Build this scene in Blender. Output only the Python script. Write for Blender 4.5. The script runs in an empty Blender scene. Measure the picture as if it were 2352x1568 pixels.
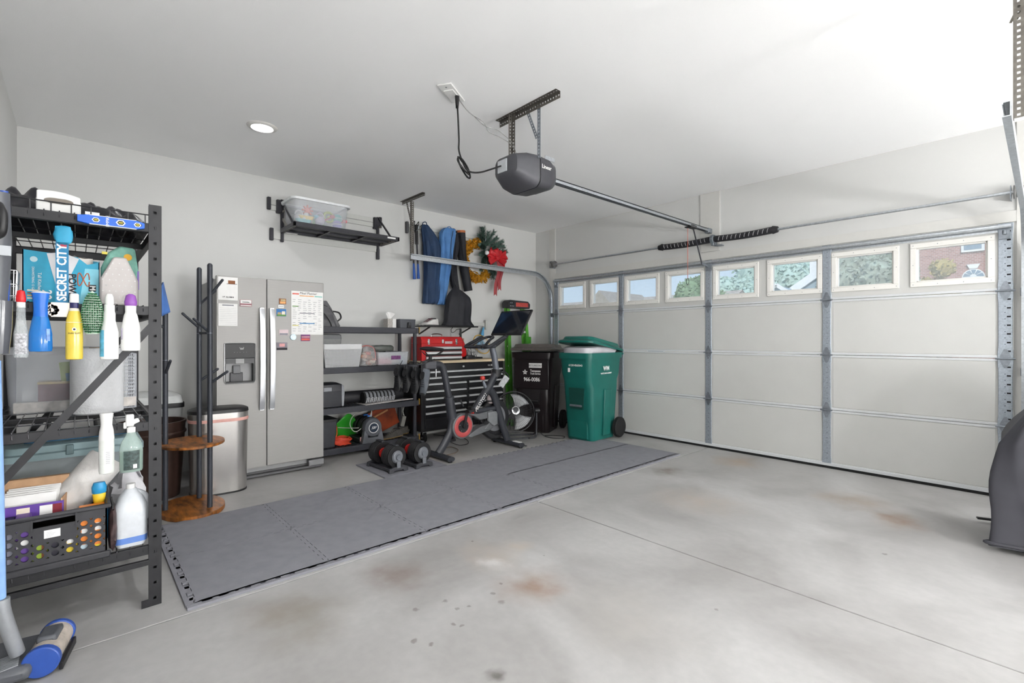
import bpy, bmesh, math, random
from mathutils import Vector, Matrix, Euler
random.seed(7)
scene = bpy.context.scene
# ---------------------------------------------------------------- camera
CX, CY, CZ = 5.485, 0.361, 1.254
FPX, HY, YAW = 1106.29, 778.5, math.radians(47.976)
cam_d = bpy.data.cameras.new('camera'); cam_d.sensor_width = 36.0
cam_d.lens = FPX / 2352.0 * 36.0; cam_d.shift_y = -(784.0 - HY) / 2352.0
cam_d.clip_start = 0.02; cam_d.clip_end = 300
cam = bpy.data.objects.new('camera', cam_d); scene.collection.objects.link(cam)
cam.location = (CX, CY, CZ)
_f = Vector((-math.sin(YAW), math.cos(YAW), 0))
cam.rotation_euler = _f.to_track_quat('-Z', 'Y').to_euler()
scene.camera = cam
# ---------------------------------------------------------------- world, sun, exposure
w = bpy.data.worlds.new('sky'); scene.world = w; w.use_nodes = True
nt = w.node_tree; nt.nodes.clear()
wo = nt.nodes.new('ShaderNodeOutputWorld'); bg = nt.nodes.new('ShaderNodeBackground')
tc = nt.nodes.new('ShaderNodeTexCoord'); sep = nt.nodes.new('ShaderNodeSeparateXYZ')
cr = nt.nodes.new('ShaderNodeValToRGB')
cr.color_ramp.elements[0].position = 0.0; cr.color_ramp.elements[0].color = (0.64, 0.81, 0.97, 1)
cr.color_ramp.elements[1].position = 0.6; cr.color_ramp.elements[1].color = (0.36, 0.60, 0.92, 1)
nt.links.new(tc.outputs['Generated'], sep.inputs[0]); nt.links.new(sep.outputs['Z'], cr.inputs[0])
nt.links.new(cr.outputs[0], bg.inputs[0]); bg.inputs[1].default_value = 1.0
nt.links.new(bg.outputs[0], wo.inputs[0])
sun_d = bpy.data.lights.new('sun', 'SUN'); sun_d.energy = 3.2; sun_d.angle = 0.01; sun_d.color = (1, 0.95, 0.88)
sun = bpy.data.objects.new('sun', sun_d); scene.collection.objects.link(sun)
sun.rotation_euler = Vector((-0.35, 0.75, -0.65)).to_track_quat('-Z', 'Y').to_euler()
scene.view_settings.view_transform = 'Standard'; scene.view_settings.look = 'None'
scene.view_settings.exposure = 0.1; scene.view_settings.gamma = 1.0
scene.view_settings.use_curve_mapping = False
scene.cycles.diffuse_bounces = 4; scene.cycles.glossy_bounces = 2; scene.cycles.transmission_bounces = 3; scene.cycles.max_bounces = 6; scene.cycles.transparent_max_bounces = 10
CH = 2.951; LAMPS = [(1.287, 1.455), (4.75, 1.455)]  # second recessed light is added out of view to brighten floor and left wall
FILL_LAMPS = [(8.2, .8, 1.15), (8.4, 3.2, 1.15), (8.7, 5.3, 1.1)]; FILL_R, FILL_E = .2, 128.0     # unseen lamps added to brighten the room; globes and stands built below
for k, (lx, ly) in enumerate(LAMPS):
    ld = bpy.data.lights.new('ceiling_lamp_light', 'AREA'); ld.shape = 'DISK'; ld.size = 0.15
    ld.energy = (7.0, 20.0)[k]
    lo = bpy.data.objects.new('ceiling_lamp_light', ld); scene.collection.objects.link(lo)
    lo.location = (lx, ly, CH - 0.032)
# ---------------------------------------------------------------- helpers
C = scene.collection
R = math.radians
def ray(px, py):
    u = (px - 1176) / FPX; s, c = math.sin(YAW), math.cos(YAW)
    return Vector((-(s - u * c), c + u * s, (HY - py) / FPX))
def pX(px, py, X):            # photo sight line met with the plane x = X
    r = ray(px, py); t = (X - CX) / r.x; return Vector((X, CY + t * r.y, CZ + t * r.z))
def pY(px, py, Y):
    r = ray(px, py); t = (Y - CY) / r.y; return Vector((CX + t * r.x, Y, CZ + t * r.z))
def pZ(px, py, Z=0.0):
    r = ray(px, py); t = (Z - CZ) / r.z; return Vector((CX + t * r.x, CY + t * r.y, Z))
def lin(h):
    if isinstance(h, str):
        h = h.lstrip('#'); h = [int(h[i:i + 2], 16) / 255 for i in (0, 2, 4)]
        return tuple((c / 12.92 if c <= .04045 else ((c + .055) / 1.055) ** 2.4) for c in h)
    return tuple(h)
MATS = {}
def mat(name, col, rough=.5, metal=0., var=.06, scale=30., bump=0., trans=0., alpha=1., emit=0., coat=0., aniso=None, ior=1.45, bscale=None):
    if name in MATS: return MATS[name]
    m = bpy.data.materials.new(name); m.use_nodes = True; MATS[name] = m
    n = m.node_tree; b = n.nodes['Principled BSDF']; L = n.links
    c = lin(col)
    co = n.nodes.new('ShaderNodeTexCoord'); mp = n.nodes.new('ShaderNodeMapping'); L.new(co.outputs['Object'], mp.inputs[0])
    if aniso: mp.inputs['Scale'].default_value = aniso
    nz = n.nodes.new('ShaderNodeTexNoise'); nz.inputs['Scale'].default_value = scale; nz.inputs['Detail'].default_value = 3
    L.new(mp.outputs[0], nz.inputs['Vector'])
    rp = n.nodes.new('ShaderNodeValToRGB')
    rp.color_ramp.elements[0].position = .3; rp.color_ramp.elements[1].position = .7
    rp.color_ramp.elements[0].color = tuple(min(1, x * (1 - var)) for x in c) + (1,)
    rp.color_ramp.elements[1].color = tuple(min(1, x * (1 + var)) for x in c) + (1,)
    L.new(nz.outputs['Fac'], rp.inputs[0]); L.new(rp.outputs[0], b.inputs['Base Color'])
    b.inputs['Roughness'].default_value = rough; b.inputs['Metallic'].default_value = metal
    b.inputs['IOR'].default_value = ior
    if trans: b.inputs['Transmission Weight'].default_value = trans
    if alpha < 1: b.inputs['Alpha'].default_value = alpha
    if coat: b.inputs['Coat Weight'].default_value = coat; b.inputs['Coat Roughness'].default_value = .1
    if emit: b.inputs['Emission Color'].default_value = c + (1,); b.inputs['Emission Strength'].default_value = emit
    if bump:
        bp = n.nodes.new('ShaderNodeBump'); bp.inputs['Strength'].default_value = bump; bp.inputs['Distance'].default_value = .01
        if bscale:
            nz2 = n.nodes.new('ShaderNodeTexNoise'); nz2.inputs['Scale'].default_value = bscale; nz2.inputs['Detail'].default_value = 2
            L.new(mp.outputs[0], nz2.inputs['Vector']); L.new(nz2.outputs['Fac'], bp.inputs['Height'])
        else: L.new(nz.outputs['Fac'], bp.inputs['Height'])
        L.new(bp.outputs[0], b.inputs['Normal'])
    return m
def film(name, col, a, rough=.15):
    """thin clear plastic or glass sheet: mostly see-through, a little gloss"""
    if name in MATS: return MATS[name]
    m = bpy.data.materials.new(name); m.use_nodes = True; MATS[name] = m
    n = m.node_tree; n.nodes.clear(); L = n.links
    o = n.nodes.new('ShaderNodeOutputMaterial'); mx = n.nodes.new('ShaderNodeMixShader')
    t = n.nodes.new('ShaderNodeBsdfTransparent'); p = n.nodes.new('ShaderNodeBsdfPrincipled')
    p.inputs['Base Color'].default_value = lin(col) + (1,); p.inputs['Roughness'].default_value = rough
    nz = n.nodes.new('ShaderNodeTexNoise'); nz.inputs['Scale'].default_value = 12
    mr = n.nodes.new('ShaderNodeMapRange'); mr.inputs[3].default_value = max(0, a - .04); mr.inputs[4].default_value = min(1, a + .04)
    L.new(nz.outputs['Fac'], mr.inputs[0]); L.new(mr.outputs[0], mx.inputs[0])
    L.new(t.outputs[0], mx.inputs[1]); L.new(p.outputs[0], mx.inputs[2]); L.new(mx.outputs[0], o.inputs[0])
    return m
def rrect(w, d, r, n=5, c=(0, 0)):
    """rounded rectangle ring, counter-clockwise"""
    r = min(r, w / 2 - 1e-4, d / 2 - 1e-4); P = []
    for cx, cy, a0 in ((w/2-r, d/2-r, 0), (-w/2+r, d/2-r, 90), (-w/2+r, -d/2+r, 180), (w/2-r, -d/2+r, 270)):
        for i in range(n + 1):
            a = R(a0 + 90 * i / n); P.append((c[0] + cx + r * math.cos(a), c[1] + cy + r * math.sin(a)))
    return P
def catmull(pts, k=6, closed=False):
    P = [Vector(p) for p in pts]; out = []; n = len(P)
    rng = range(n if closed else n - 1)
    for i in rng:
        p0 = P[(i-1) % n] if closed or i > 0 else P[i]; p1 = P[i]; p2 = P[(i+1) % n]
        p3 = P[(i+2) % n] if closed or i + 2 < n else p2
        for j in range(k):
            t = j / k
            out.append(.5 * ((2*p1) + (p2-p0)*t + (2*p0-5*p1+4*p2-p3)*t*t + (3*p1-p0-3*p2+p3)*t**3))
    if not closed: out.append(P[-1])
    return out
class MB:
    """collects shapes; obj() links them as ONE mesh object"""
    def __init__(s): s.v = []; s.f = []; s.xf = None
    def add(s, vs, fs):
        b = len(s.v); s.v += [Vector(p) if s.xf is None else s.xf @ Vector(p) for p in vs]; s.f += [tuple(b + i for i in f) for f in fs]; return s
    def box(s, x0, x1, y0, y1, z0, z1):
        return s.add([(x0,y0,z0),(x1,y0,z0),(x1,y1,z0),(x0,y1,z0),(x0,y0,z1),(x1,y0,z1),(x1,y1,z1),(x0,y1,z1)],
                     [(0,3,2,1),(4,5,6,7),(0,1,5,4),(1,2,6,5),(2,3,7,6),(3,0,4,7)])
    def cbox(s, c, d, rot=(0,0,0)):
        m = Matrix.Translation(c) @ Euler(rot).to_matrix().to_4x4(); x, y, z = (i/2 for i in d)
        vs = [m @ Vector(p) for p in ((-x,-y,-z),(x,-y,-z),(x,y,-z),(-x,y,-z),(-x,-y,z),(x,-y,z),(x,y,z),(-x,y,z))]
        return s.add(vs, [(0,3,2,1),(4,5,6,7),(0,1,5,4),(1,2,6,5),(2,3,7,6),(3,0,4,7)])
    def bar(s, p0, p1, w, t, up=(0,0,1)):
        """rectangular bar from p0 to p1, w across, t along 'up'"""
        p0 = Vector(p0); p1 = Vector(p1); d = (p1-p0).normalized(); u = Vector(up); x = d.cross(u)
        if x.length < 1e-4: x = d.cross(Vector((1,0,0)))
        x.normalize(); u = x.cross(d); vs = []
        for p in (p0, p1):
            for a, b in ((-1,-1),(1,-1),(1,1),(-1,1)): vs.append(p + x*a*w/2 + u*b*t/2)
        return s.add(vs, [(0,3,2,1),(4,5,6,7),(0,1,5,4),(1,2,6,5),(2,3,7,6),(3,0,4,7)])
    def loft(s, rings, caps=True, closed=False):
        n = len(rings[0]); vs = [p for r in rings for p in r]; fs = []; m = len(rings)
        for i in range(m if closed else m-1):
            for j in range(n):
                a = i*n+j; b = i*n+(j+1) % n; i2 = (i+1) % m
                fs.append((a, b, i2*n+(j+1) % n, i2*n+j))
        if caps and not closed: fs.append(tuple(range(n-1, -1, -1))); fs.append(tuple((m-1)*n+j for j in range(n)))
        return s.add(vs, fs)
    def cyl(s, p0, p1, r0, r1=None, n=14, caps=True):
        r1 = r0 if r1 is None else r1; p0 = Vector(p0); p1 = Vector(p1); d = (p1-p0).normalized()
        x = d.orthogonal().normalized(); y = d.cross(x)
        return s.loft([[p + (x*math.cos(2*math.pi*i/n) + y*math.sin(2*math.pi*i/n))*r for i in range(n)] for p, r in ((p0, r0), (p1, r1))], caps)
    def tube(s, pts, r, n=8, closed=False, ry=None, rr=None, up=None):
        P = [Vector(p) for p in pts]; m = len(P); rings = []; x = None
        for i in range(m):
            if closed: d = P[(i+1) % m] - P[i-1]
            else: d = P[min(i+1, m-1)] - P[max(i-1, 0)]
            d.normalize()
            if up is not None: x = d.cross(Vector(up)); x = x if x.length > 1e-5 else d.orthogonal()
            elif x is None: x = d.orthogonal()
            else: x = x - d*x.dot(d)
            x.normalize(); y = d.cross(x); q = rr[i] if rr else r
            qy = (ry/r*q) if ry else q
            rings.append([P[i] + x*q*math.cos(2*math.pi*k/n) + y*qy*math.sin(2*math.pi*k/n) for k in range(n)])
        return s.loft(rings, True, closed)
    def lathe(s, prof, c=(0,0,0), n=20, sx=1., sy=1., axis='Z'):
        rings = []
        for r, z in prof:
            ring = []
            for i in range(n):
                a = 2*math.pi*i/n; p = (r*math.cos(a)*sx, r*math.sin(a)*sy, z)
                if axis == 'X': p = (p[2], p[0], p[1])
                elif axis == 'Y': p = (p[1], p[2], p[0])
                ring.append((p[0]+c[0], p[1]+c[1], p[2]+c[2]))
            rings.append(ring)
        return s.loft(rings)
    def stack(s, secs, n=5, c=(0,0,0)):
        """rounded-rectangle sections (w, d, r, z[, ox, oy]) lofted upwards"""
        rings = []
        for q in secs:
            ox, oy = (q[4], q[5]) if len(q) > 4 else (0, 0)
            rings.append([(x+c[0], y+c[1], q[3]+c[2]) for x, y in rrect(q[0], q[1], q[2], n, (ox, oy))])
        return s.loft(rings)
    def prism(s, poly, h0, h1, pl='xy'):
        f = {'xy': lambda a,b,h: (a,b,h), 'yz': lambda a,b,h: (h,a,b), 'xz': lambda a,b,h: (a,h,b)}[pl]
        return s.loft([[f(a,b,h) for a,b in poly] for h in (h0, h1)])
    def ball(s, c, r, n=14, m=9):
        r = (r,r,r) if not hasattr(r, '__len__') else r
        return s.loft([[(c[0]+r[0]*math.sin(t)*math.cos(2*math.pi*i/n), c[1]+r[1]*math.sin(t)*math.sin(2*math.pi*i/n), c[2]-r[2]*math.cos(t)) for i in range(n)]
                       for t in [max(.02, min(math.pi-.02, math.pi*j/(m-1))) for j in range(m)]])
    def grid(s, fn, nu, nv):
        vs = [fn(i/nu, j/nv) for i in range(nu+1) for j in range(nv+1)]
        return s.add(vs, [(i*(nv+1)+j, (i+1)*(nv+1)+j, (i+1)*(nv+1)+j+1, i*(nv+1)+j+1) for i in range(nu) for j in range(nv)])
    def obj(s, name, material, parent=None, smooth=40, bevel=0., seg=2, sub=0, solid=0., loc=None, rot=None):
        me = bpy.data.meshes.new(name); me.from_pydata([tuple(v) for v in s.v], [], s.f)
        bm = bmesh.new(); bm.from_mesh(me); bmesh.ops.recalc_face_normals(bm, faces=bm.faces); bm.to_mesh(me); bm.free()
        me.materials.append(material if not isinstance(material, str) else MATS[material])
        if smooth:
            me.polygons.foreach_set('use_smooth', [True]*len(me.polygons)); me.set_sharp_from_angle(angle=R(smooth))
        o = bpy.data.objects.new(name, me); C.objects.link(o)
        if parent is not None: o.parent = parent
        if loc is not None: o.location = loc
        if rot is not None: o.rotation_euler = rot
        if solid: md = o.modifiers.new('solid', 'SOLIDIFY'); md.thickness = solid; md.offset = 0
        if bevel:
            md = o.modifiers.new('bevel', 'BEVEL'); md.width = bevel; md.segments = seg; md.limit_method = 'ANGLE'; md.angle_limit = R(40)
        if sub: md = o.modifiers.new('sub', 'SUBSURF'); md.levels = sub; md.render_levels = sub
        return o
def tag(o, label, cat, group=None, kind=None):
    o['label'] = label; o['category'] = cat
    if group: o['group'] = group
    if kind: o['kind'] = kind
    return o
def thing(name, label, cat, loc=(0,0,0), rz=0., group=None, rot=None):
    o = bpy.data.objects.new(name, None); C.objects.link(o); o.location = loc
    o.rotation_euler = rot if rot else (0, 0, rz); o.empty_display_size = .05
    return tag(o, label, cat, group)
def struct(name, label=None):
    o = bpy.data.objects.new(name, None); C.objects.link(o); o['kind'] = 'structure'
    if label: o['label'] = label
    return o
def copy_tree(o, parent=None):
    c = o.copy(); C.objects.link(c); c.parent = parent
    for ch in [k for k in bpy.data.objects if k.parent == o]: copy_tree(ch, c)
    return c
FX = (R(90), 0, R(90))      # lettering that faces +x
FY = (R(90), 0, 0)          # lettering that faces -y
def text(s, size, material, parent, loc, rot=FX, name='lettering', ext=.0006, align='CENTER', sx=1., bold=0., shear=0.):
    cu = bpy.data.curves.new('t', 'FONT'); cu.body = s; cu.size = size; cu.extrude = ext; cu.align_x = align; cu.align_y = 'CENTER'
    cu.offset = bold; cu.shear = shear; cu.resolution_u = 2
    t = bpy.data.objects.new('t', cu); C.objects.link(t)
    dg = bpy.context.evaluated_depsgraph_get(); me = bpy.data.meshes.new_from_object(t.evaluated_get(dg))
    bpy.data.objects.remove(t); bpy.data.curves.remove(cu)
    me.materials.clear(); me.materials.append(material)
    o = bpy.data.objects.new(name, me); C.objects.link(o); o.parent = parent; o.location = loc; o.rotation_euler = rot; o.scale = (sx, 1, 1)
    return o
# common materials
BLACK = mat('black_plastic', '#1b1b1d', .45, var=.15)
DGREY = mat('dark_grey_plastic', '#35363b', .5, var=.1)
CHAR = mat('charcoal_powder_coat', '#303137', .5, var=.12, scale=80)
RUB = mat('black_rubber', '#121213', .75, var=.15)
WHITE = mat('white_plastic', '#e6e6e4', .4, var=.02)
PAPER = mat('white_paper', '#efeeec', .8, var=.02)
GALV = mat('galvanised_steel', '#c3c8cd', .32, .9, var=.12, scale=60)
ZINC = mat('zinc_grey', '#8b9198', .4, .75, var=.15, scale=40)
CHROME = mat('chrome', '#d5d6d8', .15, 1., var=.02)
RED = mat('red_enamel', '#b8161a', .35, var=.08, coat=.3)
# ================================================================ structure
XR, YD, TH = 9.2, 5.82, .14
def concrete():
    m = bpy.data.materials.new('concrete'); m.use_nodes = True; MATS['concrete'] = m
    n = m.node_tree; L = n.links; b = n.nodes['Principled BSDF']
    co = n.nodes.new('ShaderNodeTexCoord')
    def noise(sc, det=4, dist=0.):
        z = n.nodes.new('ShaderNodeTexNoise'); z.inputs['Scale'].default_value = sc; z.inputs['Detail'].default_value = det
        z.inputs['Distortion'].default_value = dist; L.new(co.outputs['Object'], z.inputs['Vector']); return z
    def mix(fac, a, bcol, blend='MIX'):
        x = n.nodes.new('ShaderNodeMix'); x.data_type = 'RGBA'; x.blend_type = blend
        if isinstance(fac, float): x.inputs[0].default_value = fac
        else: L.new(fac, x.inputs[0])
        for s_, v in ((6, a), (7, bcol)):
            if isinstance(v, tuple): x.inputs[s_].default_value = v + (1,)
            else: L.new(v, x.inputs[s_])
        return x.outputs[2]
    r1 = n.nodes.new('ShaderNodeValToRGB'); z1 = noise(1.3, 6, .6); L.new(z1.outputs['Fac'], r1.inputs[0])
    r1.color_ramp.elements[0].position = .32; r1.color_ramp.elements[0].color = lin('#9a9896') + (1,)
    r1.color_ramp.elements[1].position = .68; r1.color_ramp.elements[1].color = lin('#b8b7b6') + (1,)
    r2 = n.nodes.new('ShaderNodeValToRGB'); z2 = noise(22, 5); L.new(z2.outputs['Fac'], r2.inputs[0])
    r2.color_ramp.elements[0].position = .25; r2.color_ramp.elements[0].color = (.90, .90, .90, 1)
    r2.color_ramp.elements[1].position = .7; r2.color_ramp.elements[1].color = (1, 1, 1, 1)
    col = mix(1.0, r1.outputs[0], r2.outputs[0], 'MULTIPLY')
    # noise-bent position for the stains
    zd = n.nodes.new('ShaderNodeTexNoise'); zd.inputs['Scale'].default_value = 5; zd.inputs['Detail'].default_value = 4
    L.new(co.outputs['Object'], zd.inputs['Vector'])
    sb = n.nodes.new('ShaderNodeVectorMath'); sb.operation = 'MULTIPLY_ADD'
    L.new(zd.outputs['Color'], sb.inputs[0]); sb.inputs[1].default_value = (.26, .26, 0); L.new(co.outputs['Object'], sb.inputs[2])
    zd2 = noise(30, 2); sb2 = n.nodes.new('ShaderNodeVectorMath'); sb2.operation = 'MULTIPLY_ADD'; L.new(zd2.outputs['Color'], sb2.inputs[0]); sb2.inputs[1].default_value = (.03, .03, 0); L.new(co.outputs['Object'], sb2.inputs[2])
    zs = noise(9, 5); zs2 = n.nodes.new('ShaderNodeMapRange'); L.new(zs.outputs['Fac'], zs2.inputs[0])
    zs2.inputs[1].default_value = .3; zs2.inputs[2].default_value = .65; zs2.inputs[3].default_value = .45
    def stain(px, py, rx, ry, colr, amt, soft=1., small=False):
        nonlocal col
        c = pZ(px, py)
        d = n.nodes.new('ShaderNodeVectorMath'); d.operation = 'SUBTRACT'; L.new((sb2 if small else sb).outputs[0], d.inputs[0]); k_ = .015 if small else .13; d.inputs[1].default_value = (c.x+k_, c.y+k_, 0)
        q = n.nodes.new('ShaderNodeVectorMath'); q.operation = 'MULTIPLY'; L.new(d.outputs[0], q.inputs[0]); q.inputs[1].default_value = (1/rx, 1/ry, 0)
        l = n.nodes.new('ShaderNodeVectorMath'); l.operation = 'LENGTH'; L.new(q.outputs[0], l.inputs[0])
        mr = n.nodes.new('ShaderNodeMapRange'); mr.interpolation_type = 'SMOOTHSTEP'; L.new(l.outputs['Value'], mr.inputs[0])
        mr.inputs[1].default_value = 1 - soft if soft < 1 else .05; mr.inputs[2].default_value = 1; mr.inputs[3].default_value = amt; mr.inputs[4].default_value = 0
        mu = n.nodes.new('ShaderNodeMath'); mu.operation = 'MULTIPLY'; L.new(mr.outputs[0], mu.inputs[0]); L.new(zs2.outputs[0], mu.inputs[1])
        col = mix(mu.outputs[0], col, lin(colr))
    for a in ((905,1320,.28,.24,'#7d6c66',.75),(1225,1345,.24,.26,'#8d7463',.85),(690,1425,.36,.34,'#8b857b',.6),(640,1400,.2,.2,'#85796c',.5),
              (1535,1082,.17,.2,'#6f6254',.8),(1690,1060,.3,.35,'#a58f76',.6),(2060,1195,.2,.28,'#8a6f58',.8),(1960,1150,.35,.3,'#a08b74',.55),
              (1600,1150,.5,.4,'#b3a08c',.35),(1130,1275,.3,.25,'#b3a596',.45),(1190,1250,.15,.12,'#bcac98',.5),(930,1075,.2,.25,'#8f8a80',.5),
              (1440,1420,.5,.4,'#b0aca6',.45),(1150,1545,.07,.06,'#4c4741',.9),(1000,1050,.3,.5,'#b1a396',.5),
              (1135,1290,.12,.10,'#e2e2e2',.6)): stain(*a)
    for px, py, r in ((1022,1380,.03),(1050,1397,.025),(955,1400,.035),(1133,1362,.03),(1152,1382,.04),(1085,1243,.02),(1078,1392,.018),(950,1472,.03),
                      (990,1480,.02),(1250,1275,.015),(2195,1043,.03),(2032,1272,.03),(1150,1340,.02),(1040,1432,.03),(1060,1437,.02),(1645,1400,.02),(885,1150,.02)):
        stain(px, py, r*.6, r*.6, '#5c564e', .65, .6, True)
    L.new(col, b.inputs['Base Color'])
    rr = n.nodes.new('ShaderNodeMapRange'); L.new(z2.outputs['Fac'], rr.inputs[0]); rr.inputs[3].default_value = .42; rr.inputs[4].default_value = .62
    L.new(rr.outputs[0], b.inputs['Roughness'])
    bp = n.nodes.new('ShaderNodeBump'); bp.inputs['Strength'].default_value = .12; bp.inputs['Distance'].default_value = .01
    L.new(z2.outputs['Fac'], bp.inputs['Height']); L.new(bp.outputs[0], b.inputs['Normal'])
    return m
CONC = concrete()
WALL = mat('wall_paint', '#d2d2d0', .75, var=.012, scale=3, bump=.05, bscale=180)
CEIL = mat('ceiling_paint', '#fafafa', .85, var=.01, scale=3, bump=.04, bscale=160)
JOINT = mat('joint_dirt', '#55514b', .9)
fl = struct('floor', 'pale concrete garage slab with saw cut joints and brown stains')
MB().box(-.1, XR+.1, -.1, 6.05, -.12, -.010).obj('slab_bed', JOINT, fl)
JX, JY, g = 2.862, 3.0, .004
for x0, x1, y0, y1 in ((0, JX-g, 0, JY-g), (JX+g, XR, 0, JY-g), (0, JX-g, JY+g, YD+.2), (JX+g, XR, JY+g, YD+.2)):
    MB().box(x0, x1, y0, y1, -.05, 0).obj('slab', CONC, fl, bevel=.003)
def wallobj(name, m, *boxes):
    b = MB()
    for q in boxes: b.box(*q)
    o = b.obj(name, m); o['kind'] = 'structure'; return o
wallobj('ceiling', CEIL, (-TH, XR+TH, -TH, YD+TH, CH, CH+.15))
wallobj('wall_back', WALL, (-TH, 0, -TH, YD+TH, -.1, CH))
wallobj('wall_left', WALL, (0, XR+TH, -TH, 0, -.1, CH))
wallobj('wall_right', WALL, (XR, XR+TH, 0, YD+TH, -.1, CH))
OX0, OX1, OZ = .47, 5.285, 2.13
wallobj('wall_front', WALL, (0, OX0, YD, YD+TH, -.1, CH), (OX1, XR, YD, YD+TH, -.1, CH), (OX0, OX1, YD, YD+TH, OZ, CH))
TRIMM = mat('trim_paint', '#d0cfcb', .6, var=.012)
wallobj('trim_1', TRIMM, (2.755, 2.985, YD-.014, YD, 2.27, CH-.001))
wallobj('trim_2', TRIMM, (.31, .43, YD-.014, YD, .0, CH-.001))
wallobj('trim_3', TRIMM, (.43, 5.33, YD-.012, YD, 2.175, 2.262))
wallobj('trim_4', TRIMM, (5.33, 5.45, YD-.014, YD, .0, CH-.001))
# ---------------------------------------------------------------- sectional garage door
DP = mat('door_panel', '#c9c9c6', .55, var=.012, scale=6, bump=.03, bscale=120)
DR = mat('door_rail', '#cfd1d3', .4, var=.02)
DST = mat('door_stile_steel', '#a3abb4', .38, .55, var=.14, scale=70)
WF = mat('window_frame_white', '#e8e6e1', .5, var=.01)
GLASS = film('window_glass', '#e6eef2', .17, .05)  # whitish mix in the panes stands in for bright outdoor haze
door = struct('door_1', 'white sectional garage door with eight small windows in its top section')
SZ, H0, D0 = .5334, .034, 5.776
def sz(k): return H0 + SZ*k
WX = [(.525,1.045),(1.13,1.64),(1.715,2.23),(2.315,2.815),(2.92,3.42),(3.505,4.015),(4.09,4.61),(4.685,5.21)]
WZ0, WZ1, FR = 1.706, 2.085, .042
ST = [(.441,.525),(1.622,1.697),(2.83,2.906),(4.014,4.09),(5.225,5.313)]
for k in range(4):
    z0, z1 = sz(k)+.002, sz(k+1)-.002
    b = MB()
    if k < 3: b.box(.441, 5.313, 5.788, YD-.001, z0, z1)
    else:
        hx = [.441] + [e for a in WX for e in (a[0]+FR, a[1]-FR)] + [5.313]
        b.box(.441, 5.313, 5.788, YD-.001, z0, WZ0+FR); b.box(.441, 5.313, 5.788, YD-.001, WZ1-FR, z1)
        for i in range(0, len(hx), 2): b.box(hx[i], hx[i+1], 5.788, YD-.001, WZ0+FR, WZ1-FR)
    b.obj('section', DP, door)
    for zz0, zz1 in ((z0, z0+.022), (z1-.02, z1)):
        MB().box(.445, 5.309, D0+.004, 5.79, zz0, zz1).obj('rail', DR, door, bevel=.003)
    for i in range(4):
        if k < 3: MB().box(ST[i][1]+.012, ST[i+1][0]-.012, 5.7845, 5.79, z0+.026, z1-.024).obj('panel', DP, door, bevel=.003)
    for i, (a, c) in enumerate(ST):
        b = MB(); y = D0-.002; w_ = .004
        b.prism([(a, z0), (c, z0), (c, z0+.05), (c-w_, z0+.09), (c-w_, z1-.09), (c, z1-.05), (c, z1), (a, z1), (a, z1-.05), (a+w_, z1-.09), (a+w_, z0+.09), (a, z0+.05)], y, 5.79, 'xz')
        so = b.obj('stile', DST, door, bevel=.002)
        d = MB()
        if i == 4:
            for j in range(7): d.box(c-.036, c-.014, y-.0006, y+.001, z0+.05+j*.068, z0+.062+j*.068)
        for j in range(9): d.cyl((a+.042, y+.001, z0+.06+j*.05), (a+.042, y-.0006, z0+.06+j*.05), .0032, n=6)
        d.obj('punched_hole', RUB, so)['kind'] = 'stuff'
    if k < 3:
        for i, (a, c) in enumerate(ST):
            xc = (a+c)/2; z = sz(k+1); y = D0-.006
            b = MB(); w_ = .03
            for s_ in (1, -1):
                b.prism([(xc-w_, z+s_*.004), (xc+w_, z+s_*.004), (xc+w_, z+s_*.022), (xc+.008, z+s_*.075), (xc-.008, z+s_*.075), (xc-w_, z+s_*.022)], y, y+.006, 'xz')
            b.cyl((a-.012, y-.008, z), (c+.012, y-.008, z), .0075, n=8)
            for s_ in (1, -1): b.cyl((xc, y, z+s_*.05), (xc, y-.006, z+s_*.05), .006, n=6)
            b.obj('hinge', ZINC, door)
for k, (a, c) in enumerate(WX):
    b = MB(); y0, y1 = 5.774, 5.789
    b.box(a, c, y0, y1, WZ0, WZ0+FR); b.box(a, c, y0, y1, WZ1-FR, WZ1); b.box(a, a+FR, y0, y1, WZ0+FR, WZ1-FR); b.box(c-FR, c, y0, y1, WZ0+FR, WZ1-FR)
    e = .012
    b.box(a+FR-.001, c-FR+.001, y1, YD+.02, WZ0+FR-.001, WZ0+FR+e); b.box(a+FR-.001, c-FR+.001, y1, YD+.02, WZ1-FR-e, WZ1-FR+.001)
    b.box(a+FR-.001, a+FR+e, y1, YD+.02, WZ0+FR, WZ1-FR); b.box(c-FR-e, c-FR+.001, y1, YD+.02, WZ0+FR, WZ1-FR)
    wf = b.obj('window_frame', WF, door, bevel=.003)
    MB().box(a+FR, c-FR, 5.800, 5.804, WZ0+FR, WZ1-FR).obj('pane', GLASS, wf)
    s_ = MB()
    for j in range(4):
        for zz in (WZ0+.02, WZ1-.02): s_.cyl((a+.02+(c-a-.04)*j/3, y0+.001, zz), (a+.02+(c-a-.04)*j/3, y0-.001, zz), .0035, n=6)
    for xx in (a+.02, c-.02): s_.cyl((xx, y0+.001, (WZ0+WZ1)/2), (xx, y0-.001, (WZ0+WZ1)/2), .0035, n=6)
    s_.obj('screw', ZINC, wf)['kind'] = 'stuff'
b = MB(); b.box(.45, 5.30, 5.742, 5.788, 2.128, 2.134); b.box(.45, 5.30, 5.742, 5.746, 2.128, 2.15); b.cyl((.45, 5.744, 2.13), (5.30, 5.744, 2.13), .009, n=8); b.box(.45, 5.30, 5.78, 5.79, 2.10, 2.16)
b.obj('top_strut', GALV, door)
MB().box(.441, 5.313, 5.776, 5.812, .0, .03).obj('bottom_seal', RUB, door, bevel=.004)
MB().box(.441, 5.313, 5.772, 5.79, .026, .05).obj('seal_retainer', DR, door)
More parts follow.
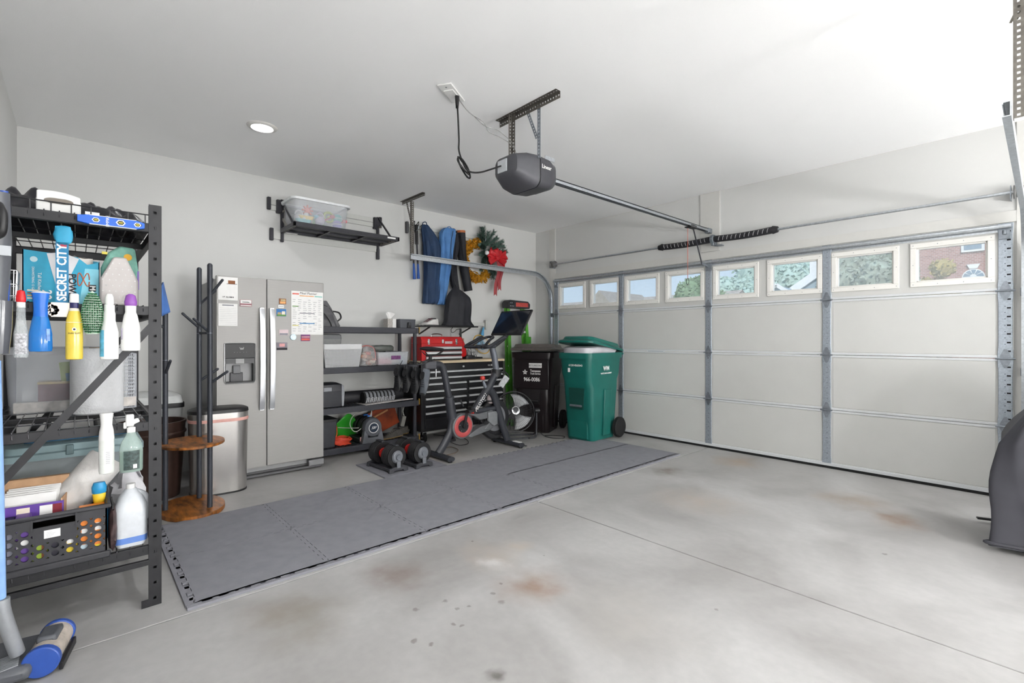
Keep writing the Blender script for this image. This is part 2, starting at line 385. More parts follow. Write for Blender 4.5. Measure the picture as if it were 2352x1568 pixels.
for xx in (.49, 5.265):
    b = MB(); b.cbox((xx, 5.765, 2.075), (.06, .02, .07)); b.cyl((xx, 5.75, 2.075), (xx, 5.75, 2.075+.03), .012); b.obj('top_roller_bracket', ZINC, door)
# ---------------------------------------------------------------- tracks
def perf(b, p0, p1, wdir, w, t, pitch=.025, hole=.011):
    """perforated steel strip: two edges bridged between the holes"""
    p0 = Vector(p0); p1 = Vector(p1); d = p1-p0; ln = d.length; d.normalize(); wd = Vector(wdir).normalized(); nn = d.cross(wd)
    e = (w-hole)/2
    for s_ in (1, -1): b.bar(p0+wd*s_*(w/2-e/2), p1+wd*s_*(w/2-e/2), e, t, nn)
    k = max(2, int(ln/pitch)); st = ln/k
    for i in range(k+1):
        c = p0+d*(i*st); h = (st-hole)/2
        a, z = c-d*(h if i else 0), c+d*(h if i < k else 0)
        b.bar(a, z, hole*1.02, t, nn)
def perfangle(b, p0, p1, d1, d2, w=.032, t=.0025):
    p0 = Vector(p0); p1 = Vector(p1)
    for u in (Vector(d1), Vector(d2)): perf(b, p0+u*w/2, p1+u*w/2, u, w, t)
HANG = mat('hanger_steel', '#6e6a64', .45, .6, var=.2, scale=50)
def make_track(x, sgn, label, name='door_track'):
    t = thing(name, label, 'track', (x, YD-.03, 0), group='garage door tracks')
    pts = [(0, -.03, .03), (0, -.03, 1.85)]
    for i in range(1, 10):
        a = R(90*i/9); pts.append((0, -.03-.38*(1-math.cos(a)), 1.85+.38*math.sin(a)))
    pts += [(0, 3.33-(YD-.03), 2.245)]
    P = [Vector(p) for p in pts]
    # C section: profile in (x, normal) plane
    prof = [(.0, -.033), (.0, .033), (sgn*.028, .033), (sgn*.028, .022), (sgn*.024, .022), (sgn*.024, .029), (sgn*.004, .029), (sgn*.004, -.029), (sgn*.024, -.029), (sgn*.024, -.022), (sgn*.028, -.022), (sgn*.028, -.033)]
    rings = []
    for i, p in enumerate(P):
        d = (P[min(i+1, len(P)-1)]-P[max(i-1, 0)]).normalized(); nn = Vector((1,0,0)).cross(d)
        rings.append([p + Vector((a-sgn*.014, 0, 0)) + nn*c for a, c in prof])
    MB().loft(rings).obj('channel', GALV, t, smooth=30)
    b = MB(); e = 3.345-(YD-.03)
    perfangle(b, (sgn*-.02, e, 2.2), (sgn*-.02, e, CH-.035), (0, 1, 0), (-sgn, 0, 0)); b.obj('hanger_strap', HANG, t)
    b = MB(); perfangle(b, (-.24, e, CH-.002), (.28, e, CH-.002), (0, 0, -1), (0, -1, 0)); b.obj('ceiling_angle', HANG, t)
    b = MB(); perf(b, (sgn*-.14, e+.005, CH-.03), (sgn*-.02, e+.005, 2.62), (1, 0, .3), .028, .003); b.obj('brace', HANG, t)
    for z in (.35, 1.0, 1.62):
        b = MB(); b.box(-.02, .02, -.03, .03, z-.03, z+.03); b.cyl((0, -.03, z), (0, -.045, z), .008, n=6); b.obj('jamb_bracket', ZINC, t)
    return t
make_track(.385, 1, 'galvanised roller track over the hanging blue chair bags')
make_track(5.37, -1, 'galvanised roller track beside the covered grill')
# ---------------------------------------------------------------- torsion spring
t = thing('torsion_spring', 'black covered torsion spring on a steel shaft above the garage door', 'spring', (2.95, 5.715, 2.385))
MB().cyl((-2.53, 0, 0), (2.42, 0, 0), .0127, n=12).obj('shaft', GALV, t)
SPRC = mat('spring_black', '#26262a', .55, var=.2)
for s_ in (-1, 1):
    a, c = (-.03, -.635) if s_ < 0 else (.03, .635)
    b = MB(); pts = [Vector((a+(c-a)*i/14, 0, -.010*math.sin(math.pi*i/14))) for i in range(15)]
    b.tube(pts, .036, 14)
    o = b.obj('spring_coil', SPRC, t)
    b = MB()
    for i in range(1, 13):
        x = a+(c-a)*i/13; zc = -.010*math.sin(math.pi*i/13)
        b.tube([(x+s_*.012*q/6, -.0375*math.cos(R(-35+70*q/6)), zc+.0375*math.sin(R(-35+70*q/6))) for q in range(7)], .0022, 5)
    b.obj('coil_stripe', mat('stripe_white', '#b9b9bb', .6), o)['kind'] = 'stuff'
    MB().cyl((c, 0, 0), (c+s_*.05, 0, 0), .043, .03, n=12).obj('winding_cone', mat('cone_dark', '#2b2b2e', .5, .4), t)
b = MB(); b.cbox((0, .03, -.01), (.03, .10, .12)); b.cyl((-.02, 0, 0), (.02, 0, 0), .05); b.cbox((.05, .05, -.07), (.08, .07, .012)); b.obj('centre_bracket', ZINC, t, bevel=.003)
for x in (-2.47, 2.40):
    b = MB(); b.lathe([(.02, -.035), (.052, -.035), (.052, -.028), (.042, -.02), (.042, .02), (.052, .028), (.052, .035), (.02, .035)], (x, 0, 0), 18, axis='X'); b.obj('cable_drum', mat('drum_grey', '#6d6d6c', .5, .5), t)
    b = MB(); b.box(x-.05-.003, x-.05+.003, -.03, .10, -.05, .05); b.obj('end_bearing_plate', ZINC, t)
# ---------------------------------------------------------------- opener
OXc, OYc = 2.88, 2.84
t = thing('garage_door_opener', 'dark grey garage door opener hanging from the ceiling on perforated angles', 'opener', (OXc, OYc, 2.40))
OPM = mat('opener_grey', '#4a4a4f', .5, var=.05); OPD = mat('opener_dark', '#3a3a3f', .45, var=.05)
secs = []
for y, w_, zt, zb, r in ((-.205, .15, .15, .045, .03), (-.19, .24, .17, .02, .05), (-.1, .31, .19, -.03, .06), (-.01, .33, .195, -.045, .06)): secs.append((y, w_, zt, zb, r))
def oring(y, w_, zt, zb, r): return [(x, y, zb+(zt-zb)/2+z) for x, z in rrect(w_, zt-zb, r, 4)]
MB().loft([oring(*q) for q in secs]).obj('rear_cover', OPM, t)
MB().loft([oring(-.01, .325, .19, -.04, .06), oring(.0, .325, .19, -.04, .06)]).obj('seam', BLACK, t)
MB().loft([oring(.0, .33, .195, -.045, .06), oring(.12, .32, .19, -.035, .06), oring(.19, .27, .175, -.01, .06), oring(.215, .2, .15, .03, .04)]).obj('front_cover', OPD, t)
MB().loft([oring(.19, .275, .178, -.013, .06), oring(.225, .2, .15, .02, .04)]).obj('light_lens', film('lens_clear', '#d9dde0', .35), t)
MB().cbox((-.02, -.207, .10), (.10, .01, .09)).obj('label_plate', mat('label_silver', '#b9bcc0', .5), t, bevel=.004)
text('Linear', .04, WHITE, t, (.1655, .06, .105), (R(90), 0, R(90)), bold=.0006)
for q in ((.12, .14, .20), (-.12, .0, .20)): MB().cbox(q, (.004, .10, .03)).obj('mounting_tab', GALV, t)
b = MB(); perfangle(b, (-.255, -.03, .549), (.38, -.03, .549), (0, 0, -1), (0, -1, 0), .045); b.obj('ceiling_angle', HANG, t)
b = MB(); perfangle(b, (-.085, -.055, .06), (-.085, -.055, .535), (1, 0, 0), (0, -1, 0), .034); b.obj('hanger_strap', HANG, t)
b = MB(); perfangle(b, (.15, -.02, .15), (.15, -.02, .535), (1, 0, 0), (0, 1, 0), .03); b.obj('hanger_strap', ZINC, t)
b = MB(); perf(b, (.05, -.025, .53), (.15, -.025, .30), (1, 0, .3), .026, .003); b.obj('diagonal_strap', ZINC, t)
rx, rz0, ye = 0., .085, 2.94
b = MB(); b.box(rx-.02, rx+.02, .2, ye, rz0+.025, rz0+.029); b.box(rx-.02, rx-.016, .2, ye, rz0, rz0+.029); b.box(rx+.016, rx+.02, .2, ye, rz0, rz0+.029)
b.box(rx-.026, rx-.016, .2, ye, rz0, rz0+.003); b.box(rx+.016, rx+.026, .2, ye, rz0, rz0+.003); b.obj('rail', GALV, t)
MB().box(rx-.008, rx+.008, .2, ye, rz0+.029, rz0+.039).obj('drive_belt', RUB, t)
b = MB(); b.cbox((rx, 2.53, rz0), (.05, .12, .035)); b.cbox((rx-.03, 2.49, rz0-.005), (.05, .05, .012)); b.obj('trolley', BLACK, t, bevel=.004)
b = MB(); b.bar((rx, 2.55, rz0), (rx, 2.754, -.295), .02, .006, (1, 0, 0)); b.obj('door_arm', CHAR, t)
b = MB(); b.bar((rx, 2.75, -.29), (rx, 2.905, -.31), .02, .006, (1, 0, 0)); b.cbox((rx, 2.915, -.312), (.06, .03, .09)); b.obj('door_bracket', ZINC, t)
b = MB(); b.cbox((rx, 2.91, rz0+.012), (.05, .09, .055)); b.cyl((rx-.03, 2.90, rz0+.012), (rx+.03, 2.90, rz0+.012), .028); b.obj('header_bracket', ZINC, t, bevel=.003)
MB().tube([(rx-.03, 2.49, rz0-.01), (rx-.03, 2.49, -.48)], .003, 6).obj('release_cord', mat('cord_red', '#b5604f', .7), t)
MB().tube([(rx-.03+.016*math.sin(R(a))*(.6+.4*math.sin(R(a/2))), 2.49, -.515-.035*math.cos(R(a))) for a in range(0, 360, 20)], .003, 6, True).obj('release_handle', BLACK, t)
# power plate, cable, wires
op = thing('ceiling_outlet', 'long white junction plate with plug screwed to the ceiling', 'outlet', (2.744, 2.27, CH))
b = MB(); b.cbox((0, 0, -.006), (.10, .25, .010), (0, 0, R(32))); b.obj('plate', WHITE, op, bevel=.003)
b = MB(); b.cbox((0, 0, -.014), (.07, .115, .008), (0, 0, R(32))); b.obj('socket_cover', WHITE, op, bevel=.002)
b = MB()
for dx, dy in ((.048, -.076), (-.048, .076)): b.cyl((dx, dy, -.008), (dx, dy, -.0125), .006, n=8)
b.obj('screw', ZINC, op)
CB = mat('black_cable', '#161617', .5)
c = thing('opener_power_cable', 'coiled black power cord hanging between the ceiling plate and the opener', 'cord', (2.76, 2.31, CH))
def dc(px, py, X): return pX(px, py, X) - Vector((2.76, 2.31, CH))
b = MB(); p = dc(1050, 228, 2.78); b.cyl(p+Vector((0,0,.02)), p-Vector((0,0,.06)), .016, .01); b.obj('plug', BLACK, c)
b = MB(); b.tube(catmull([dc(*q) for q in ((1050,235,2.78),(1052,270,2.8),(1054,320,2.8),(1054,345,2.8),(1062,370,2.82),(1075,392,2.84),(1100,396,2.86),(1130,388,2.84),(1152,381,2.85),(1163,384,2.84))], 6), .006, 8)
b.tube(catmull([dc(*q) for q in ((1062,372,2.82),(1052,360,2.8),(1056,378,2.83),(1072,405,2.8),(1080,407,2.85),(1074,385,2.82),(1058,362,2.86),(1051,368,2.8),(1066,390,2.84),(1078,400,2.8))], 6, True), .006, 8)
b.obj('cable', CB, c)
c = thing('wire_pair', 'two thin grey sensor wires twisted between the ceiling plate and opener', 'wire', (2.76, 2.31, CH))
WR = mat('wire_grey', '#8a8a88', .6)
for pts in (((1040,208,2.75),(1062,240,2.8),(1082,262,2.82),(1110,280,2.86),(1122,302,2.88),(1150,316,2.92),(1172,330,2.85),(1182,345,2.82)),
            ((1045,212,2.75),(1068,247,2.8),(1090,268,2.82),(1115,290,2.88),(1140,297,2.9),(1160,312,2.92),(1178,330,2.85),(1186,355,2.82))):
    b = MB(); b.tube(catmull([dc(*q) for q in pts], 6), .0025, 6); b.obj('wire', WR, c)
# ceiling lights, then the added fill lamps out of view
LENS = mat('lamp_lens', (1, 1, 1), .4, emit=6.0, var=0)
for k, (lx, ly) in enumerate(LAMPS):
    l = thing('ceiling_light', ['round recessed ceiling light above the refrigerator', 'added unseen recessed ceiling light above the bare concrete'][k], 'light', (lx, ly, CH), group='recessed ceiling lights')
    MB().lathe([(.075, -.004), (.082, -.014), (.105, -.008), (.112, 0), (.075, 0)], n=32).obj('trim_ring', mat('lamp_ring', '#dcdad6', .5), l)
    MB().lathe([(.001, -.024), (.05, -.02), (.076, -.008), (.076, -.001), (.001, -.001)], n=24).obj('lens', LENS, l)
FILL_GLOW = mat('fill_glow', (1, 1, 1), .4, emit=FILL_E, var=0)
for k, (lx, ly, lz) in enumerate(FILL_LAMPS):
    l = thing('fill_lamp', ['unseen globe fill lamp added in the far corner', 'unseen globe fill lamp added in the middle of the far bay', 'unseen globe fill lamp added near the front wall'][k], 'lamp', (lx, ly, 0), group='added globe fill lamps')
    MB().lathe([(.001, 0), (.16, 0), (.16, .015), (.03, .03), (.001, .03)], n=24).obj('base', BLACK, l)
    MB().cyl((0, 0, .02), (0, 0, lz-FILL_R+.01), .014, n=10).obj('pole', BLACK, l)
    MB().ball((0, 0, lz), FILL_R, 14, 9).obj('globe', FILL_GLOW, l)
# ================================================================ foam mat
def pillow(b, c, s, e=.55, n=22, m=13, amp=0., fr=3., seed=0, flat=None):
    """rounded, slightly lumpy box or bag"""
    rnd = random.Random(seed); ph = [rnd.uniform(0, 6.28) for _ in range(8)]
    def sp(v, q): return math.copysign(abs(v)**q, v)
    rings = []
    for j in range(m):
        t = -math.pi/2 + math.pi*min(max(j/(m-1), .012), .988); ring = []
        for i in range(n):
            a = 2*math.pi*i/n
            x, y, z = sp(math.cos(t), e)*sp(math.cos(a), e), sp(math.cos(t), e)*sp(math.sin(a), e), sp(math.sin(t), e)
            k = 1 + amp*(math.sin(fr*2*x+ph[0]+2*z)*math.sin(fr*2.3*y+ph[1]) + .6*math.sin(fr*4*z+ph[2]+3*x) + .5*math.sin(fr*3.1*y+ph[3]+fr*2*z))
            zz = z*k
            if flat is not None: zz = max(zz, -flat)
            ring.append((c[0]+s[0]/2*x*k, c[1]+s[1]/2*y*k, c[2]+s[2]/2*zz))
        rings.append(ring)
    return b.loft(rings)
FOAM = mat('grey_foam', '#85858c', .85, var=.07, scale=14, bump=.25, bscale=320)
mt = thing('foam_mat', 'dark grey interlocking foam tile mat on the concrete floor', 'mat', (0, 0, 0))
TX, TY, TS, TN = 1.535, .765, .634, 9
def wave(fix, a0, a1, axis, off, amp=.012):
    """jigsaw line: points at coordinate fix (+off) while the other runs a0..a1"""
    P = []; st = (a1-a0)/(2*TN)
    for i in range(2*TN):
        d = amp if i % 2 else -amp; lo, hi = a0+i*st, a0+(i+1)*st; k = .12*st*(1 if i % 2 else -1)
        P += [(lo - (k if i else 0), d), (hi + (k if i < 2*TN-1 else 0), d)]
    P[0] = (a0, 0); P[-1] = (a1, 0)
    return [((fix+off+d, q) if axis == 'x' else (q, fix+off+d)) for q, d in P]
def tile(x0, x1, y0, y1, ws):
    """ws: wavy flags for the x0, x1, y0, y1 edges"""
    g = .0018; poly = []
    poly += wave(y0, x0, x1, 'y', g) if ws[2] else [(x0, y0+g), (x1, y0+g)]
    poly += wave(x1, y0, y1, 'x', -g) if ws[1] else [(x1-g, y0), (x1-g, y1)]
    poly += (wave(y1, x0, x1, 'y', -g) if ws[3] else [(x0, y1-g), (x1, y1-g)])[::-1]
    poly += (wave(x0, y0, y1, 'x', g) if ws[0] else [(x0+g, y0), (x0+g, y1)])[::-1]
    MB().prism(poly, .0005, .013, 'xy').obj('tile', FOAM, mt, smooth=0)
for i in range(2):
    for j in range(7):
        tile(TX+i*TS, TX+(i+1)*TS, TY+j*TS, TY+(j+1)*TS, (i == 1 or j >= 4, True, True, j < 6))
tile(.905, 1.533-.014, 2.405, 3.07, (0, 0, 0, 0))
MB().prism(wave(TX+2*TS, TY-.03, TY+7*TS, 'x', .002) + [(TX+2*TS+.032, TY+7*TS), (TX+2*TS+.032, TY-.03)], .0005, .013).obj('border_strip', FOAM, mt, smooth=0)
MB().prism(wave(TY, TX, TX+2*TS-.002, 'y', -.002) + [(TX+2*TS-.002, TY-.032), (TX, TY-.032)], .0005, .013).obj('border_strip', FOAM, mt, smooth=0)
# ================================================================ refrigerator
SS = mat('brushed_stainless', '#949290', .5, .35, var=.04, scale=8, aniso=(1, 1, 60))
SSH = mat('handle_stainless', '#ced0d4', .28, .75, var=.03, scale=8, aniso=(60, 60, 1))
FSIDE = mat('fridge_side_grey', '#8f8f90', .5, .2, var=.03)
GB = mat('gloss_black', '#0f0f11', .42)
FR_ = thing('refrigerator', 'stainless steel side by side refrigerator with ice dispenser, papers and magnets', 'refrigerator', (0, 1.237, 0))
fr = FR_
MB().box(.04, .685, .0, .914, .05, 1.775).obj('body', FSIDE, fr, bevel=.006)
b = MB(); ya, yb, y2, y3 = .003, .392, .063, .295; za, zb, z2, z3 = .105, 1.80, .87, 1.212
b.box(.69, .75, ya, y2, za, zb); b.box(.69, .75, y3, yb, za, zb); b.box(.69, .75, y2, y3, za, z2); b.box(.69, .75, y2, y3, z3, zb)
fd = b.obj('freezer_door', SS, fr)
ds = MB(); ds.box(.64, .645, y2, y3, z2, z3); ds.box(.64, .75, y2, y2+.008, z2, z3); ds.box(.64, .75, y3-.008, y3, z2, z3); ds.box(.64, .754, y2, y3, z2, z2+.012)
ds.obj('dispenser_well', GB, fd)
b = MB(); b.box(.70, .7535, y2-.004, y3+.004, 1.085, z3+.004); cp = b.obj('control_panel', GB, fd, bevel=.004)
b = MB(); b.box(.69, .752, y2+.005, y3-.005, 1.04, 1.085); b.obj('panel_visor', mat('visor_grey', '#3a3a3c', .4), fd)
b = MB(); b.cbox((.735, y2+.115, 1.06), (.04, .07, .045)); b.obj('nozzle', mat('nozzle_silver', '#9a9a9a', .5, .1), fd, bevel=.004)
b = MB(); b.cbox((.70, y2+.10, .985), (.03, .06, .075), (0, R(-12), 0)); b.obj('paddle', mat('paddle_grey', '#77777a', .5, .1), fd, bevel=.006)
b = MB(); b.cbox((.68, y2+.10, .91), (.05, .10, .1)); b.obj('drip_tray', mat('tray_dark', '#3c3c40', .4), fd, bevel=.004)
b = MB(); b.tube([(.7545, y2-.004, z2+.02), (.7545, y2-.004, z3), (.7545, y2+.006, z3+.006), (.7545, y3-.006, z3+.006), (.7545, y3+.004, z3), (.7545, y3+.004, z2+.02), (.7545, y3-.006, z2-.004), (.7545, y2+.006, z2-.004)], .004, 6, True)
b.obj('bezel', mat('bezel_silver', '#a5a5a7', .3, .7), fd)
text('\\o/', .03, WHITE, cp, (.7545, y2+.13, 1.172)); text('-  -  -   -  -', .025, mat('icon_grey', '#8d8d90', .5), cp, (.7545, y2+.12, 1.14))
MB().box(.69, .75, .398, .911, za, zb).obj('fridge_door', SS, fr, bevel=.006)
for y in (.352, .436):
    P = []
    for i in range(17):
        u = i/16; z = .62+.91*u; x = .765+.035*math.sin(math.pi*u)**.6
        P.append((x, z))
    b = MB(); b.loft([[(x-.007, y-.02, z), (x+.005, y-.02, z), (x+.008, y, z), (x+.005, y+.02, z), (x-.007, y+.02, z)] for x, z in P])
    for z in (.63, 1.52): b.cbox((.757, y, z), (.03, .03, .03))
    b.obj('handle', SSH, fr)
b = MB(); b.box(.60, .66, .02, .89, .03, .10)
for k in range(5): b.box(.66, .668, .16, .80, .04+k*.012, .046+k*.012)
b.obj('toe_grille', mat('grille_grey', '#5c5c5e', .5), fr)
MB().box(.64, .73, .0, .16, .02, .07).obj('hinge_cover', mat('hinge_grey', '#7d7d7f', .45, .3), fr, bevel=.005)
MB().box(.60, .75, .77, .914, .035, .09).obj('hinge_cover', MATS['hinge_grey'], fr, bevel=.005)
for y in (.06, .85): MB().cyl((.66, y, 0), (.66, y, .05), .022, n=12).obj('foot', BLACK, fr)
MB().box(.60, .72, .0, .9, .012, .03).obj('kick_plate', MATS['grille_grey'], fr)
text('Whirlpool', .021, mat('logo_grey', '#77777a', .3, .6), fr, (.7508, .855, 1.715), align='RIGHT', name='logo')
# papers and magnets on the doors
def card(name, label, cat, x0, y0, x1, y1, m, prints=(), th=.003, X=.7505, group='papers and magnets on the refrigerator'):
    a = pX(x0, y1, X); c = pX(x1, y0, X); w_, h_ = c.y-a.y, c.z-a.z
    o = MB().box(0, th, 0, w_, 0, h_).obj(name, m, None, loc=(X, a.y, a.z)); tag(o, label, cat, group)
    for k, (u0, v0, u1, v1, pm) in enumerate(prints):
        MB().box(th-.0005, th+.0004, u0*w_, u1*w_, v0*h_, v1*h_).obj('print', pm, o, smooth=0)
    return o, w_, h_, th
INK = mat('ink_grey', '#8b8b92', .8); INKD = mat('ink_dark', '#2c2c30', .8)
pc = {k: mat('print_'+k, v, .7, var=.12) for k, v in dict(teal='#5fb5a8', orange='#e0a36a', red='#d2665a', blue='#4b86b8', green='#5f8d4a', sky='#3f78b5', pink='#d9a0a0', maroon='#7c2530', purple='#7c4a78', brown='#8a5636', cream='#e8dcc8', yellow='#d8cf7a', tan='#b7a27c').items()}
rowp = [(.03, .92, .23, .95, pc['red']), (.25, .885, .70, .905, pc['orange']), (.72, .885, .97, .905, pc['teal']), (.25, .485, .72, .505, INK), (.25, .25, .72, .272, pc['blue']), (.03, .64, .22, .66, pc['green']), (.03, .2, .22, .22, pc['yellow'])]
rnd = random.Random(3)
for k in range(16):
    for q in range(6):
        if rnd.random() < .75: u = .04+q*.16; rowp.append((u, .08+k*.048, u+rnd.uniform(.05, .12), .088+k*.048, INK))
o, w_, h_, th = card('meal_chart', 'large white meal planning chart with coloured headings on the fridge door', 'chart', 669, 672, 742, 768, PAPER, rowp)
text('Meal Planner', h_*.075, INKD, o, (th+.0003, w_*.52, h_*.955), shear=.2)
o, w_, h_, th = card('alumni_calendar', 'white wall calendar page with small orange emblem on the freezer door', 'calendar', 501, 638, 546, 688, PAPER, [(.5, .70, .86, .86, pc['brown']), (.42, .70, .96, .72, INKD)])
text('UT ALUMNI', h_*.085, INKD, o, (th+.0003, w_*.5, h_*.13), bold=.0005)
card('note_pad', 'blank lined magnetic note pad on the freezer door', 'note pad', 501, 698, 545, 748, PAPER, [(.2, .9, .8, .95, INK)] + [(.06, .08+k*.08, .94, .084+k*.08, INK) for k in range(10)], th=.008)
card('name_magnet', 'white and maroon rectangular magnet on the freezer door', 'magnet', 551, 689, 578, 703, mat('magnet_rim', '#8e5a62', .5), [(.04, .45, .96, .95, PAPER), (.04, .08, .96, .2, PAPER), (.2, .6, .8, .7, INKD)], th=.004)
card('photo_magnet', 'brown orange landmark magnet above the white label magnet', 'magnet', 641, 686, 657, 698, pc['brown'], [(.1, .1, .9, .45, pc['orange']), (.2, .5, .9, .9, pc['tan'])], th=.005)
card('label_magnet', 'tiny blank white label magnet on the fridge door', 'magnet', 639, 701, 652, 707, PAPER, [(.1, .4, .9, .6, INK)], th=.004)
card('picture_magnet', 'blue sky landscape picture magnet on the fridge door', 'magnet', 635, 710, 657, 726, pc['sky'], [(.02, .03, .98, .25, pc['green']), (.1, .25, .5, .55, pc['tan']), (.55, .25, .9, .7, pc['cream'])], th=.004)
card('pink_magnet', 'pale pink card magnet on the fridge door', 'magnet', 641, 757, 662, 770, mat('pale_pink', '#d9c4c8', .6), [(.05, .05, .95, .4, INK)], th=.004)
card('sunset_magnet', 'purple and orange sunset magnet below the meal chart', 'magnet', 691, 768, 712, 783, pc['purple'], [(.05, .1, .95, .4, pc['red']), (.05, .55, .95, .7, pc['pink'])], th=.004)
card('grey_photo_magnet', 'dark grey photograph magnet with pale figures on the fridge door', 'magnet', 635, 786, 660, 804, mat('photo_grey', '#77707a', .5), [(.25, .45, .75, .85, pc['pink']), (.02, .03, .98, .3, INKD)], th=.004)
p = pX(673, 774, .7505); o = MB().cyl((0, 0, 0), (.012, 0, 0), .029, .026, n=24).obj('round_magnet', mat('round_magnet', '#a9bfc9', .3, .2), None, loc=p); tag(o, 'round silver blue magnet below the meal chart', 'magnet', 'papers and magnets on the refrigerator')
MB().cyl((.0118, 0, 0), (.0124, 0, 0), .017, n=18).obj('face_print', mat('magnet_pale', '#dfe8ea', .4), o)
# ================================================================ coat rack
WOODR = mat('rustic_wood', '#85501f', .5, var=.75, scale=9, aniso=(1, 3.5, 1), bump=.1)
WEDGE = mat('wood_edge', '#5e3a22', .6, var=.2, scale=14)
POLE = mat('pole_charcoal', '#3a3d44', .45, .3, var=.06)
cr_ = thing('coat_rack', 'three pole coat rack with rustic wood base and shelf', 'coat rack', (1.275, .985, 0))
def ell(rx, ry, n=40): return [(rx*math.cos(2*math.pi*i/n), ry*math.sin(2*math.pi*i/n)) for i in range(n)]
MB().prism(ell(.285, .205), .0, .032).obj('base', WOODR, cr_, bevel=.004)
MB().prism(ell(.25, .205), .485, .503).obj('shelf', WOODR, cr_, bevel=.003)
poles = [(-.01, -.16, 1.53), (-.16, .07, 1.80), (.13, .09, 1.80)]
for x, y, h in poles:
    b = MB(); b.tube([(x, y, .03), (x, y, h-.01)], .0175, 14); b.ball((x, y, h-.01), .0175, 14, 7); b.obj('pole', POLE, cr_)
    MB().cyl((x, y, h*.72), (x, y, h*.72+.003), .0182, n=14).obj('pole_joint', ZINC, cr_)
def peg(pi, z, dx, dy, dz):
    x, y, h = poles[pi]; b = MB(); d = Vector((dx, dy, dz)); p0 = Vector((x, y, z)); b.tube([p0, p0+d], .0095, 10); b.ball(p0+d, .0095, 10, 7); b.obj('peg', POLE, cr_)
peg(2, 1.57, .05, .07, .115); peg(2, 1.60, -.09, .03, .10); peg(2, .93, .05, .10, .085); peg(2, 1.30, -.06, -.09, .10)
peg(1, 1.34, .03, -.11, .105); peg(1, 1.52, .05, .10, .11); peg(1, .93, .02, .12, .09); peg(1, 1.30, .11, .03, -.0)
peg(0, 1.33, .03, -.1, .07); peg(0, 1.0, .08, .02, .10)
# ================================================================ bins beside the refrigerator
tb = thing('trash_can', 'brushed stainless steel trash can with black lid beside the refrigerator', 'trash can', (.90, 1.225, 0), R(-3))
SSC = mat('can_stainless', '#b9b6b3', .26, .8, var=.04, scale=8, aniso=(60, 60, 1))
MB().stack([(.27, .40, .11, .012), (.285, .42, .12, .60)], 8).obj('body', SSC, tb)
MB().stack([(.275, .405, .11, 0), (.275, .405, .11, .014)], 8).obj('base_ring', BLACK, tb)
MB().stack([(.292, .427, .12, .585), (.296, .43, .12, .60), (.292, .427, .12, .61)], 8).obj('bag_edge', mat('pink_bag', '#d8a49a', .5), tb)
MB().stack([(.29, .425, .12, .605), (.29, .425, .12, .655)], 8).obj('rim', SSC, tb)
MB().stack([(.294, .43, .12, .655), (.29, .425, .12, .68), (.25, .38, .1, .69)], 8).obj('lid', BLACK, tb)
bb = thing('waste_bin', 'dark brown plastic waste bin between steel rack and coat rack', 'bin', (.71, .80, 0))
BRN = mat('brown_plastic', '#3a2a24', .4, var=.1)
MB().lathe([(.185, 0), (.205, .3), (.222, .57), (.228, .585), (.228, .60), (.215, .60), (.18, .02)], n=36, sx=1., sy=1.).obj('body', BRN, bb)
MB().lathe([(.226, .50), (.2285, .505), (.2285, .515), (.226, .52)], n=36).obj('rib', BRN, bb)
wb = thing('lidded_bin', 'light grey flip lid bin behind the brown waste bin', 'bin', (.235, .80, 0))
LG = mat('light_grey_plastic', '#b9bbbb', .45, var=.03)
MB().stack([(.34, .42, .05, 0), (.40, .50, .06, .66)], 6).obj('body', LG, wb)
MB().stack([(.42, .52, .06, .66), (.42, .52, .06, .70)], 6).obj('rim', BLACK, wb)
MB().stack([(.40, .50, .06, .70), (.38, .48, .08, .76), (.28, .38, .08, .785)], 6).obj('lid', mat('lid_white', '#cfd1d0', .4), wb)
st = thing('folding_stool', 'black tube folding stool leaning behind the steel rack', 'stool', (.45, .33, 0))
for y in (-.14, .14):
    b = MB(); b.tube(catmull([(.22, y, .0), (.0, y, .42), (-.08, y*.9, .66), (-.06, y*.5, .74), (-.05, 0, .755)], 6), .012, 8); b.obj('leg', BLACK, st)
MB().cbox((.03, 0, .45), (.03, .26, .20), (0, R(-20), 0)).obj('seat', BLACK, st, bevel=.01)
# ================================================================ resin shelf unit
RES = mat('black_resin', '#33343b', .55, var=.08, scale=50)
RX0, RX1, RY0, RY1 = .05, .485, 2.19, 3.375
sh = thing('resin_shelf', 'black resin four tier shelf unit between refrigerator and tool chest', 'shelf', (0, RY0, 0))
LY = RY1-RY0; TIERS = (.105, .53, .955, 1.385)
for z in TIERS:
    b = MB(); b.box(RX0, RX1, 0, .03, z-.065, z); b.box(RX0, RX1, LY-.03, LY, z-.065, z); b.box(RX0, RX0+.03, .03, LY-.03, z-.065, z); b.box(RX1-.03, RX1, .03, LY-.03, z-.065, z)
    b.box(RX0+.03, RX1-.03, LY/2-.02, LY/2+.02, z-.05, z-.004)
    tr = b.obj('tier_frame', RES, sh, bevel=.004)
    b = MB(); n = 28
    for i in range(n): y = .03+(LY-.06)*(i+.5)/n; b.box(RX0+.03, RX1-.03, y-.013, y+.013, z-.012, z-.004)
    for x in (.16, .27, .38): b.box(x-.012, x+.012, .03, LY-.03, z-.014, z-.006)
    b.obj('deck', RES, tr)['kind'] = 'stuff'
for x in (RX0+.035, RX1-.035):
    for y in (.035, LY-.035):
        for k in range(4):
            z0 = TIERS[k-1] if k else 0; b = MB(); b.cyl((x, y, z0-.002), (x, y, TIERS[k]-.06), .024, .022, n=14); b.obj('post', RES, sh)
RESL = TIERS
# ================================================================ things on the resin shelf
def at(px, py, X): return pX(px, py, X)
z1, z2, z3, z4 = TIERS[3], TIERS[2], TIERS[1], TIERS[0]
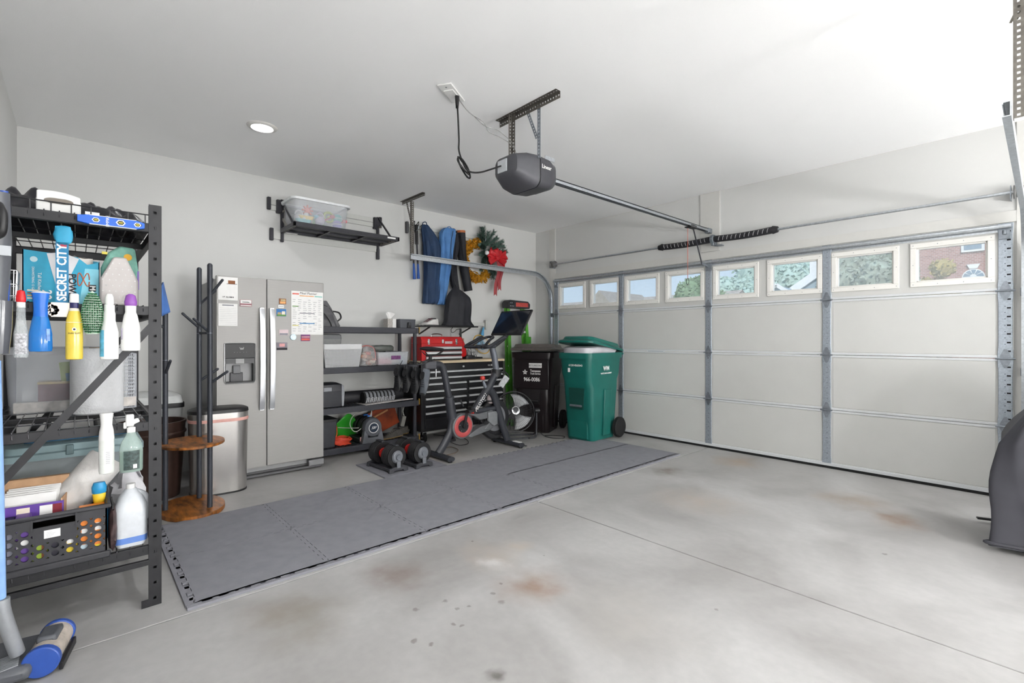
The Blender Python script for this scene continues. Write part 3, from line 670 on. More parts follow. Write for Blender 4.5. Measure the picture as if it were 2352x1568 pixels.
# top tier
GFAB = mat('grey_leather', '#57575a', .45, var=.25, scale=9, bump=.3, bscale=25)
bk = thing('grey_backpack', 'slouching grey backpack with dark trim on the shelf top', 'backpack', (.27, 2.33, z1))
b = MB(); rings = []
for k in range(11):
    t = k/10; z = .0+.27*t; wd = .22*(1-.55*t**1.6); dp = .30*(1-.5*t); oy = -.05*t**1.5
    rings.append([(x+.012*math.sin(5*y*20+t*9), y+oy+.006*math.sin(40*x+t*7), z+.01*math.sin(x*30)) for x, y in rrect(wd, dp, .06, 4)])
b.loft(rings).obj('body', GFAB, bk)
b = MB(); b.tube(catmull([(.05, -.05, .24), (.06, .02, .21), (.08, .08, .13), (.09, .12, .02)], 6), .006, 6); b.tube(catmull([(.08, -.14, .19), (.11, -.05, .15), (.115, .02, .06), (.11, .04, .005)], 6), .006, 6); b.obj('piping', BLACK, bk)
b = MB(); b.tube(catmull([(.03, .085, .17), (.04, .15, .155), (.04, .17, .10), (.03, .13, .06)], 6), .011, 8, ry=.004); b.obj('strap', BLACK, bk)
p = at(897, 749, .22)
t = thing('tissue_box', 'patterned cube tissue box with a white tissue sticking up', 'tissue box', (.22, p.y-.01, z1))
b = MB(); b.cbox((0, 0, .055), (.11, .11, .11)); b.obj('box', mat('tissue_pattern', '#b3aea9', .7, var=.35, scale=90), t, bevel=.003)
b = MB(); b.box(.02, .0555, .01, .0555, .0, .1105); b.obj('side_panel', PAPER, t)
b = MB(); b.grid(lambda u, v: (-.01+.03*math.sin(6*u+2*v)*v, -.045*(.35+v)+.09*(.35+v)*u, .108+.085*v*(.75+.3*math.sin(3.2*u))), 14, 8); b.obj('tissue', PAPER, t, solid=.001)
p = at(928, 749, .25)
t = thing('file_box', 'small dark grey plastic box beside the tissue box', 'box', (.27, p.y, z1))
b = MB(); b.stack([(.14, .205, .01, 0), (.15, .215, .012, .095)], 4); b.obj('body', mat('slate_plastic', '#43464c', .5), t)
b = MB(); b.stack([(.155, .22, .012, .095), (.15, .215, .012, .108)], 4); b.obj('lid', MATS['slate_plastic'], t)
p = at(953, 740, .35)
t = thing('bar_clamp', 'black clamp with a cord clipped to the shelf end', 'clamp', (.33, 3.325, z1))
b = MB(); b.cbox((0, 0, .035), (.05, .05, .07)); b.obj('jaw', BLACK, t, bevel=.008)
b = MB(); b.cyl((.02, 0, .05), (.035, 0, .05), .02); b.obj('knob', DGREY, t)
# yellow tag clips
for k, (px, py, X) in enumerate(((962, 758, .49), (963, 922, .49), (961, 1003, .49))):
    p = at(px, py, X); o = thing('corner_clip', ['small yellow tag clipped to the shelf top corner', 'small yellow tag clipped to the third shelf corner', 'small yellow tag on the lowest shelf corner'][k], 'tag', (X, 3.378, p.z), group='yellow tags on the resin shelf')
    MB().box(-.02, .004, 0, .004, -.035, .035).obj('plate', mat('tag_yellow', '#c29a45', .6), o); MB().box(-.008, -.001, .003, .006, -.02, .02).obj('slot', mat('tag_pale', '#e5dcc6', .6), o)
# second tier: basket, bins, bags
bs = thing('storage_basket', 'white perforated plastic basket on the second shelf', 'basket', (.30, 2.475, z2))
WB = mat('basket_white', '#d4d5d6', .5, var=.02)
bw, bd, bh = .27, .41, .245
def wallp(u, v): return None
b = MB()
b.stack([(bw*.86, bd*.88, .03, 0), (bw*.86, bd*.88, .03, .004)], 4)
b.obj('floor_panel', WB, bs)
b = MB()
def side(p00, p10, p01, p11, nu, nv, hx, hz):
    """panel with a real grid of holes, from rails and bridges"""
    A, B_, Cc, Dd = map(Vector, (p00, p10, p01, p11)); nn = (B_-A).cross(Cc-A).normalized()
    P = lambda u, v: A*(1-u)*(1-v)+B_*u*(1-v)+Cc*(1-u)*v+Dd*u*v
    for j in range(nv+1): b.bar(P(0, j/nv), P(1, j/nv), .0025, hz, (P(.5, 1)-P(.5, 0)).normalized())
    for i in range(nu+1): b.bar(P(i/nu, 0), P(i/nu, 1), hx, .0025, nn)
w0, d0, w1, d1 = bw*.86/2, bd*.88/2, bw/2, bd/2
side((w0, -d0, 0), (w0, d0, 0), (w1, -d1, bh-.05), (w1, d1, bh-.05), 26, 15, .0085, .0085)
side((-w0, -d0, 0), (w0, -d0, 0), (-w1, -d1, bh-.05), (w1, -d1, bh-.05), 17, 15, .0085, .0085)
side((-w0, d0, 0), (w0, d0, 0), (-w1, d1, bh-.05), (w1, d1, bh-.05), 17, 15, .0085, .0085)
side((-w0, -d0, 0), (-w0, d0, 0), (-w1, -d1, bh-.05), (-w1, d1, bh-.05), 26, 15, .0085, .0085)
b.obj('lattice_wall', WB, bs)
b = MB(); o_ = [(x, y) for x, y in rrect(bw+.02, bd+.02, .02, 4)]; i_ = [(x, y) for x, y in rrect(bw-.005, bd-.005, .015, 4)]
b.loft([[(x, y, bh-.055) for x, y in o_], [(x, y, bh) for x, y in o_], [(x, y, bh) for x, y in i_], [(x, y, bh-.055) for x, y in i_]], closed=True); b.obj('rim', WB, bs)
b = MB(); pillow(b, (0, 0, .12), (bw*.78, bd*.8, .22), .5, amp=.02); b.obj('dark_lining', mat('lining_dark', '#4b4b4d', .9), bs)
gb = thing('grey_bin', 'grey lidded bin behind the white basket', 'bin', (.115, 2.40, z2))
b = MB(); b.stack([(.10, .30, .02, 0), (.11, .34, .02, .30)], 4); b.obj('body', mat('bin_grey', '#9a9b9b', .5), gb)
b = MB(); b.stack([(.115, .345, .02, .30), (.115, .34, .03, .345), (.09, .30, .03, .358)], 4); b.obj('lid', mat('bin_lid_grey', '#86888a', .5), gb)
pb = thing('zip_bag', 'clear plastic bag with pink seam full of small parts', 'bag', (.33, 2.79, z2))
b = MB(); rings = []
for k in range(9):
    t = k/8; rings.append([(x, y+.02*t, .002+.215*t) for x, y in rrect(.15*(1-.85*t**2)+.012, .20*(1-.42*t**1.5), .05*(1-.7*t), 4)])
b.loft(rings).obj('film', film('bag_clear', '#e8e6e6', .30), pb)
b = MB(); b.tube(catmull([(.02, -.07, .215), (.02, .0, .225), (.02, .07, .20), (.04, .085, .14), (.06, .08, .06)], 5), .005, 6); b.obj('seam', mat('seam_pink', '#c76a66', .6), pb)
rnd = random.Random(5)
for k, cl in enumerate(('#b07b6c', '#cdb7a5', '#a86e62', '#d9cfc7', '#8e6e5c', '#c59a86', '#d2c2b6', '#a04b40')):
    b = MB(); pillow(b, (rnd.uniform(-.03, .03), rnd.uniform(-.06, .06), .03+.015*k), (.06, .08, .05), .7, 10, 7, .05, seed=k); b.obj('part_packet', mat('packet_%d' % k, cl, .5), pb)
cb = thing('craft_box', 'clear plastic box holding pink and purple craft supplies', 'box', (.31, 3.08, z2))
b = MB(); o_ = lambda z, s_: [(x, y, z) for x, y in rrect(.22*s_, .40*s_, .02, 4)]
b.loft([o_(.0, .94), o_(.15, 1), o_(.15, .97), o_(.004, .91)]); b.obj('shell', film('clear_plastic', '#e6e9ee', .32), cb)
MB().cbox((.03, -.10, .04), (.13, .16, .07)).obj('pink_packet', mat('pink_plastic', '#d77f93', .5), cb, bevel=.01)
MB().cbox((.108, .03, .085), (.003, .12, .045)).obj('purple_card', mat('purple_print', '#6d3a6e', .5, var=.3, scale=40), cb)
MB().cbox((.09, .03, .045), (.01, .11, .05)).obj('white_pack', PAPER, cb, bevel=.004)
MB().cbox((.0, .12, .05), (.12, .10, .09)).obj('blue_pack', mat('pale_blue', '#8fa5c4', .5), cb, bevel=.008)
MB().cbox((.05, -.14, .10), (.06, .07, .07)).obj('white_roll', PAPER, cb, bevel=.02)
pu = thing('grey_pouch', 'shiny grey green pouch lying across the craft box', 'pouch', (.27, 3.0, z2+.19))
b = MB(); pillow(b, (0, 0, 0), (.16, .30, .075), .6, 24, 13, .07, 3, 4); b.obj('pouch', mat('pouch_grey', '#5c605c', .3, var=.2, scale=12), pu)
MB().cbox((.0, .10, -.038), (.17, .18, .012)).obj('tray', DGREY, pu)
# third tier: case, rollers, magazine
tc_ = thing('tool_case', 'black and grey plastic tool case on the third shelf', 'tool case', (.28, 2.345, z3))
b = MB(); b.stack([(.20, .27, .015, 0), (.22, .30, .02, .17)], 4); b.obj('body', DGREY, tc_)
b = MB(); b.stack([(.225, .305, .03, .17), (.215, .29, .03, .235), (.15, .20, .03, .255)], 4); b.obj('lid', mat('case_black', '#2a2a2f', .45), tc_)
b = MB(); b.cbox((.112, -.02, .19), (.012, .09, .045)); b.obj('latch', mat('latch_grey', '#8f9196', .45), tc_, bevel=.006)
b = MB(); b.prism([(.13, 0), (.155, 0), (.165, .15), (.155, .22), (.13, .235)], .06, .115, 'yz'); b.obj('end_bracket', mat('latch_grey', '#8f9196', .45), tc_, bevel=.006)
MAG = mat('magazine_print', '#c5c0bd', .5, var=.3, scale=30)
mg = tag(MB().add([(.27, 2.70, z3+.002), (.50, 2.70, z3+.004), (.515, 3.28, z3+.03), (.26, 3.30, z3+.004), (.27, 2.70, z3-.002), (.50, 2.70, z3-.001), (.515, 3.28, z3+.022), (.26, 3.30, z3-.002)], [(0,1,2,3),(4,7,6,5),(0,4,5,1),(1,5,6,2),(2,6,7,3),(3,7,4,0)]).obj('magazine', MAG), 'magazine page lying under the foam rollers', 'magazine')
def roller(label, x, y0, y1, z, r, ribbed):
    t = thing('foam_roller', label, 'foam roller', (x, (y0+y1)/2, z+r), group='foam rollers on the third shelf'); h = (y1-y0)/2; b = MB()
    if not ribbed:
        b.lathe([(r*.72, -h+.03), (r*.74, -h), (r*.98, -h), (r, -h+.004), (r, h-.004), (r*.98, h), (r*.74, h), (r*.72, h-.03)], n=28, axis='Y'); b.obj('tube', mat('roller_black', '#202024', .6), t)
        MB().cyl((0, -h+.03, 0), (0, h-.03, 0), r*.72, n=20).obj('core', BLACK, t)
    else:
        b.lathe([(r*.5, -h), (r*.93, -h), (r*.93, h), (r*.5, h)], n=24, axis='Y'); b.obj('core', RUB, t)
        G = mat('roller_grey', '#7b7c82', .6)
        for k in range(8):
            y = -h+.01+(2*h-.02)*(k+.5)/8; MB().lathe([(r*.92, y-.0125), (r, y-.0125), (r, y+.0125), (r*.92, y+.0125)], n=24, axis='Y').obj('band', G, t)
        b = MB()
        for k in range(16):
            for q in range(4):
                a = R(-8-q*14+(k % 2)*7); y = -h+.012+(2*h-.024)*(k+.5)/16
                b.cbox((r*1.0*math.cos(a), y, r*1.0*math.sin(a)), (.012, .010, .010), (0, -a, 0))
        b.obj('knob_pattern', mat('roller_pale', '#c9c9cc', .6), t)['kind'] = 'stuff'
roller('hollow black foam roller behind the ribbed grey one', .24, 2.53, 3.27, z3+.003, .068, False)
roller('ribbed grey massage roller lying before the black one', .375, 2.72, 3.10, z3+.004, .066, True)
# bottom tier
tt = thing('grey_tote', 'dark grey lidded tote on the lowest shelf', 'tote', (.27, 2.30, z4))
b = MB(); b.stack([(.26, .20, .015, 0), (.29, .24, .015, .27)], 4); b.obj('body', DGREY, tt)
b = MB(); b.stack([(.31, .26, .02, .27), (.31, .26, .02, .30)], 4); b.obj('lid', BLACK, tt)
ORC = mat('orange_cable', '#d2482f', .5)
oc = thing('extension_cord', 'coiled orange extension cord on the lowest shelf', 'cord', (.35, 2.47, z4))
b = MB(); pts = []
for i in range(150):
    a = i*.42; rr_ = .085+.012*math.sin(i*.9); pts.append((rr_*.8*math.cos(a), rr_*1.15*math.sin(a)+.02, .008+.075*i/150+.006*math.sin(i*1.7)))
b.tube(pts, .005, 6); b.tube(catmull([(-.02, -.10, .07), (-.01, -.14, .17), (0, -.12, .25), (.01, -.05, .24), (.0, -.03, .12), (-.02, -.06, .05)], 6), .005, 6)
b.tube(catmull([(.02, -.12, .05), (.02, -.15, .13), (0, -.14, .22), (.0, -.09, .26), (.01, -.06, .16), (.0, -.04, .06)], 6), .005, 6)
b.obj('coil', ORC, oc)
gs = tag(MB().grid(lambda u, v: (.12+.10*v+.02*math.sin(5*u), 2.43+.33*u, z4+.01+.29*v*(1-.5*(2*u-1)**2)+.02*math.sin(7*u+3*v)), 12, 10).obj('green_sled', mat('green_plastic', '#2f8f2a', .4), solid=.004), 'bright green plastic sheet behind the orange cord', 'sled')
# adjustable dumbbell on its cradle (big)
def big_dumbbell():
    t = thing('dumbbell_cradle', 'round adjustable dumbbell in a grey cradle on the lowest shelf', 'dumbbell', (.31, 2.80, z4))
    for k in range(7):
        x = -.19+k*.045
        if k in (3,): continue
        MB().cyl((x, 0, .165), (x+.03, 0, .165), .115-.003*abs(k-5), n=28).obj('weight_plate', BLACK, t, bevel=.004)
    MB().cyl((.12, 0, .165), (.175, 0, .165), .112, .098, n=28).obj('end_hub', mat('hub_grey', '#4d5056', .5), t, bevel=.008)
    b = MB(); b.lathe([(.052, .175), (.052, .179), (.058, .179), (.058, .175)], (0, 0, .165), 28, axis='X'); b.obj('dial_ring', PAPER, t)
    MB().cyl((.174, 0, .165), (.177, 0, .165), .05, n=28).obj('dial', mat('dial_navy', '#152436', .4), t)
    text('SBF', .04, PAPER, t, (.1775, 0, .165), shear=.4)
    b = MB(); b.prism([(-.13, 0), (.13, 0), (.10, .14), (.075, .14), (.06, .06), (-.06, .06), (-.075, .14), (-.10, .14)], .11, .17, 'yz'); b.obj('cradle_end', mat('cradle_grey', '#5b5e64', .5), t, bevel=.004)
    MB().box(-.20, .11, -.13, .12, 0, .05).obj('cradle_base', DGREY, t, bevel=.006)
    for x in (.07, -.03): MB().cbox((x, 0, .285), (.03, .05, .016)).obj('release_tab', mat('tab_blue', '#2f6fc0', .4), t, bevel=.004)
    MB().cbox((.112, -.105, .045), (.003, .05, .045)).obj('warning_sticker', mat('sticker', '#c9a09a', .6, var=.3, scale=60), t)
big_dumbbell()
RUST = mat('rust_board', '#8a3a1c', .7, var=.55, scale=6, bump=.1)
bd_ = thing('painted_board', 'rusty orange painted board leaning against the back wall', 'board', (.10, 3.06, z4))
MB().cbox((0, 0, .17), (.02, .46, .30), (R(22), R(8), 0)).obj('board', RUST, bd_, bevel=.003)
b = MB(); b.cbox((.02, -.08, .22), (.025, .38, .02), (R(22), 0, 0)); b.obj('edge_strip', mat('board_edge', '#a8764a', .6, var=.3), bd_)
SHO = mat('shoe_grey', '#4a4743', .8, var=.25, scale=40, bump=.2); SOLE = mat('sole_tan', '#8f7446', .7, var=.15); LACE = mat('lace_grey', '#8d8a84', .8)
def shoe(name, label, loc, rz, L, mu, ms, group, sc=1., lace=LACE, rot=None):
    """low trainer, toe along -y, L long"""
    t = thing(name, label, 'shoe', loc, rz, group, rot)
    def prof(y):   # y 0 heel .. 1 toe -> half width, upper height
        w = .034+.012*math.sin(math.pi*min(1, y*1.15))+.006*(y > .55); h = .095-.012*y if y < .35 else .092-.075*((y-.35)/.65)**.8
        if y < .05: w *= .75
        if y > .93: w *= .72
        return w*sc, h*sc
    rs, ru = [], []
    for k in range(15):
        y = k/14; w, h = prof(y); yy = L/2-L*y
        rs.append([(w*1.06*math.cos(a), yy, .012+.012*math.sin(a)) for a in [2*math.pi*i/12 for i in range(12)]])
        ru.append([(w*.98*math.copysign(abs(math.cos(a))**.7, math.cos(a))*(1 if math.sin(a) < .2 else .8), yy, max(.016, .018+(h-.018)*(.0 if math.sin(a) < 0 else math.sin(a)**.8))) for a in [2*math.pi*i/12 for i in range(12)]])
    MB().loft(rs).obj('sole', ms, t); MB().loft(ru).obj('upper', mu, t)
    b = MB(); b.lathe([(.022*sc, .0), (.03*sc, .004), (.028*sc, .014), (.02*sc, .012)], (0, L*.22, .086*sc), 16, sx=.9, sy=1.5); b.obj('collar', mat('collar_dark', '#222', .9) if 0 else BLACK, t)
    for k in range(4): y = L*.06-k*.022; MB().tube([(-.022*sc, y, .084*sc-.012*k), (0, y, .094*sc-.013*k), (.022*sc, y, .084*sc-.012*k)], .003, 6).obj('lace', lace, t)
    return t
shoe('old_sneaker', 'worn dark trainer with tan sole on the lowest shelf', (.395, 3.07, z4), R(12), .29, SHO, SOLE, 'worn trainers on the lowest shelf', 1.05)
shoe('old_sneaker', 'worn dark trainer behind its mate beneath the power brick', (.29, 3.21, z4), R(8), .27, SHO, SOLE, 'worn trainers on the lowest shelf', 1.)
wc = thing('white_cable', 'white cable looping down behind the third shelf', 'cable', (.30, 2.62, z4))
WC = mat('white_cable', '#b9b8b2', .6)
b = MB(); b.tube(catmull([(-.18, -.22, .18), (-.05, -.05, .16), (.08, .10, .17), (.10, .17, .27), (.06, .20, .35), (-.02, .05, .30), (.02, -.02, .20), (.10, .02, .13), (.10, .18, .26), (.09, .20, .36)], 7), .0045, 6); b.obj('cable', WC, wc)
pw = thing('power_brick', 'grey power brick hanging on its cable over the trainers', 'power adapter', (.42, 3.20, z4+.185))
MB().cbox((0, 0, 0), (.03, .05, .12), (R(-14), 0, 0)).obj('brick', mat('brick_grey', '#6c6b66', .5), pw, bevel=.006)
b = MB(); b.tube(catmull([(0, .015, .06), (0, .0, .12), (.0, .03, .20), (.0, .06, .235)], 6), .004, 6); b.obj('cable', WC, pw)
# ================================================================ tool chest and what stands on it
TCB = mat('chest_black', '#1d1d20', .3, var=.1, coat=.3); ALU = mat('aluminium_trim', '#dfe0e2', .3, .35, var=.03)
ch = thing('tool_chest', 'black rolling tool chest with silver drawer handles and wooden top', 'tool chest', (.04, 3.41, 0))
W_, D_ = 1.30, .44
MB().box(0, D_, 0, W_, .135, .955).obj('body', TCB, ch, bevel=.008)
MB().box(-.005, D_+.015, -.012, W_+.012, .955, .985).obj('worktop', mat('maple_top', '#d2bf9f', .5, var=.1, scale=6, aniso=(8, 1, 1)), ch, bevel=.003)
xf = D_
def drawer(y0, y1, z0, z1, hd=True):
    o = MB().box(xf-.002, xf+.012, y0, y1, z0, z1).obj('drawer', TCB, ch, bevel=.003)
    if hd: b = MB(); b.prism([(xf+.012, z1-.028), (xf+.03, z1-.024), (xf+.03, z1-.012), (xf+.012, z1-.004)], y0+.005, y1-.005, 'xz'); b.obj('handle', ALU, o)
drawer(.05, W_-.03, .80, .868); drawer(.05, W_-.03, .73, .795)
zz = .725
for k in range(5):
    drawer(.05, .66, zz-.085, zz-.005); drawer(.70, W_-.03, zz-.085, zz-.005); zz -.09 if 0 else None
    zz -= .088
drawer(.05, .66, .165, .285, False); drawer(.70, W_-.03, .165, .285, False)
MB().cyl((xf+.001, .62, .905), (xf+.012, .62, .905), .012, n=14).obj('lock', ALU, ch)
text('U.S. GENERAL', .03, WHITE, ch, (xf+.0015, 1.1, .905), name='lettering', sx=.8)
for x in (.06, D_-.06):
    for y in (.07, W_-.07):
        t = MB(); t.cyl((x-.0, y-.018, .058), (x, y+.018, .058), .057, n=20); wh = t.obj('caster_wheel', RUB, ch, bevel=.006)
        b = MB(); b.box(x-.02, x+.025, y-.03, y-.022, .05, .135); b.box(x-.02, x+.025, y+.022, y+.03, .05, .135); b.box(x-.035, x+.035, y-.035, y+.035, .125, .136); b.cyl((x, y-.032, .058), (x, y+.032, .058), .012, n=10); b.obj('caster_fork', CHROME, wh)
rb = thing('red_tool_box', 'red metal tool box with silver drawer fronts on the tool chest', 'tool box', (.09, 3.50, .985))
W2, D2 = .62, .25
MB().box(0, D2, 0, W2, 0, .215).obj('body', RED, rb, bevel=.004)
b = MB(); b.prism([(0, .215), (D2, .215), (D2, .255), (D2-.03, .30), (0, .30)], 0, W2, 'xz'); ld_ = b.obj('lid', RED, rb, bevel=.005)
b = MB(); b.tube(catmull([(.12, .22, .30), (.12, .23, .325), (.12, .27, .335), (.12, .34, .335), (.12, .38, .325), (.12, .39, .30)], 5), .006, 8); b.obj('carry_handle', CHROME, rb)
for y in (.10, .52):
    b = MB(); b.cbox((D2+.004, y, .235), (.012, .03, .07)); b.cyl((D2+.01, y-.012, .22), (D2+.01, y+.012, .22), .008); b.obj('latch', CHROME, rb, bevel=.003)
MB().cbox((D2+.003, .31, .24), (.01, .03, .05)).obj('hasp', CHROME, rb, bevel=.003)
o = MB().cbox((D2+.002, .40, .225), (.003, .11, .028)).obj('name_plate', ALU, rb)
text('CRAFTSMAN', .018, RED, o, (D2+.004, .40, .225))
for k in range(3):
    z = .145-k*.062; o = MB().box(D2-.002, D2+.008, .06, W2-.02, z-.028, z+.03).obj('drawer', mat('drawer_black', '#151516', .4), rb)
    MB().prism([(D2+.008, z-.004), (D2+.02, z), (D2+.02, z+.02), (D2+.008, z+.028)], .06, W2-.02, 'xz').obj('drawer_pull', ALU, o)
# odds on the wooden top
CLB = mat('crystal_wire', '#a9a9ad', .25, .6)
wr = thing('wire_basket', 'tangled silver wire rack beside the red tool box', 'rack', (.16, 4.42, .985))
rnd = random.Random(9)
for k in range(14):
    a = rnd.uniform(0, 6.28); p0 = Vector((rnd.uniform(-.08, .08), rnd.uniform(-.10, .10), .03)); p1 = p0+Vector((rnd.uniform(-.08, .08), rnd.uniform(-.10, .10), rnd.uniform(.06, .16)))
    MB().tube([p0, (p0+p1)/2+Vector((0, .02, .02)), p1], .004, 6).obj('wire', CLB, wr)
MB().cbox((0, 0, .012), (.16, .24, .024)).obj('base_tray', BLACK, wr, bevel=.006)
hl = thing('camera_case', 'small black case lying on the tool chest top', 'case', (.24, 4.30, .985))
MB().stack([(.10, .16, .02, 0), (.10, .16, .025, .04), (.06, .12, .02, .05)], 4).obj('body', BLACK, hl); MB().cbox((.05, -.02, .03), (.012, .05, .025)).obj('clasp', DGREY, hl, bevel=.004)
gl = thing('tan_board', 'thin tan cardboard strip leaning on the wall behind the chest', 'cardboard', (.05, 4.32, .985)); MB().cbox((0, 0, .14), (.01, .05, .28), (0, R(6), 0)).obj('strip', mat('tan_card', '#a88a72', .8), gl); MB().cbox((.004, 0, .14), (.004, .03, .25), (0, R(6), 0)).obj('fold', mat('tan_card_light', '#b89a84', .8), gl)
# ================================================================ exercise bike
BK = mat('bike_black', '#33353b', .42, var=.06); BKD = mat('bike_dark', '#1d1d20', .5); BKG = mat('bike_guard_grey', '#6f7174', .4, .3, var=.06)
BX = 1.2
bk = thing('exercise_bike', 'black exercise bike with tilted screen beside the foam mat', 'exercise bike', (BX, 3.6, 0))
def q(px, py, dx=0.): return pX(px, py, BX+dx) - Vector((BX, 3.6, 0))
def qq(pts): return [q(*p) for p in pts]
UPX = (1, 0, 0)
# frame (elliptical tubes; x is the sideways direction)
b = MB(); P = catmull([(0, -.42, .05), (0, -.36, .12), (0, -.28, .24), (0, -.245, .36), (0, -.245, .44)], 5); b.tube(P, .045, 14, ry=.032, up=UPX); b.obj('rear_strut', BK, bk)
b = MB(); b.tube([(0, -.245, .40), (0, -.28, .60)], .052, 16, rr=[.055, .05]); b.cyl((0, -.278, .58), (0, -.288, .635), .056, n=18); b.obj('seat_tube', BK, bk)
b = MB(); b.cyl((.03, -.27, .61), (.12, -.22, .60), .008); b.ball((.12, -.22, .60), .014); b.cyl((.12, -.22, .60), (.13, -.19, .54), .009); b.obj('seat_lever', BKD, bk)
b = MB(); b.tube(catmull([(0, -.285, .62), (0, -.34, .86), (0, -.37, .95), (0, -.42, .985), (0, -.55, .985)], 6), .036, 14, ry=.04); b.obj('seat_post', BK, bk)
b = MB(); b.cbox((0, -.53, .985), (.075, .14, .085)); b.obj('seat_slider', mat('slider_grey', '#4c4d52', .5), bk, bevel=.012)
b = MB(); b.cyl((.0, -.45, .94), (.0, -.45, .86), .008); b.obj('slider_lever', CHROME, bk)
rings = []
for u, w_, h_, z in ((0, .02, .02, 1.155), (.08, .06, .035, 1.155), (.3, .085, .05, 1.15), (.5, .07, .048, 1.145), (.7, .035, .04, 1.142), (.9, .022, .035, 1.14), (1, .012, .02, 1.135)):
    y = -.64+.30*u; rings.append([(w_*math.cos(a), y, z+h_*.6*math.sin(a)*(1 if math.sin(a) > 0 else .7)) for a in [2*math.pi*i/16 for i in range(16)]])
MB().loft(rings).obj('saddle', mat('saddle_black', '#16161a', .5, var=.2), bk, sub=1)
b = MB()
for s_ in (-1, 1): b.tube(catmull([(s_*.03, -.60, 1.125), (s_*.025, -.55, 1.085), (s_*.02, -.45, 1.085), (s_*.012, -.37, 1.125)], 5), .005, 6)
b.cyl((0, -.52, 1.03), (0, -.52, 1.09), .018); b.obj('saddle_rail', BKD, bk)
# down tube, front fork, cross stay
b = MB(); b.tube([(0, -.06, .36), (0, .06, .47), (0, .26, .70), (0, .37, .86)], .05, 16, rr=[.045, .048, .055, .05], ry=.04); dt = b.obj('down_tube', BK, bk)
b = MB(); b.tube(catmull([(0, .22, .70), (0, .33, .62), (0, .40, .44), (0, .48, .22), (0, .55, .06)], 5), .045, 14, rr=None, ry=.034, up=UPX); b.obj('front_fork', BK, bk)
b = MB(); b.tube([(0, -.02, .44), (0, .34, .45)], .034, 12, ry=.03); b.obj('cross_stay', BK, bk)
b = MB(); b.tube([(0, .37, .82), (0, .38, .90)], .058, 18); b.obj('head_collar', BKD, bk)
b = MB(); b.tube([(0, .378, .88), (0, .345, 1.06), (0, .31, 1.17)], .036, 14, ry=.034); b.obj('stem', mat('stem_grey', '#6a6e76', .4, .3), bk)
b = MB(); b.cyl((.01, .21, .70), (.0, .18, .78), .022, .017, n=12); b.obj('knob_base', mat('stem_grey', '#6a6e76', .4), bk)
b = MB(); b.lathe([(.012, 0), (.026, .006), (.03, .02), (.026, .038), (.012, .045)], (0, .172, .79), 16); b.obj('resistance_knob', mat('knob_red', '#c4372f', .4), bk)
text('PELOTON', .052, PAPER, bk, (.044, .115, .545), (R(90), R(-50), R(90)), name='lettering', bold=.0006)
b = MB(); b.lathe([(.013, .0), (.013, .003), (.021, .003), (.021, .0)], (.042, -.002, .43), 18, axis='X'); b.obj('logo_ring', MATS['knob_red'], bk)
# drive
cy, cz = -.14, .31
b = MB(); b.lathe([(.10, .06), (.134, .055), (.14, .04), (.14, .0), (.10, -.01)], (0, cy, cz), 36, axis='X'); b.obj('crank_guard', BKG, bk)
b = MB(); b.lathe([(.068, .062), (.074, .067), (.112, .067), (.118, .062), (.112, .058), (.074, .058)], (0, cy, cz), 36, axis='X'); b.obj('red_ring', mat('ring_red', '#b04a4a', .4), bk)
b = MB(); b.cyl((.05, cy, cz), (.066, cy, cz), .066, n=28); b.obj('crank_hub', BKD, bk)
for k in range(5):
    a = 2*math.pi*k/5+.3; MB().cyl((.066, cy+.055*math.cos(a), cz+.055*math.sin(a)), (.069, cy+.055*math.cos(a), cz+.055*math.sin(a)), .006, n=8).obj('bolt', CHROME, bk)
b = MB(); b.bar((.08, cy, cz), (.09, cy+.03, cz+.16), .028, .018, UPX); b.cyl((.06, cy, cz), (.09, cy, cz), .02); b.obj('crank_arm', BKD, bk, bevel=.004)
b = MB(); b.cbox((.14, cy+.035, cz+.175), (.08, .09, .03), (R(12), 0, 0)); b.cyl((.09, cy+.03, cz+.165), (.14, cy+.03, cz+.17), .01); b.obj('pedal', BKD, bk, bevel=.006)
b = MB(); b.cbox((.14, cy+.035, cz+.205), (.07, .03, .04)); b.obj('pedal_cage', RUB, bk, bevel=.01)
b = MB(); b.bar((-.08, cy, cz), (-.09, cy-.03, cz-.16), .028, .018, UPX); b.cbox((-.13, cy-.035, cz-.17), (.08, .09, .03)); b.obj('far_crank', BKD, bk, bevel=.004)
arm = [(cy+.06, cz+.13), (.08, .42), (.27, .445), (.325, .42), (.325, .27), (.25, .22), (-.02, .17), (cy+.07, .19)]
b = MB(); b.prism([arm[0], arm[1], arm[2], arm[3], (.27, .36), (.10, .35), (.02, .40)], -.05, .05, 'yz'); b.prism([arm[3], arm[4], arm[5], (.16, .235), (.22, .29), (.27, .36)], -.05, .05, 'yz'); b.prism([(.22, .29), (.16, .235), arm[5], arm[6], arm[7], (.0, .23), (.10, .27)], -.05, .05, 'yz')
b.obj('belt_guard', BKG, bk, bevel=.008)
b = MB(); b.prism([(.20, .43), (.32, .43), (.335, .40), (.335, .28), (.28, .26), (.20, .33)], .04, .075, 'yz'); b.obj('sensor_box', mat('sensor_grey', '#808285', .4, .3), bk, bevel=.008)
fy, fz = .40, .33
b = MB(); b.lathe([(.10, -.02), (.20, -.025), (.215, -.02), (.215, .01), (.20, .015), (.10, .01)], (-.06, fy, fz), 44, axis='X'); b.obj('flywheel', BKD, bk)
b = MB(); b.lathe([(.11, .018), (.15, .02), (.155, .016), (.11, .010)], (-.06, fy, fz), 44, axis='X'); b.obj('flywheel_ring', mat('ring_steel', '#8c8e92', .3, .6), bk)
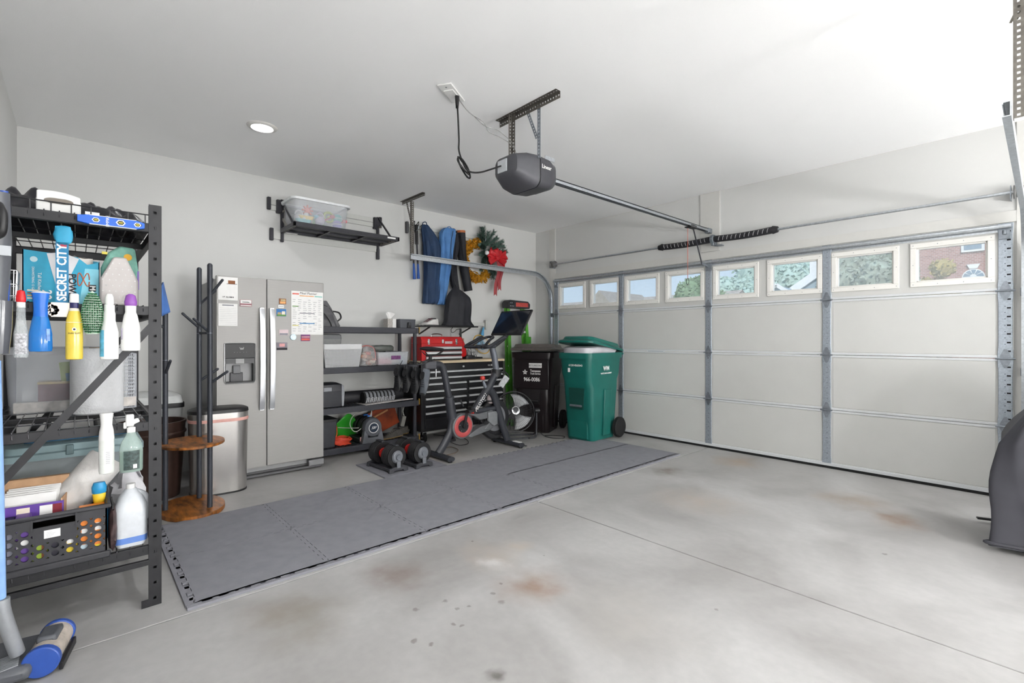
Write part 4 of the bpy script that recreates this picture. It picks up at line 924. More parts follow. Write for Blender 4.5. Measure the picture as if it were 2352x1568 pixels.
b = MB(); b.prism([(fy-.22+.0, fz-.02), (fy-.18, fz-.16), (fy-.08, fz-.235), (fy+.06, fz-.24), (fy+.1, fz-.2), (fy-.0, fz-.20), (fy-.10, fz-.15), (fy-.16, fz-.05)], -.10, -.02, 'yz'); b.obj('flywheel_guard', BKD, bk, bevel=.01)
MB().cyl((-.04, fy, fz), (.0, fy, fz), .09, .08, n=28).obj('flywheel_hub', mat('hub_dark', '#3c3d41', .4), bk)
# feet
for y in (-.43, .55):
    b = MB(); b.tube([(-.25, y, .035), (.25, y, .035)], .045, 14, ry=.026, up=(0, 0, 1)); ft = b.obj('stabiliser', BK, bk)
    for x in (-.23, .23): MB().cyl((x, y, .0), (x, y, .02), .022, n=14).obj('levelling_foot', RUB, ft)
MB().cbox((.17, .55, .063), (.11, .05, .004)).obj('caution_sticker', PAPER, bk)
b = MB(); b.tube([(-.25, .605, .02), (.27, .605, .02)], .009, 8); b.obj('transport_axle', CHROME, bk)
# handlebar
HB = mat('bar_black', '#2a2b31', .5, var=.1)
b = MB(); b.tube(catmull([(-.20, .33, 1.28), (-.21, .22, 1.23), (-.215, .10, 1.175), (-.15, .08, 1.165), (0, .16, 1.165), (.15, .08, 1.165), (.215, .10, 1.175), (.21, .22, 1.23), (.20, .33, 1.28)], 7), .019, 12)
b.tube(catmull([(-.13, .09, 1.17), (-.09, .20, 1.24), (-.06, .28, 1.275), (0, .30, 1.28), (.06, .28, 1.275), (.09, .20, 1.24), (.13, .09, 1.17)], 7), .015, 10); b.obj('handlebar', HB, bk)
b = MB(); b.cbox((0, .22, 1.17), (.10, .24, .04)); b.obj('bar_mount', BK, bk, bevel=.014)
b = MB(); b.tube([(0, .33, 1.16), (0, .50, 1.26), (0, .62, 1.38)], .022, 12); b.obj('screen_post', BKD, bk)
sc = MB(); tl = R(31); cx_, cyS, czS = 0, .615, 1.448
sc.cbox((cx_, cyS, czS), (.55, .022, .345), (-tl, 0, 0)); so = sc.obj('screen', BKD, bk, bevel=.006)
nv = Vector((0, -math.cos(tl), math.sin(tl)))
sc = MB(); sc.cbox(Vector((cx_, cyS, czS))+nv*.0115, (.51, .002, .30), (-tl, 0, 0)); sc.obj('display', mat('display_glass', '#1d1f24', .06, coat=.6), so)
sc = MB(); sc.cbox(Vector((cx_, cyS, czS))-nv*.03, (.30, .05, .18), (-tl, 0, 0)); sc.obj('screen_back', BKD, so, bevel=.01)
# tablet clip, bottle
b = MB(); b.cbox((.05, .45, .76), (.012, .075, .14), (R(-38), 0, R(-15))); b.obj('remote_card', mat('card_grey', '#a9aaad', .4, var=.2, scale=40), bk, bevel=.004)
b = MB(); b.tube(catmull([(.03, .39, .86), (.06, .46, .87), (.06, .52, .80), (.05, .50, .74)], 5), .008, 8); b.obj('card_clip', BKD, bk)
b = MB(); b.lathe([(.03, -.07), (.04, -.06), (.042, .04), (.036, .07), (.02, .08)], (-.06, .335, .575), 18); b.obj('bottle', film('bottle_clear_pink', '#d3c4c4', .7), bk)
b = MB(); b.lathe([(.043, -.05), (.047, -.05), (.047, -.03), (.043, -.03)], (-.06, .335, .575), 18); b.obj('bottle_cage', BKD, bk)
# shoe hanger behind the saddle and four hanging shoes
b = MB()
for k in range(3):
    x = -.07+k*.05; b.tube(catmull([(x+.05, -.52, 1.05), (x, -.62, 1.0), (x-.03, -.70, .995), (x-.05, -.685, 1.02), (x-.02, -.66, 1.01)], 5), .0045, 6)
b.bar((-.06, -.6, 1.02), (.08, -.55, 1.03), .012, .008); b.obj('weight_rack', BKD, bk)
CYC = mat('cycling_shoe_black', '#191a1d', .4, var=.15); CYG = mat('cycling_shoe_grey', '#565b62', .35)
for k in range(4):
    t = shoe('cycling_shoe', ['black cycling shoe hanging outermost behind the bike saddle', 'black cycling shoe hanging second behind the bike saddle', 'black cycling shoe hanging third behind the bike saddle', 'grey black cycling shoe hanging closest to the saddle post'][k], (.96+.085*k, 2.86+.052*k, .845-.012*k), 0, .27, CYG if k == 3 else CYC, BLACK, 'cycling shoes hanging on the bike', .95, BLACK, rot=(R(78), R(6), R(24)))
    MB().tube(catmull([(0, .12, .05), (0, .16, .03), (0, .185, .02)], 4), .004, 6).obj('hang_loop', BLACK, t)
# ================================================================ adjustable dumbbells on the mat
def dumbbell(label, loc, rz):
    t = thing('adjustable_dumbbell', label, 'dumbbell', loc, rz, 'adjustable dumbbells on the foam mat'); z = .138
    for s_ in (-1, 1):
        for k in range(6): x = s_*(.072+k*.0195); MB().cyl((x-.008, 0, z), (x+.008, 0, z), .104-(.004 if k == 5 else 0), n=28).obj('weight_plate', BLACK, t, bevel=.003)
        MB().cyl((s_*.182, 0, z), (s_*.20, 0, z), .062, .05, n=24).obj('end_dial', mat('dial_grey', '#74777d', .4, .2), t, bevel=.004)
        MB().cyl((s_*.20, 0, z), (s_*.212, 0, z), .028, .024, n=18).obj('dial_cap', mat('dial_cap', '#6c7077', .35), t)
        MB().cbox((s_*.12, 0, z+.108), (.12, .035, .014)).obj('plate_bridge', DGREY, t, bevel=.003)
    MB().cyl((-.066, 0, z), (.066, 0, z), .022, n=16).obj('grip', BLACK, t)
    for s_ in (-1, 1): MB().lathe([(.03, -.013), (.05, -.011), (.05, .011), (.03, .013)], (s_*.05, 0, z), 24, axis='X').obj('selector_ring', mat('selector_red', '#bf2b26', .4), t)
    b = MB(); b.box(-.2, .2, -.085, .085, .012, .035)
    for s_ in (-1, 1): b.prism([(-.10, 0), (-.06, 0), (-.045, .02), (.045, .02), (.06, 0), (.10, 0), (.095, .04), (.05, .05), (-.05, .05), (-.095, .04)], s_*.195-.015, s_*.195+.015, 'yz')
    b.obj('tray', mat('tray_charcoal', '#3b3c41', .5), t, bevel=.004)
    for s_ in (-1, 1): MB().cbox((s_*.205, 0, .07), (.012, .04, .06)).obj('tray_tab', mat('dial_grey', '#5a5d63', .4), t, bevel=.003)
dumbbell('adjustable dumbbell with red rings at the mat tile corner', (1.235, 2.57, .013), R(4))
dumbbell('adjustable dumbbell with red rings beside the bike foot', (1.255, 2.835, .013), R(4))
# ================================================================ wheeled carts
def cart(name, label, loc, rz, m, ml, top_w, top_d, bw_, bd_, h, lid_open, wheelm):
    t = thing(name, label, 'wheelie bin', loc, rz)
    def ring(w_, d_, z, r, oy=0, notch=0.): return [(x, y+oy, z) for x, y in rrect(w_, d_, r, 5)]
    oy = .02
    b = MB(); b.loft([ring(bw_, bd_, .0, .05), ring(bw_+.015, bd_+.02, .03, .06), ring(bw_+.06, bd_+.12, h*.60, .07), ring(top_w-.09, top_d-.10, h*.68, .07), ring(top_w-.06, top_d-.06, h*.76, .07), ring(top_w-.035, top_d-.035, h*.95, .07)])
    body = b.obj('body', m, t)
    b = MB(); o1 = ring(top_w, top_d, h*.935, .08); o2 = ring(top_w+.005, top_d+.005, h, .08); i1 = ring(top_w-.04, top_d-.04, h, .07); i2 = ring(top_w-.04, top_d-.04, h*.935, .07)
    b.loft([o1, o2, i1, i2], closed=True); b.obj('rim', m, t)
    # front recess with lift bar, lower foot panel
    yf = -(bd_/2+.055); f1 = -(top_d/2-.045)
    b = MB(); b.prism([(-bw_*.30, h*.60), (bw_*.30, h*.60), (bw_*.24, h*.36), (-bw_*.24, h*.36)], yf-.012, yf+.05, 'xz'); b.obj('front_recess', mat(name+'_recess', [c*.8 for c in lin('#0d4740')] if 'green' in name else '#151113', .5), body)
    b = MB(); b.cyl((-bw_*.22, yf-.028, h*.40), (bw_*.22, yf-.028, h*.40), .014, n=12); b.obj('lift_bar', ZINC if 'green' in name else BLACK, t)
    b = MB(); b.prism([(-bw_*.36, .02), (bw_*.36, .02), (bw_*.36, h*.30), (bw_*.20, h*.36), (-bw_*.20, h*.36), (-bw_*.36, h*.30)], yf+.028, yf+.10, 'xz'); b.obj('foot_panel', m, t, bevel=.012)
    # corner pillars, side fin
    for s_ in (-1, 1):
        MB().bar((s_*(bw_/2+.02), .02, .05), (s_*(bw_/2+.035), .03, h*.58), .16, .03, (1, 0, 0)).obj('side_rib', m, t, bevel=.01)
    # lid
    hb = top_d/2+.01
    lid = MB(); n_ = 14
    def lr(w_, d_, z, r): return [(x, y-hb+.0, z) for x, y in rrect(w_, d_, r, 5)]
    lid.loft([lr(top_w+.03, top_d+.03, 0, .09), lr(top_w+.035, top_d+.035, .02, .09), lr(top_w+.01, top_d, .035, .08), lr(top_w-.04, top_d-.06, .045, .08), lr(top_w-.07, top_d-.10, .085, .08), lr(top_w-.16, top_d-.22, .095, .08)])
    lo = lid.obj('lid', ml, t, loc=(0, hb, h+.004), rot=(R(-lid_open), 0, 0))
    b = MB(); b.cyl((-top_w*.42, hb+.03, h-.02), (top_w*.42, hb+.03, h-.02), .016, n=12); b.obj('rear_handle', m, t)
    for s_ in (-1, 1):
        xw = s_*(bw_/2+.075); yw = bd_/2-.01
        b = MB(); b.lathe([(.075, -.028), (.115, -.03), (.128, -.02), (.128, .02), (.115, .03), (.075, .028)], (xw, yw, .128), 32, axis='X'); wh = b.obj('wheel', RUB, t)
        b = MB(); b.cyl((xw-.012, yw, .128), (xw+.012, yw, .128), .035, n=18)
        for k in range(10):
            a = 2*math.pi*k/10; b.bar((xw, yw+.03*math.cos(a), .128+.03*math.sin(a)), (xw, yw+.085*math.cos(a), .128+.085*math.sin(a)), .02, .012, UPX)
        b.obj('spokes', wheelm, wh)
        b = MB(); b.cyl((xw-.008, yw, .128), (xw+.002, yw, .128), .08, n=24); b.obj('wheel_disc', RUB, wh)
    MB().cyl((-bw_/2-.06, bd_/2-.01, .128), (bw_/2+.06, bd_/2-.01, .128), .012, n=10).obj('axle', ZINC, t)
    return t, yf, f1
GRN = mat('cart_green', '#136058', .42, var=.08, scale=6); GRL = mat('cart_lid_green', '#14635a', .3, var=.06)
gc, yf, f1 = cart('green_recycling_cart', 'green wheeled waste cart with overfilled lid in front of the garage door', (1.60, 5.215, .010), R(5), GRN, GRL, .50, .78, .38, .50, 1.075, 9, mat('wheel_grey', '#232325', .6))
hh = 1.075; xs = .25-.0175+.002
b = MB(); pillow(b, (0, -.03, hh+.03), (.47, .70, .11), .5, 26, 11, .035, 3, 2); b.obj('bag_bulge', mat('grey_bag', '#c3c1c6', .35, var=.12, scale=8, bump=.3), gc)
text('WM', .075, PAPER, gc, (xs+.006, -.02, hh*.82), (R(88), 0, R(90)), name='logo', bold=.002); text('WASTE MANAGEMENT', .024, PAPER, gc, (xs+.004, -.02, hh*.765), (R(88), 0, R(90)), bold=.0005)
text('612014565043', .034, PAPER, gc, (.03, -.39+.0175-.006, hh*.86), (R(92), 0, 0), name='serial_number', bold=.0006)
b = MB(); b.cbox((-.07, -.375, hh*.805), (.03, .004, .05)); b.obj('sticker', PAPER, gc)
BBN = mat('cart_black', '#1b1517', .28, var=.15, scale=5, bump=.1); BBL = mat('cart_lid_dark', '#55504c', .25, var=.1)
bc, yf, f1 = cart('black_recycling_cart', 'glossy black wheeled recycling cart with white lettering', (.74, 5.13, 0), R(27), BBN, BBL, .60, .64, .44, .46, 1.075, 2, RUB)
fy_ = -.32+.0175-.006; hb_ = 1.075
b = MB(); b.cbox((0, fy_+.012, hb_*.73), (.50, .03, .40)); b.obj('front_panel', BBN, bc, bevel=.02)
fy_ -= .006
o = MB().cbox((.06, fy_, hb_*.84), (.18, .002, .062)).obj('label_patch', mat('patch_white', '#d7d6d4', .5), bc)
text('RECYCLABLES ONLY', .035, INKD, o, (.06, fy_-.0012, hb_*.84), FY, sx=.55)
b = MB()
for k in range(5):
    a = R(90+72*k); c2 = R(90+72*(k+2)); p0 = (-.085+.034*math.cos(a), fy_, hb_*.755+.034*math.sin(a)); p1 = (-.085+.034*math.cos(c2), fy_, hb_*.755+.034*math.sin(c2)); b.bar(p0, p1, .006, .002, (0, 1, 0))
b.obj('star_emblem', PAPER, bc)
text('Tennessee', .045, PAPER, bc, (.06, fy_, hb_*.772), FY, sx=.75, bold=.0008); text('Trash Service', .035, PAPER, bc, (.06, fy_, hb_*.738), FY, sx=.75, bold=.0006)
text('966-0086', .075, PAPER, bc, (.01, fy_, hb_*.665), FY, sx=.8, bold=.0008, name='phone_number')
# ================================================================ floor fan
fn = thing('floor_fan', 'round black floor fan with silver blades beside the black cart', 'fan', (1.0, 4.45, 0))
ax = Vector((.80, -.42, .34)).normalized(); zc = Vector((0, 0, .345)); rotq = ax.to_track_quat('Z', 'Y').to_matrix().to_4x4(); xfm = Matrix.Translation(zc) @ rotq
FW = mat('fan_wire', '#2b2b2d', .4, .3)
b = MB(); b.xf = xfm
b.tube([(.255*math.cos(2*math.pi*i/48), .255*math.sin(2*math.pi*i/48), .0) for i in range(48)], .008, 8, True); b.tube([(.255*math.cos(2*math.pi*i/48), .255*math.sin(2*math.pi*i/48), -.09) for i in range(48)], .006, 6, True); b.obj('cage_rim', FW, fn)
b = MB(); b.xf = xfm
for k in range(60):
    a = 2*math.pi*k/60; a2 = a+.25
    b.tube([(.05*math.cos(a), .05*math.sin(a), .05), (.16*math.cos((a+a2)/2), .16*math.sin((a+a2)/2), .042), (.255*math.cos(a2), .255*math.sin(a2), .0)], .0018, 4)
for rr_ in (.10, .15, .20): b.tube([(rr_*math.cos(2*math.pi*i/40), rr_*math.sin(2*math.pi*i/40), .046-.01*(rr_/.1-1)) for i in range(40)], .0014, 4, True)
b.obj('front_grille', FW, fn)
b = MB(); b.xf = xfm
for k in range(40):
    a = 2*math.pi*k/40; b.tube([(.04*math.cos(a), .04*math.sin(a), -.13), (.20*math.cos(a), .20*math.sin(a), -.125), (.255*math.cos(a), .255*math.sin(a), -.05)], .0014, 4)
b.obj('rear_grille', FW, fn)
BLD = mat('fan_blade', '#a3a4a6', .45, .2, var=.08)
for k in range(3):
    b = MB(); b.xf = xfm @ Matrix.Rotation(R(120*k+62), 4, 'Z')
    b.grid(lambda u, v: ((.05+.175*u)*math.cos((v-.5)*(.75+.55*u)), (.05+.175*u)*math.sin((v-.5)*(.75+.55*u)), -.02+.045*(v-.5)*(1-.3*u)), 8, 8); b.obj('blade', BLD, fn, solid=.002)
b = MB(); b.xf = xfm; b.cyl((0, 0, -.14), (0, 0, -.03), .07, .05, n=18); b.cyl((0, 0, .04), (0, 0, .058), .05, .042, n=24); b.obj('motor_hub', BLACK, fn)
b = MB(); b.xf = xfm; b.lathe([(.049, .0), (.053, .004), (.053, .010), (.049, .012)], (0, 0, .046), 28); b.obj('hub_ring', CHROME, fn)
b = MB(); b.xf = xfm; b.cyl((0, 0, .058), (0, 0, .0595), .026, n=18); b.obj('badge', DGREY, fn)
side_v = Vector((-ax.y, ax.x, 0)).normalized(); fwd = Vector((ax.x, ax.y, 0)).normalized()
b = MB(); P = [zc+side_v*.285, zc+side_v*.285+Vector((0, 0, -.22)), zc+side_v*.27+Vector((0, 0, -.315))+fwd*.02, zc+side_v*.20+Vector((0, 0, -.333))+fwd*.05, zc-side_v*.20+Vector((0, 0, -.333))+fwd*.05, zc-side_v*.27+Vector((0, 0, -.315))+fwd*.02, zc-side_v*.285+Vector((0, 0, -.22)), zc-side_v*.285]
b.tube(catmull(P, 5), .012, 10); b.obj('stand_tube', DGREY, fn)
b = MB(); b.tube(catmull([zc+side_v*.285+Vector((0, 0, -.24)), zc+side_v*.28+Vector((0, 0, -.31))-fwd*.08, zc+side_v*.2+Vector((0, 0, -.333))-fwd*.16, zc-side_v*.2+Vector((0, 0, -.333))-fwd*.16, zc-side_v*.28+Vector((0, 0, -.31))-fwd*.08, zc-side_v*.285+Vector((0, 0, -.24))], 5), .012, 10); b.obj('rear_stand', DGREY, fn)
b = MB(); b.cyl(zc+side_v*.262, zc+side_v*.32, .032, n=18); k_ = b.obj('tilt_knob', BLACK, fn); b = MB(); b.cyl(zc+side_v*.318, zc+side_v*.326, .016, n=14); b.obj('knob_cap', CHROME, k_)
for s_ in (-1, 1): MB().cyl(zc+side_v*.17*s_+Vector((0, 0, -.345))+fwd*.05, zc+side_v*.17*s_+Vector((0, 0, -.325))+fwd*.05, .016, n=10).obj('foot', RUB, fn)
b = MB(); b.tube(catmull([(.16, .26, .10), (.20, .31, .03), (.30, .36, .006), (.40, .45, .006), (.34, .55, .006), (.22, .50, .006), (.14, .40, .006)], 6), .005, 6); b.obj('cord', BLACK, fn)
# cables on the floor near the bike and chest
for k, (lab, pts) in enumerate((('thin black cable trailing from the bike foot', ((1035,1015),(1055,1022),(1075,1018),(1070,1008),(1045,1003),(1015,1000),(995,998))), ('thin brown cable looping behind the dumbbells', ((1025,1045),(1045,1040),(1052,1032),(1035,1026),(1022,1030))))):
    P = [pZ(x, y, .005) for x, y in pts]; b = MB(); b.tube(catmull(P, 6), .004, 6); tag(b.obj('floor_cable', BLACK if k == 0 else mat('brown_cable', '#6b5b4c', .6)), lab, 'cable', 'cables on the garage floor')
# ================================================================ ladder leaning on the wall
LGN = mat('ladder_green', '#4f9a2e', .45, var=.08); LCAP = mat('ladder_cap', '#2c2c2e', .5)
ld = thing('step_ladder', 'green folding step ladder leaning on the back wall', 'ladder', (.12, 5.24, 0))
for s_ in (-1, 1):
    b = MB(); b.bar((.10, s_*.20, .0), (.0, s_*.16, 1.74), .07, .028, (1, 0, 0)); b.obj('rail', LGN, ld, bevel=.003)
    b = MB(); b.bar((.20, s_*.22, .0), (.06, s_*.17, 1.70), .05, .024, (1, 0, 0)); b.obj('rear_rail', LGN, ld, bevel=.003)
    MB().cbox((.10, s_*.20, .02), (.08, .04, .04)).obj('foot', RUB, ld)
for k in range(5): z = .28+.29*k; MB().cbox((.09-.055*z, 0, z), (.08, .36, .022)).obj('tread', ALU, ld, bevel=.002)
for k in range(4): z = .40+.32*k; MB().cbox((.18-.075*z, 0, z), (.02, .36, .03)).obj('cross_bar', ALU, ld)
b = MB(); b.prism([(-.215, 1.71), (.215, 1.71), (.225, 1.78), (.18, 1.82), (-.18, 1.83), (-.225, 1.79)], -.03, .12, 'yz'); cp_ = b.obj('top_cap', LCAP, ld, bevel=.01)
MB().cbox((.121, .05, 1.765), (.004, .25, .06)).obj('cap_label', mat('cap_red', '#b5463c', .5, var=.2, scale=40), cp_)
MB().cbox((.121, -.155, 1.765), (.005, .10, .10)).obj('cap_plate', BLACK, cp_)
for k in range(5): MB().cyl((.123, -.185+.03*(k % 3), 1.74+.045*(k // 3)), (.126, -.185+.03*(k % 3), 1.74+.045*(k // 3)), .006, n=8).obj('rivet', ALU, cp_)
MB().cbox((.10, .19, 1.15), (.05, .10, .28)).obj('side_pouch', mat('pouch_green', '#3f8f25', .6), ld, bevel=.01)
# ================================================================ covered grill
CV = mat('cover_cloth', '#3b3b41', .7, var=.12, scale=6, bump=.15, bscale=10)
gr = thing('covered_grill', 'barbecue grill under a draped black fabric cover by the door track', 'grill', (5.91, 4.70, 0))
rings = []; N = 96
for k in range(20):
    t = k/19; z = .02+1.06*t
    hx = .60+.03*math.sin(3*t) if z < .62 else .63-.38*((z-.62)/.46)**1.3; hy = .33 if z < .62 else .33-.13*((z-.62)/.46)**1.4
    ring = []
    base = rrect(2*hx, 2*hy, .10, 23)
    for i, (x, y) in enumerate(base):
        a = math.atan2(y, x); fold = .014*math.sin(11*a+2*t)+.022*math.sin(23*a-3*t+1)+.016*math.sin(37*a+4*t)
        fold *= (.5+.9*(1-t)); sag = .012*math.sin(6*a+14*t); rr_ = math.hypot(x, y); s_ = 1+(fold+sag)/rr_
        if z < .25: s_ += .02*math.sin(16*a)*(1-z/.25)
        ring.append((x*s_, y*s_, z + (.012*math.sin(9*a) if k == 0 else 0)))
    rings.append(ring)
MB().loft(rings).obj('cover', CV, gr, smooth=60)
b = MB(); b.tube([(x*1.02, y*1.02, z+.02) for x, y, z in rings[0]], .01, 6, True); b.obj('hem', CV, gr)
p = pZ(2266, 1195, .02)-Vector((5.91, 4.70, 0)); MB().cbox((p.x+.0, p.y, .03), (.10, .03, .012), (0, 0, R(20))).obj('strap', BLACK, gr, bevel=.003)
for dx, dy in ((-.45, -.25), (.45, -.25), (-.45, .25), (.45, .25)): MB().cyl((dx, dy-.02, .04), (dx, dy+.02, .04), .04, n=16).obj('wheel', RUB, gr)
# ================================================================ folding wall shelf with toy bin
WS = mat('shelf_black_steel', '#2f2f35', .45, .2, var=.06); RAILW = mat('rail_white', '#c9cac6', .4, var=.02)
sf = thing('folding_shelf', 'black fold down steel wall shelf on a white track', 'shelf', (0, 1.95, 2.31))
b = MB(); LW = 1.16; 
b.box(.06, .50, .0, .02, .07, .11); b.box(.06, .50, LW-.02, LW, .07, .11); b.box(.06, .08, .0, LW, .07, .11); b.box(.47, .50, .0, LW, .07, .115)
b.box(.06, .50, .0, LW, .095, .10)
b.obj('tray', WS, sf, bevel=.003)
for y in (LW/3, 2*LW/3): MB().box(.07, .48, y-.012, y+.012, .072, .096).obj('under_rib', WS, sf)
MB().box(.27, .285, .02, LW-.02, .076, .096).obj('long_rib', WS, sf)
for y in (.02, LW-.04):
    s_ = 1
    b = MB(); b.box(.005, .035, y-.005, y+.025, -.02, .43); b.obj('upright', WS, sf, bevel=.003)
    b = MB(); b.bar((.03, y+.01, .42), (.40, y+.01, .09), .02, .012, (0, 1, 0)); b.obj('arm', WS, sf)
    b = MB(); perf(b, (.04, y+.01, .10), (.44, y+.01, .10), (0, 0, 1), .06, .004, .06, .03); b.bar((.04, y+.01, .22), (.20, y+.01, .11), .006, .03, (0, 0, 1)); b.bar((.03, y+.01, .30), (.12, y+.01, .30), .006, .02); b.obj('gusset', mat('gusset_grey', '#8f8a84', .45, .2), sf)
    b = MB(); b.box(.0, .05, y-.05, y+.0, .28, .42); b.obj('track_clamp', WS, sf, bevel=.006)
for y, z in ((-.10, .37), (-.075, .05), (LW-.0, .37), (LW-.03, -.02)):
    MB().cbox((.02, y, z), (.04, .035, .13)).obj('end_cap', WS, sf, bevel=.006)
for z in (.36, .06): MB().box(.0, .018, -.09, LW, z-.055, z+.055).obj('track', RAILW, sf, bevel=.003); 
MB().box(.017, .022, -.09, LW, .355, .362).obj('track_groove', mat('groove_grey', '#8e8f8d', .5), sf)
MB().cbox((.09, .10, .068), (.06, .12, .003)).obj('sticker', PAPER, sf); MB().cbox((.501, LW-.10, .093), (.003, .10, .018)).obj('sticker', PAPER, sf)
tb_ = thing('toy_bin', 'clear plastic bin of colourful bath toys on the wall shelf', 'bin', (.26, 2.255, 2.426))
CLR = film('bin_clear', '#d5d8de', .30)
b = MB()
def br(w_, d_, z, r): return [(x, y, z) for x, y in rrect(w_, d_, r, 5)]
b.loft([br(.33, .52, .0, .05), br(.37, .58, .255, .06), br(.36, .57, .255, .055), br(.32, .51, .006, .045)]); b.obj('shell', CLR, tb_)
b = MB(); b.loft([br(.40, .62, .24, .07), br(.41, .63, .262, .075), br(.37, .58, .268, .06), br(.36, .57, .24, .06)], closed=True); b.obj('rim', mat('rim_milky', '#dfe1e3', .4), tb_)
def toy(name, label, m, fn_, dx, dy, dz=0.):
    t = thing(name, label, 'toy', (.26+dx, 2.255+dy, 2.432+dz), group='bath toys in the clear bin'); fn_(t, m); return t
def star(t, m):
    for k in range(8): a = 2*math.pi*k/8; MB().tube([(0, .02*math.cos(a), .05+.02*math.sin(a)), (0, .055*math.cos(a), .05+.055*math.sin(a))], .009, 8).obj('spike', m, t)
    MB().ball((0, 0, .05), (.02, .03, .03)).obj('body', m, t)
def ringt(t, m): MB().tube([(0, .05*math.cos(2*math.pi*i/20), .055+.05*math.sin(2*math.pi*i/20)) for i in range(20)], .014, 8, True).obj('ring', m, t); MB().ball((0, 0, .055), .018).obj('centre', m, t)
def boat(t, m): b = MB(); b.stack([(.05, .10, .02, 0), (.07, .16, .03, .05)], 4); b.obj('hull', m, t); MB().cyl((0, 0, .05), (0, 0, .085), .025, .02).obj('funnel', WHITE, t)
def pot(t, m): MB().lathe([(.02, 0), (.045, .02), (.05, .06), (.035, .085), (.03, .08), (.02, .01)], n=18).obj('body', m, t); b = MB(); b.tube([(0, .04*math.cos(a), .085+.045*math.sin(a)) for a in [math.pi*i/10 for i in range(11)]], .008, 8); b.obj('handle', m, t)
def bal(t, m): MB().ball((0, 0, .05), .05).obj('ball', m, t); b = MB(); b.tube([(.0505*math.cos(2*math.pi*i/24), .0505*math.sin(2*math.pi*i/24), .05) for i in range(24)], .004, 6, True); b.obj('seam', WHITE, t)
def ladle(t, m): b = MB(); b.cyl((0, -.05, .03), (0, .06, .10), .008); b.obj('handle', m, t); MB().ball((0, .06, .10), (.02, .03, .02)).obj('scoop', m, t)
tm = lambda n_, c_: mat('toy_'+n_, c_, .4)
toy('starfish_toy', 'orange spiky starfish toy in the clear bin', tm('orange', '#e2603c'), star, .08, -.12, .11)
toy('boat_toy', 'yellow toy boat in the clear bin', tm('yellow', '#e9c62f'), boat, .10, -.14, .04)
toy('watering_pot_toy', 'lilac white toy watering pot in the clear bin', tm('lilac', '#c9c0d6'), pot, .10, .0, .02)
toy('spade_toy', 'red toy spade in the clear bin', tm('red', '#c93b44'), ladle, .11, .07, .03)
toy('ring_toy', 'lime green toy ring in the clear bin', tm('lime', '#b5c832'), ringt, .08, .10, .07)
toy('ball_toy', 'teal toy ball in the clear bin', tm('teal', '#4fb2ab'), bal, .09, .19, .07)
toy('ball_toy', 'purple toy ball in the clear bin', tm('purple', '#8a78c9'), bal, .11, .18, .0)
toy('scoop_toy', 'pale blue toy scoop in the clear bin', tm('blue', '#5fb7cf'), ladle, .11, -.10, .0)
toy('boat_toy', 'turquoise toy boat beneath the yellow boat', tm('turq', '#48bfc4'), boat, .11, -.17, .0)
toy('spade_toy', 'pink toy spade in the clear bin', tm('pink', '#d97f86'), ladle, .115, .20, .0)
toy('ring_toy', 'green toy ring in the clear bin', tm('green', '#7fbf5a'), ringt, .0, .02, .0)
toy('watering_pot_toy', 'grey white toy cup in the clear bin', tm('pale', '#d9d9d9'), pot, .06, -.2, .02)
# ================================================================ upper rail and what hangs on it
rl = thing('hanging_rail', 'pale hanging track high on the wall behind blue chair bags', 'rail', (0, 3.48, 2.68))
MB().box(0, .02, .03, 1.62, -.05, .05).obj('track', RAILW, rl, bevel=.003); MB().box(.019, .024, .03, 1.62, -.006, .002).obj('groove', MATS['groove_grey'], rl)
MB().cbox((.02, .0, .0), (.045, .035, .15)).obj('end_cap', mat('cap_grey', '#4a4a4e', .5), rl, bevel=.01)
MB().cbox((.02, 1.63, .0), (.045, .03, .14)).obj('end_cap', RAILW, rl, bevel=.01)
for y in (.10, .24, .52, .68, .82, 1.2):
    b = MB(); b.tube(catmull([(.02, y, -.02), (.06, y, -.04), (.12, y, -.03), (.135, y, .01)], 5), .006, 6); b.obj('hook', ZINC, rl)
NAVY = mat('navy_cloth', '#1f3554', .75, var=.18, scale=7, bump=.35, bscale=14); BLUE = mat('blue_cloth', '#4c7ab0', .75, var=.15, scale=7, bump=.35, bscale=14); BLKC = mat('black_cloth', '#202127', .7, var=.2, scale=8, bump=.3, bscale=14)
def hangbag(name, label, m, x, prof, top, loop=True, seed=1, cat='bag', nf=7, amp=.17):
    """prof: (z, y centre, half width y, half depth x), gathered cloth tube"""
    y0 = prof[0][1]; t = thing(name, label, cat, (x, y0, 0), group=None)
    rnd = random.Random(seed); ph = [rnd.uniform(0, 6.28) for _ in range(5)]; rings = []; N = 40
    Z = [p[0] for p in prof]; pts = catmull([Vector((p[0], p[1], p[2])) for p in prof], 5); pd = catmull([Vector((p[0], p[3], 0)) for p in prof], 5)
    for k, (p, d) in enumerate(zip(pts, pd)):
        ring = []
        for i in range(N):
            a = 2*math.pi*i/N; f = 1+amp*math.sin(nf*a+ph[0]+.12*k)+.6*amp*math.sin((nf*2+1)*a+ph[1]-.2*k)+.4*amp*math.sin(3*a+.5*k+ph[2])
            ring.append((d[1]*math.cos(a)*f, p[1]-y0+p[2]*math.sin(a)*(1+.25*(f-1)), p[0]+.006*math.sin(4*a+ph[3]) if 0 < k < len(pts)-1 else p[0]))
        rings.append(ring)
    MB().loft(rings).obj('cloth', m, t, smooth=70)
    if loop:
        b = MB(); b.tube(catmull([(0, -.03, top-.05), (-.02, -.02, top), (-.01, .02, top+.01), (0, .03, top-.05)], 5), .006, 6); b.obj('hang_strap', m, t)
    return t
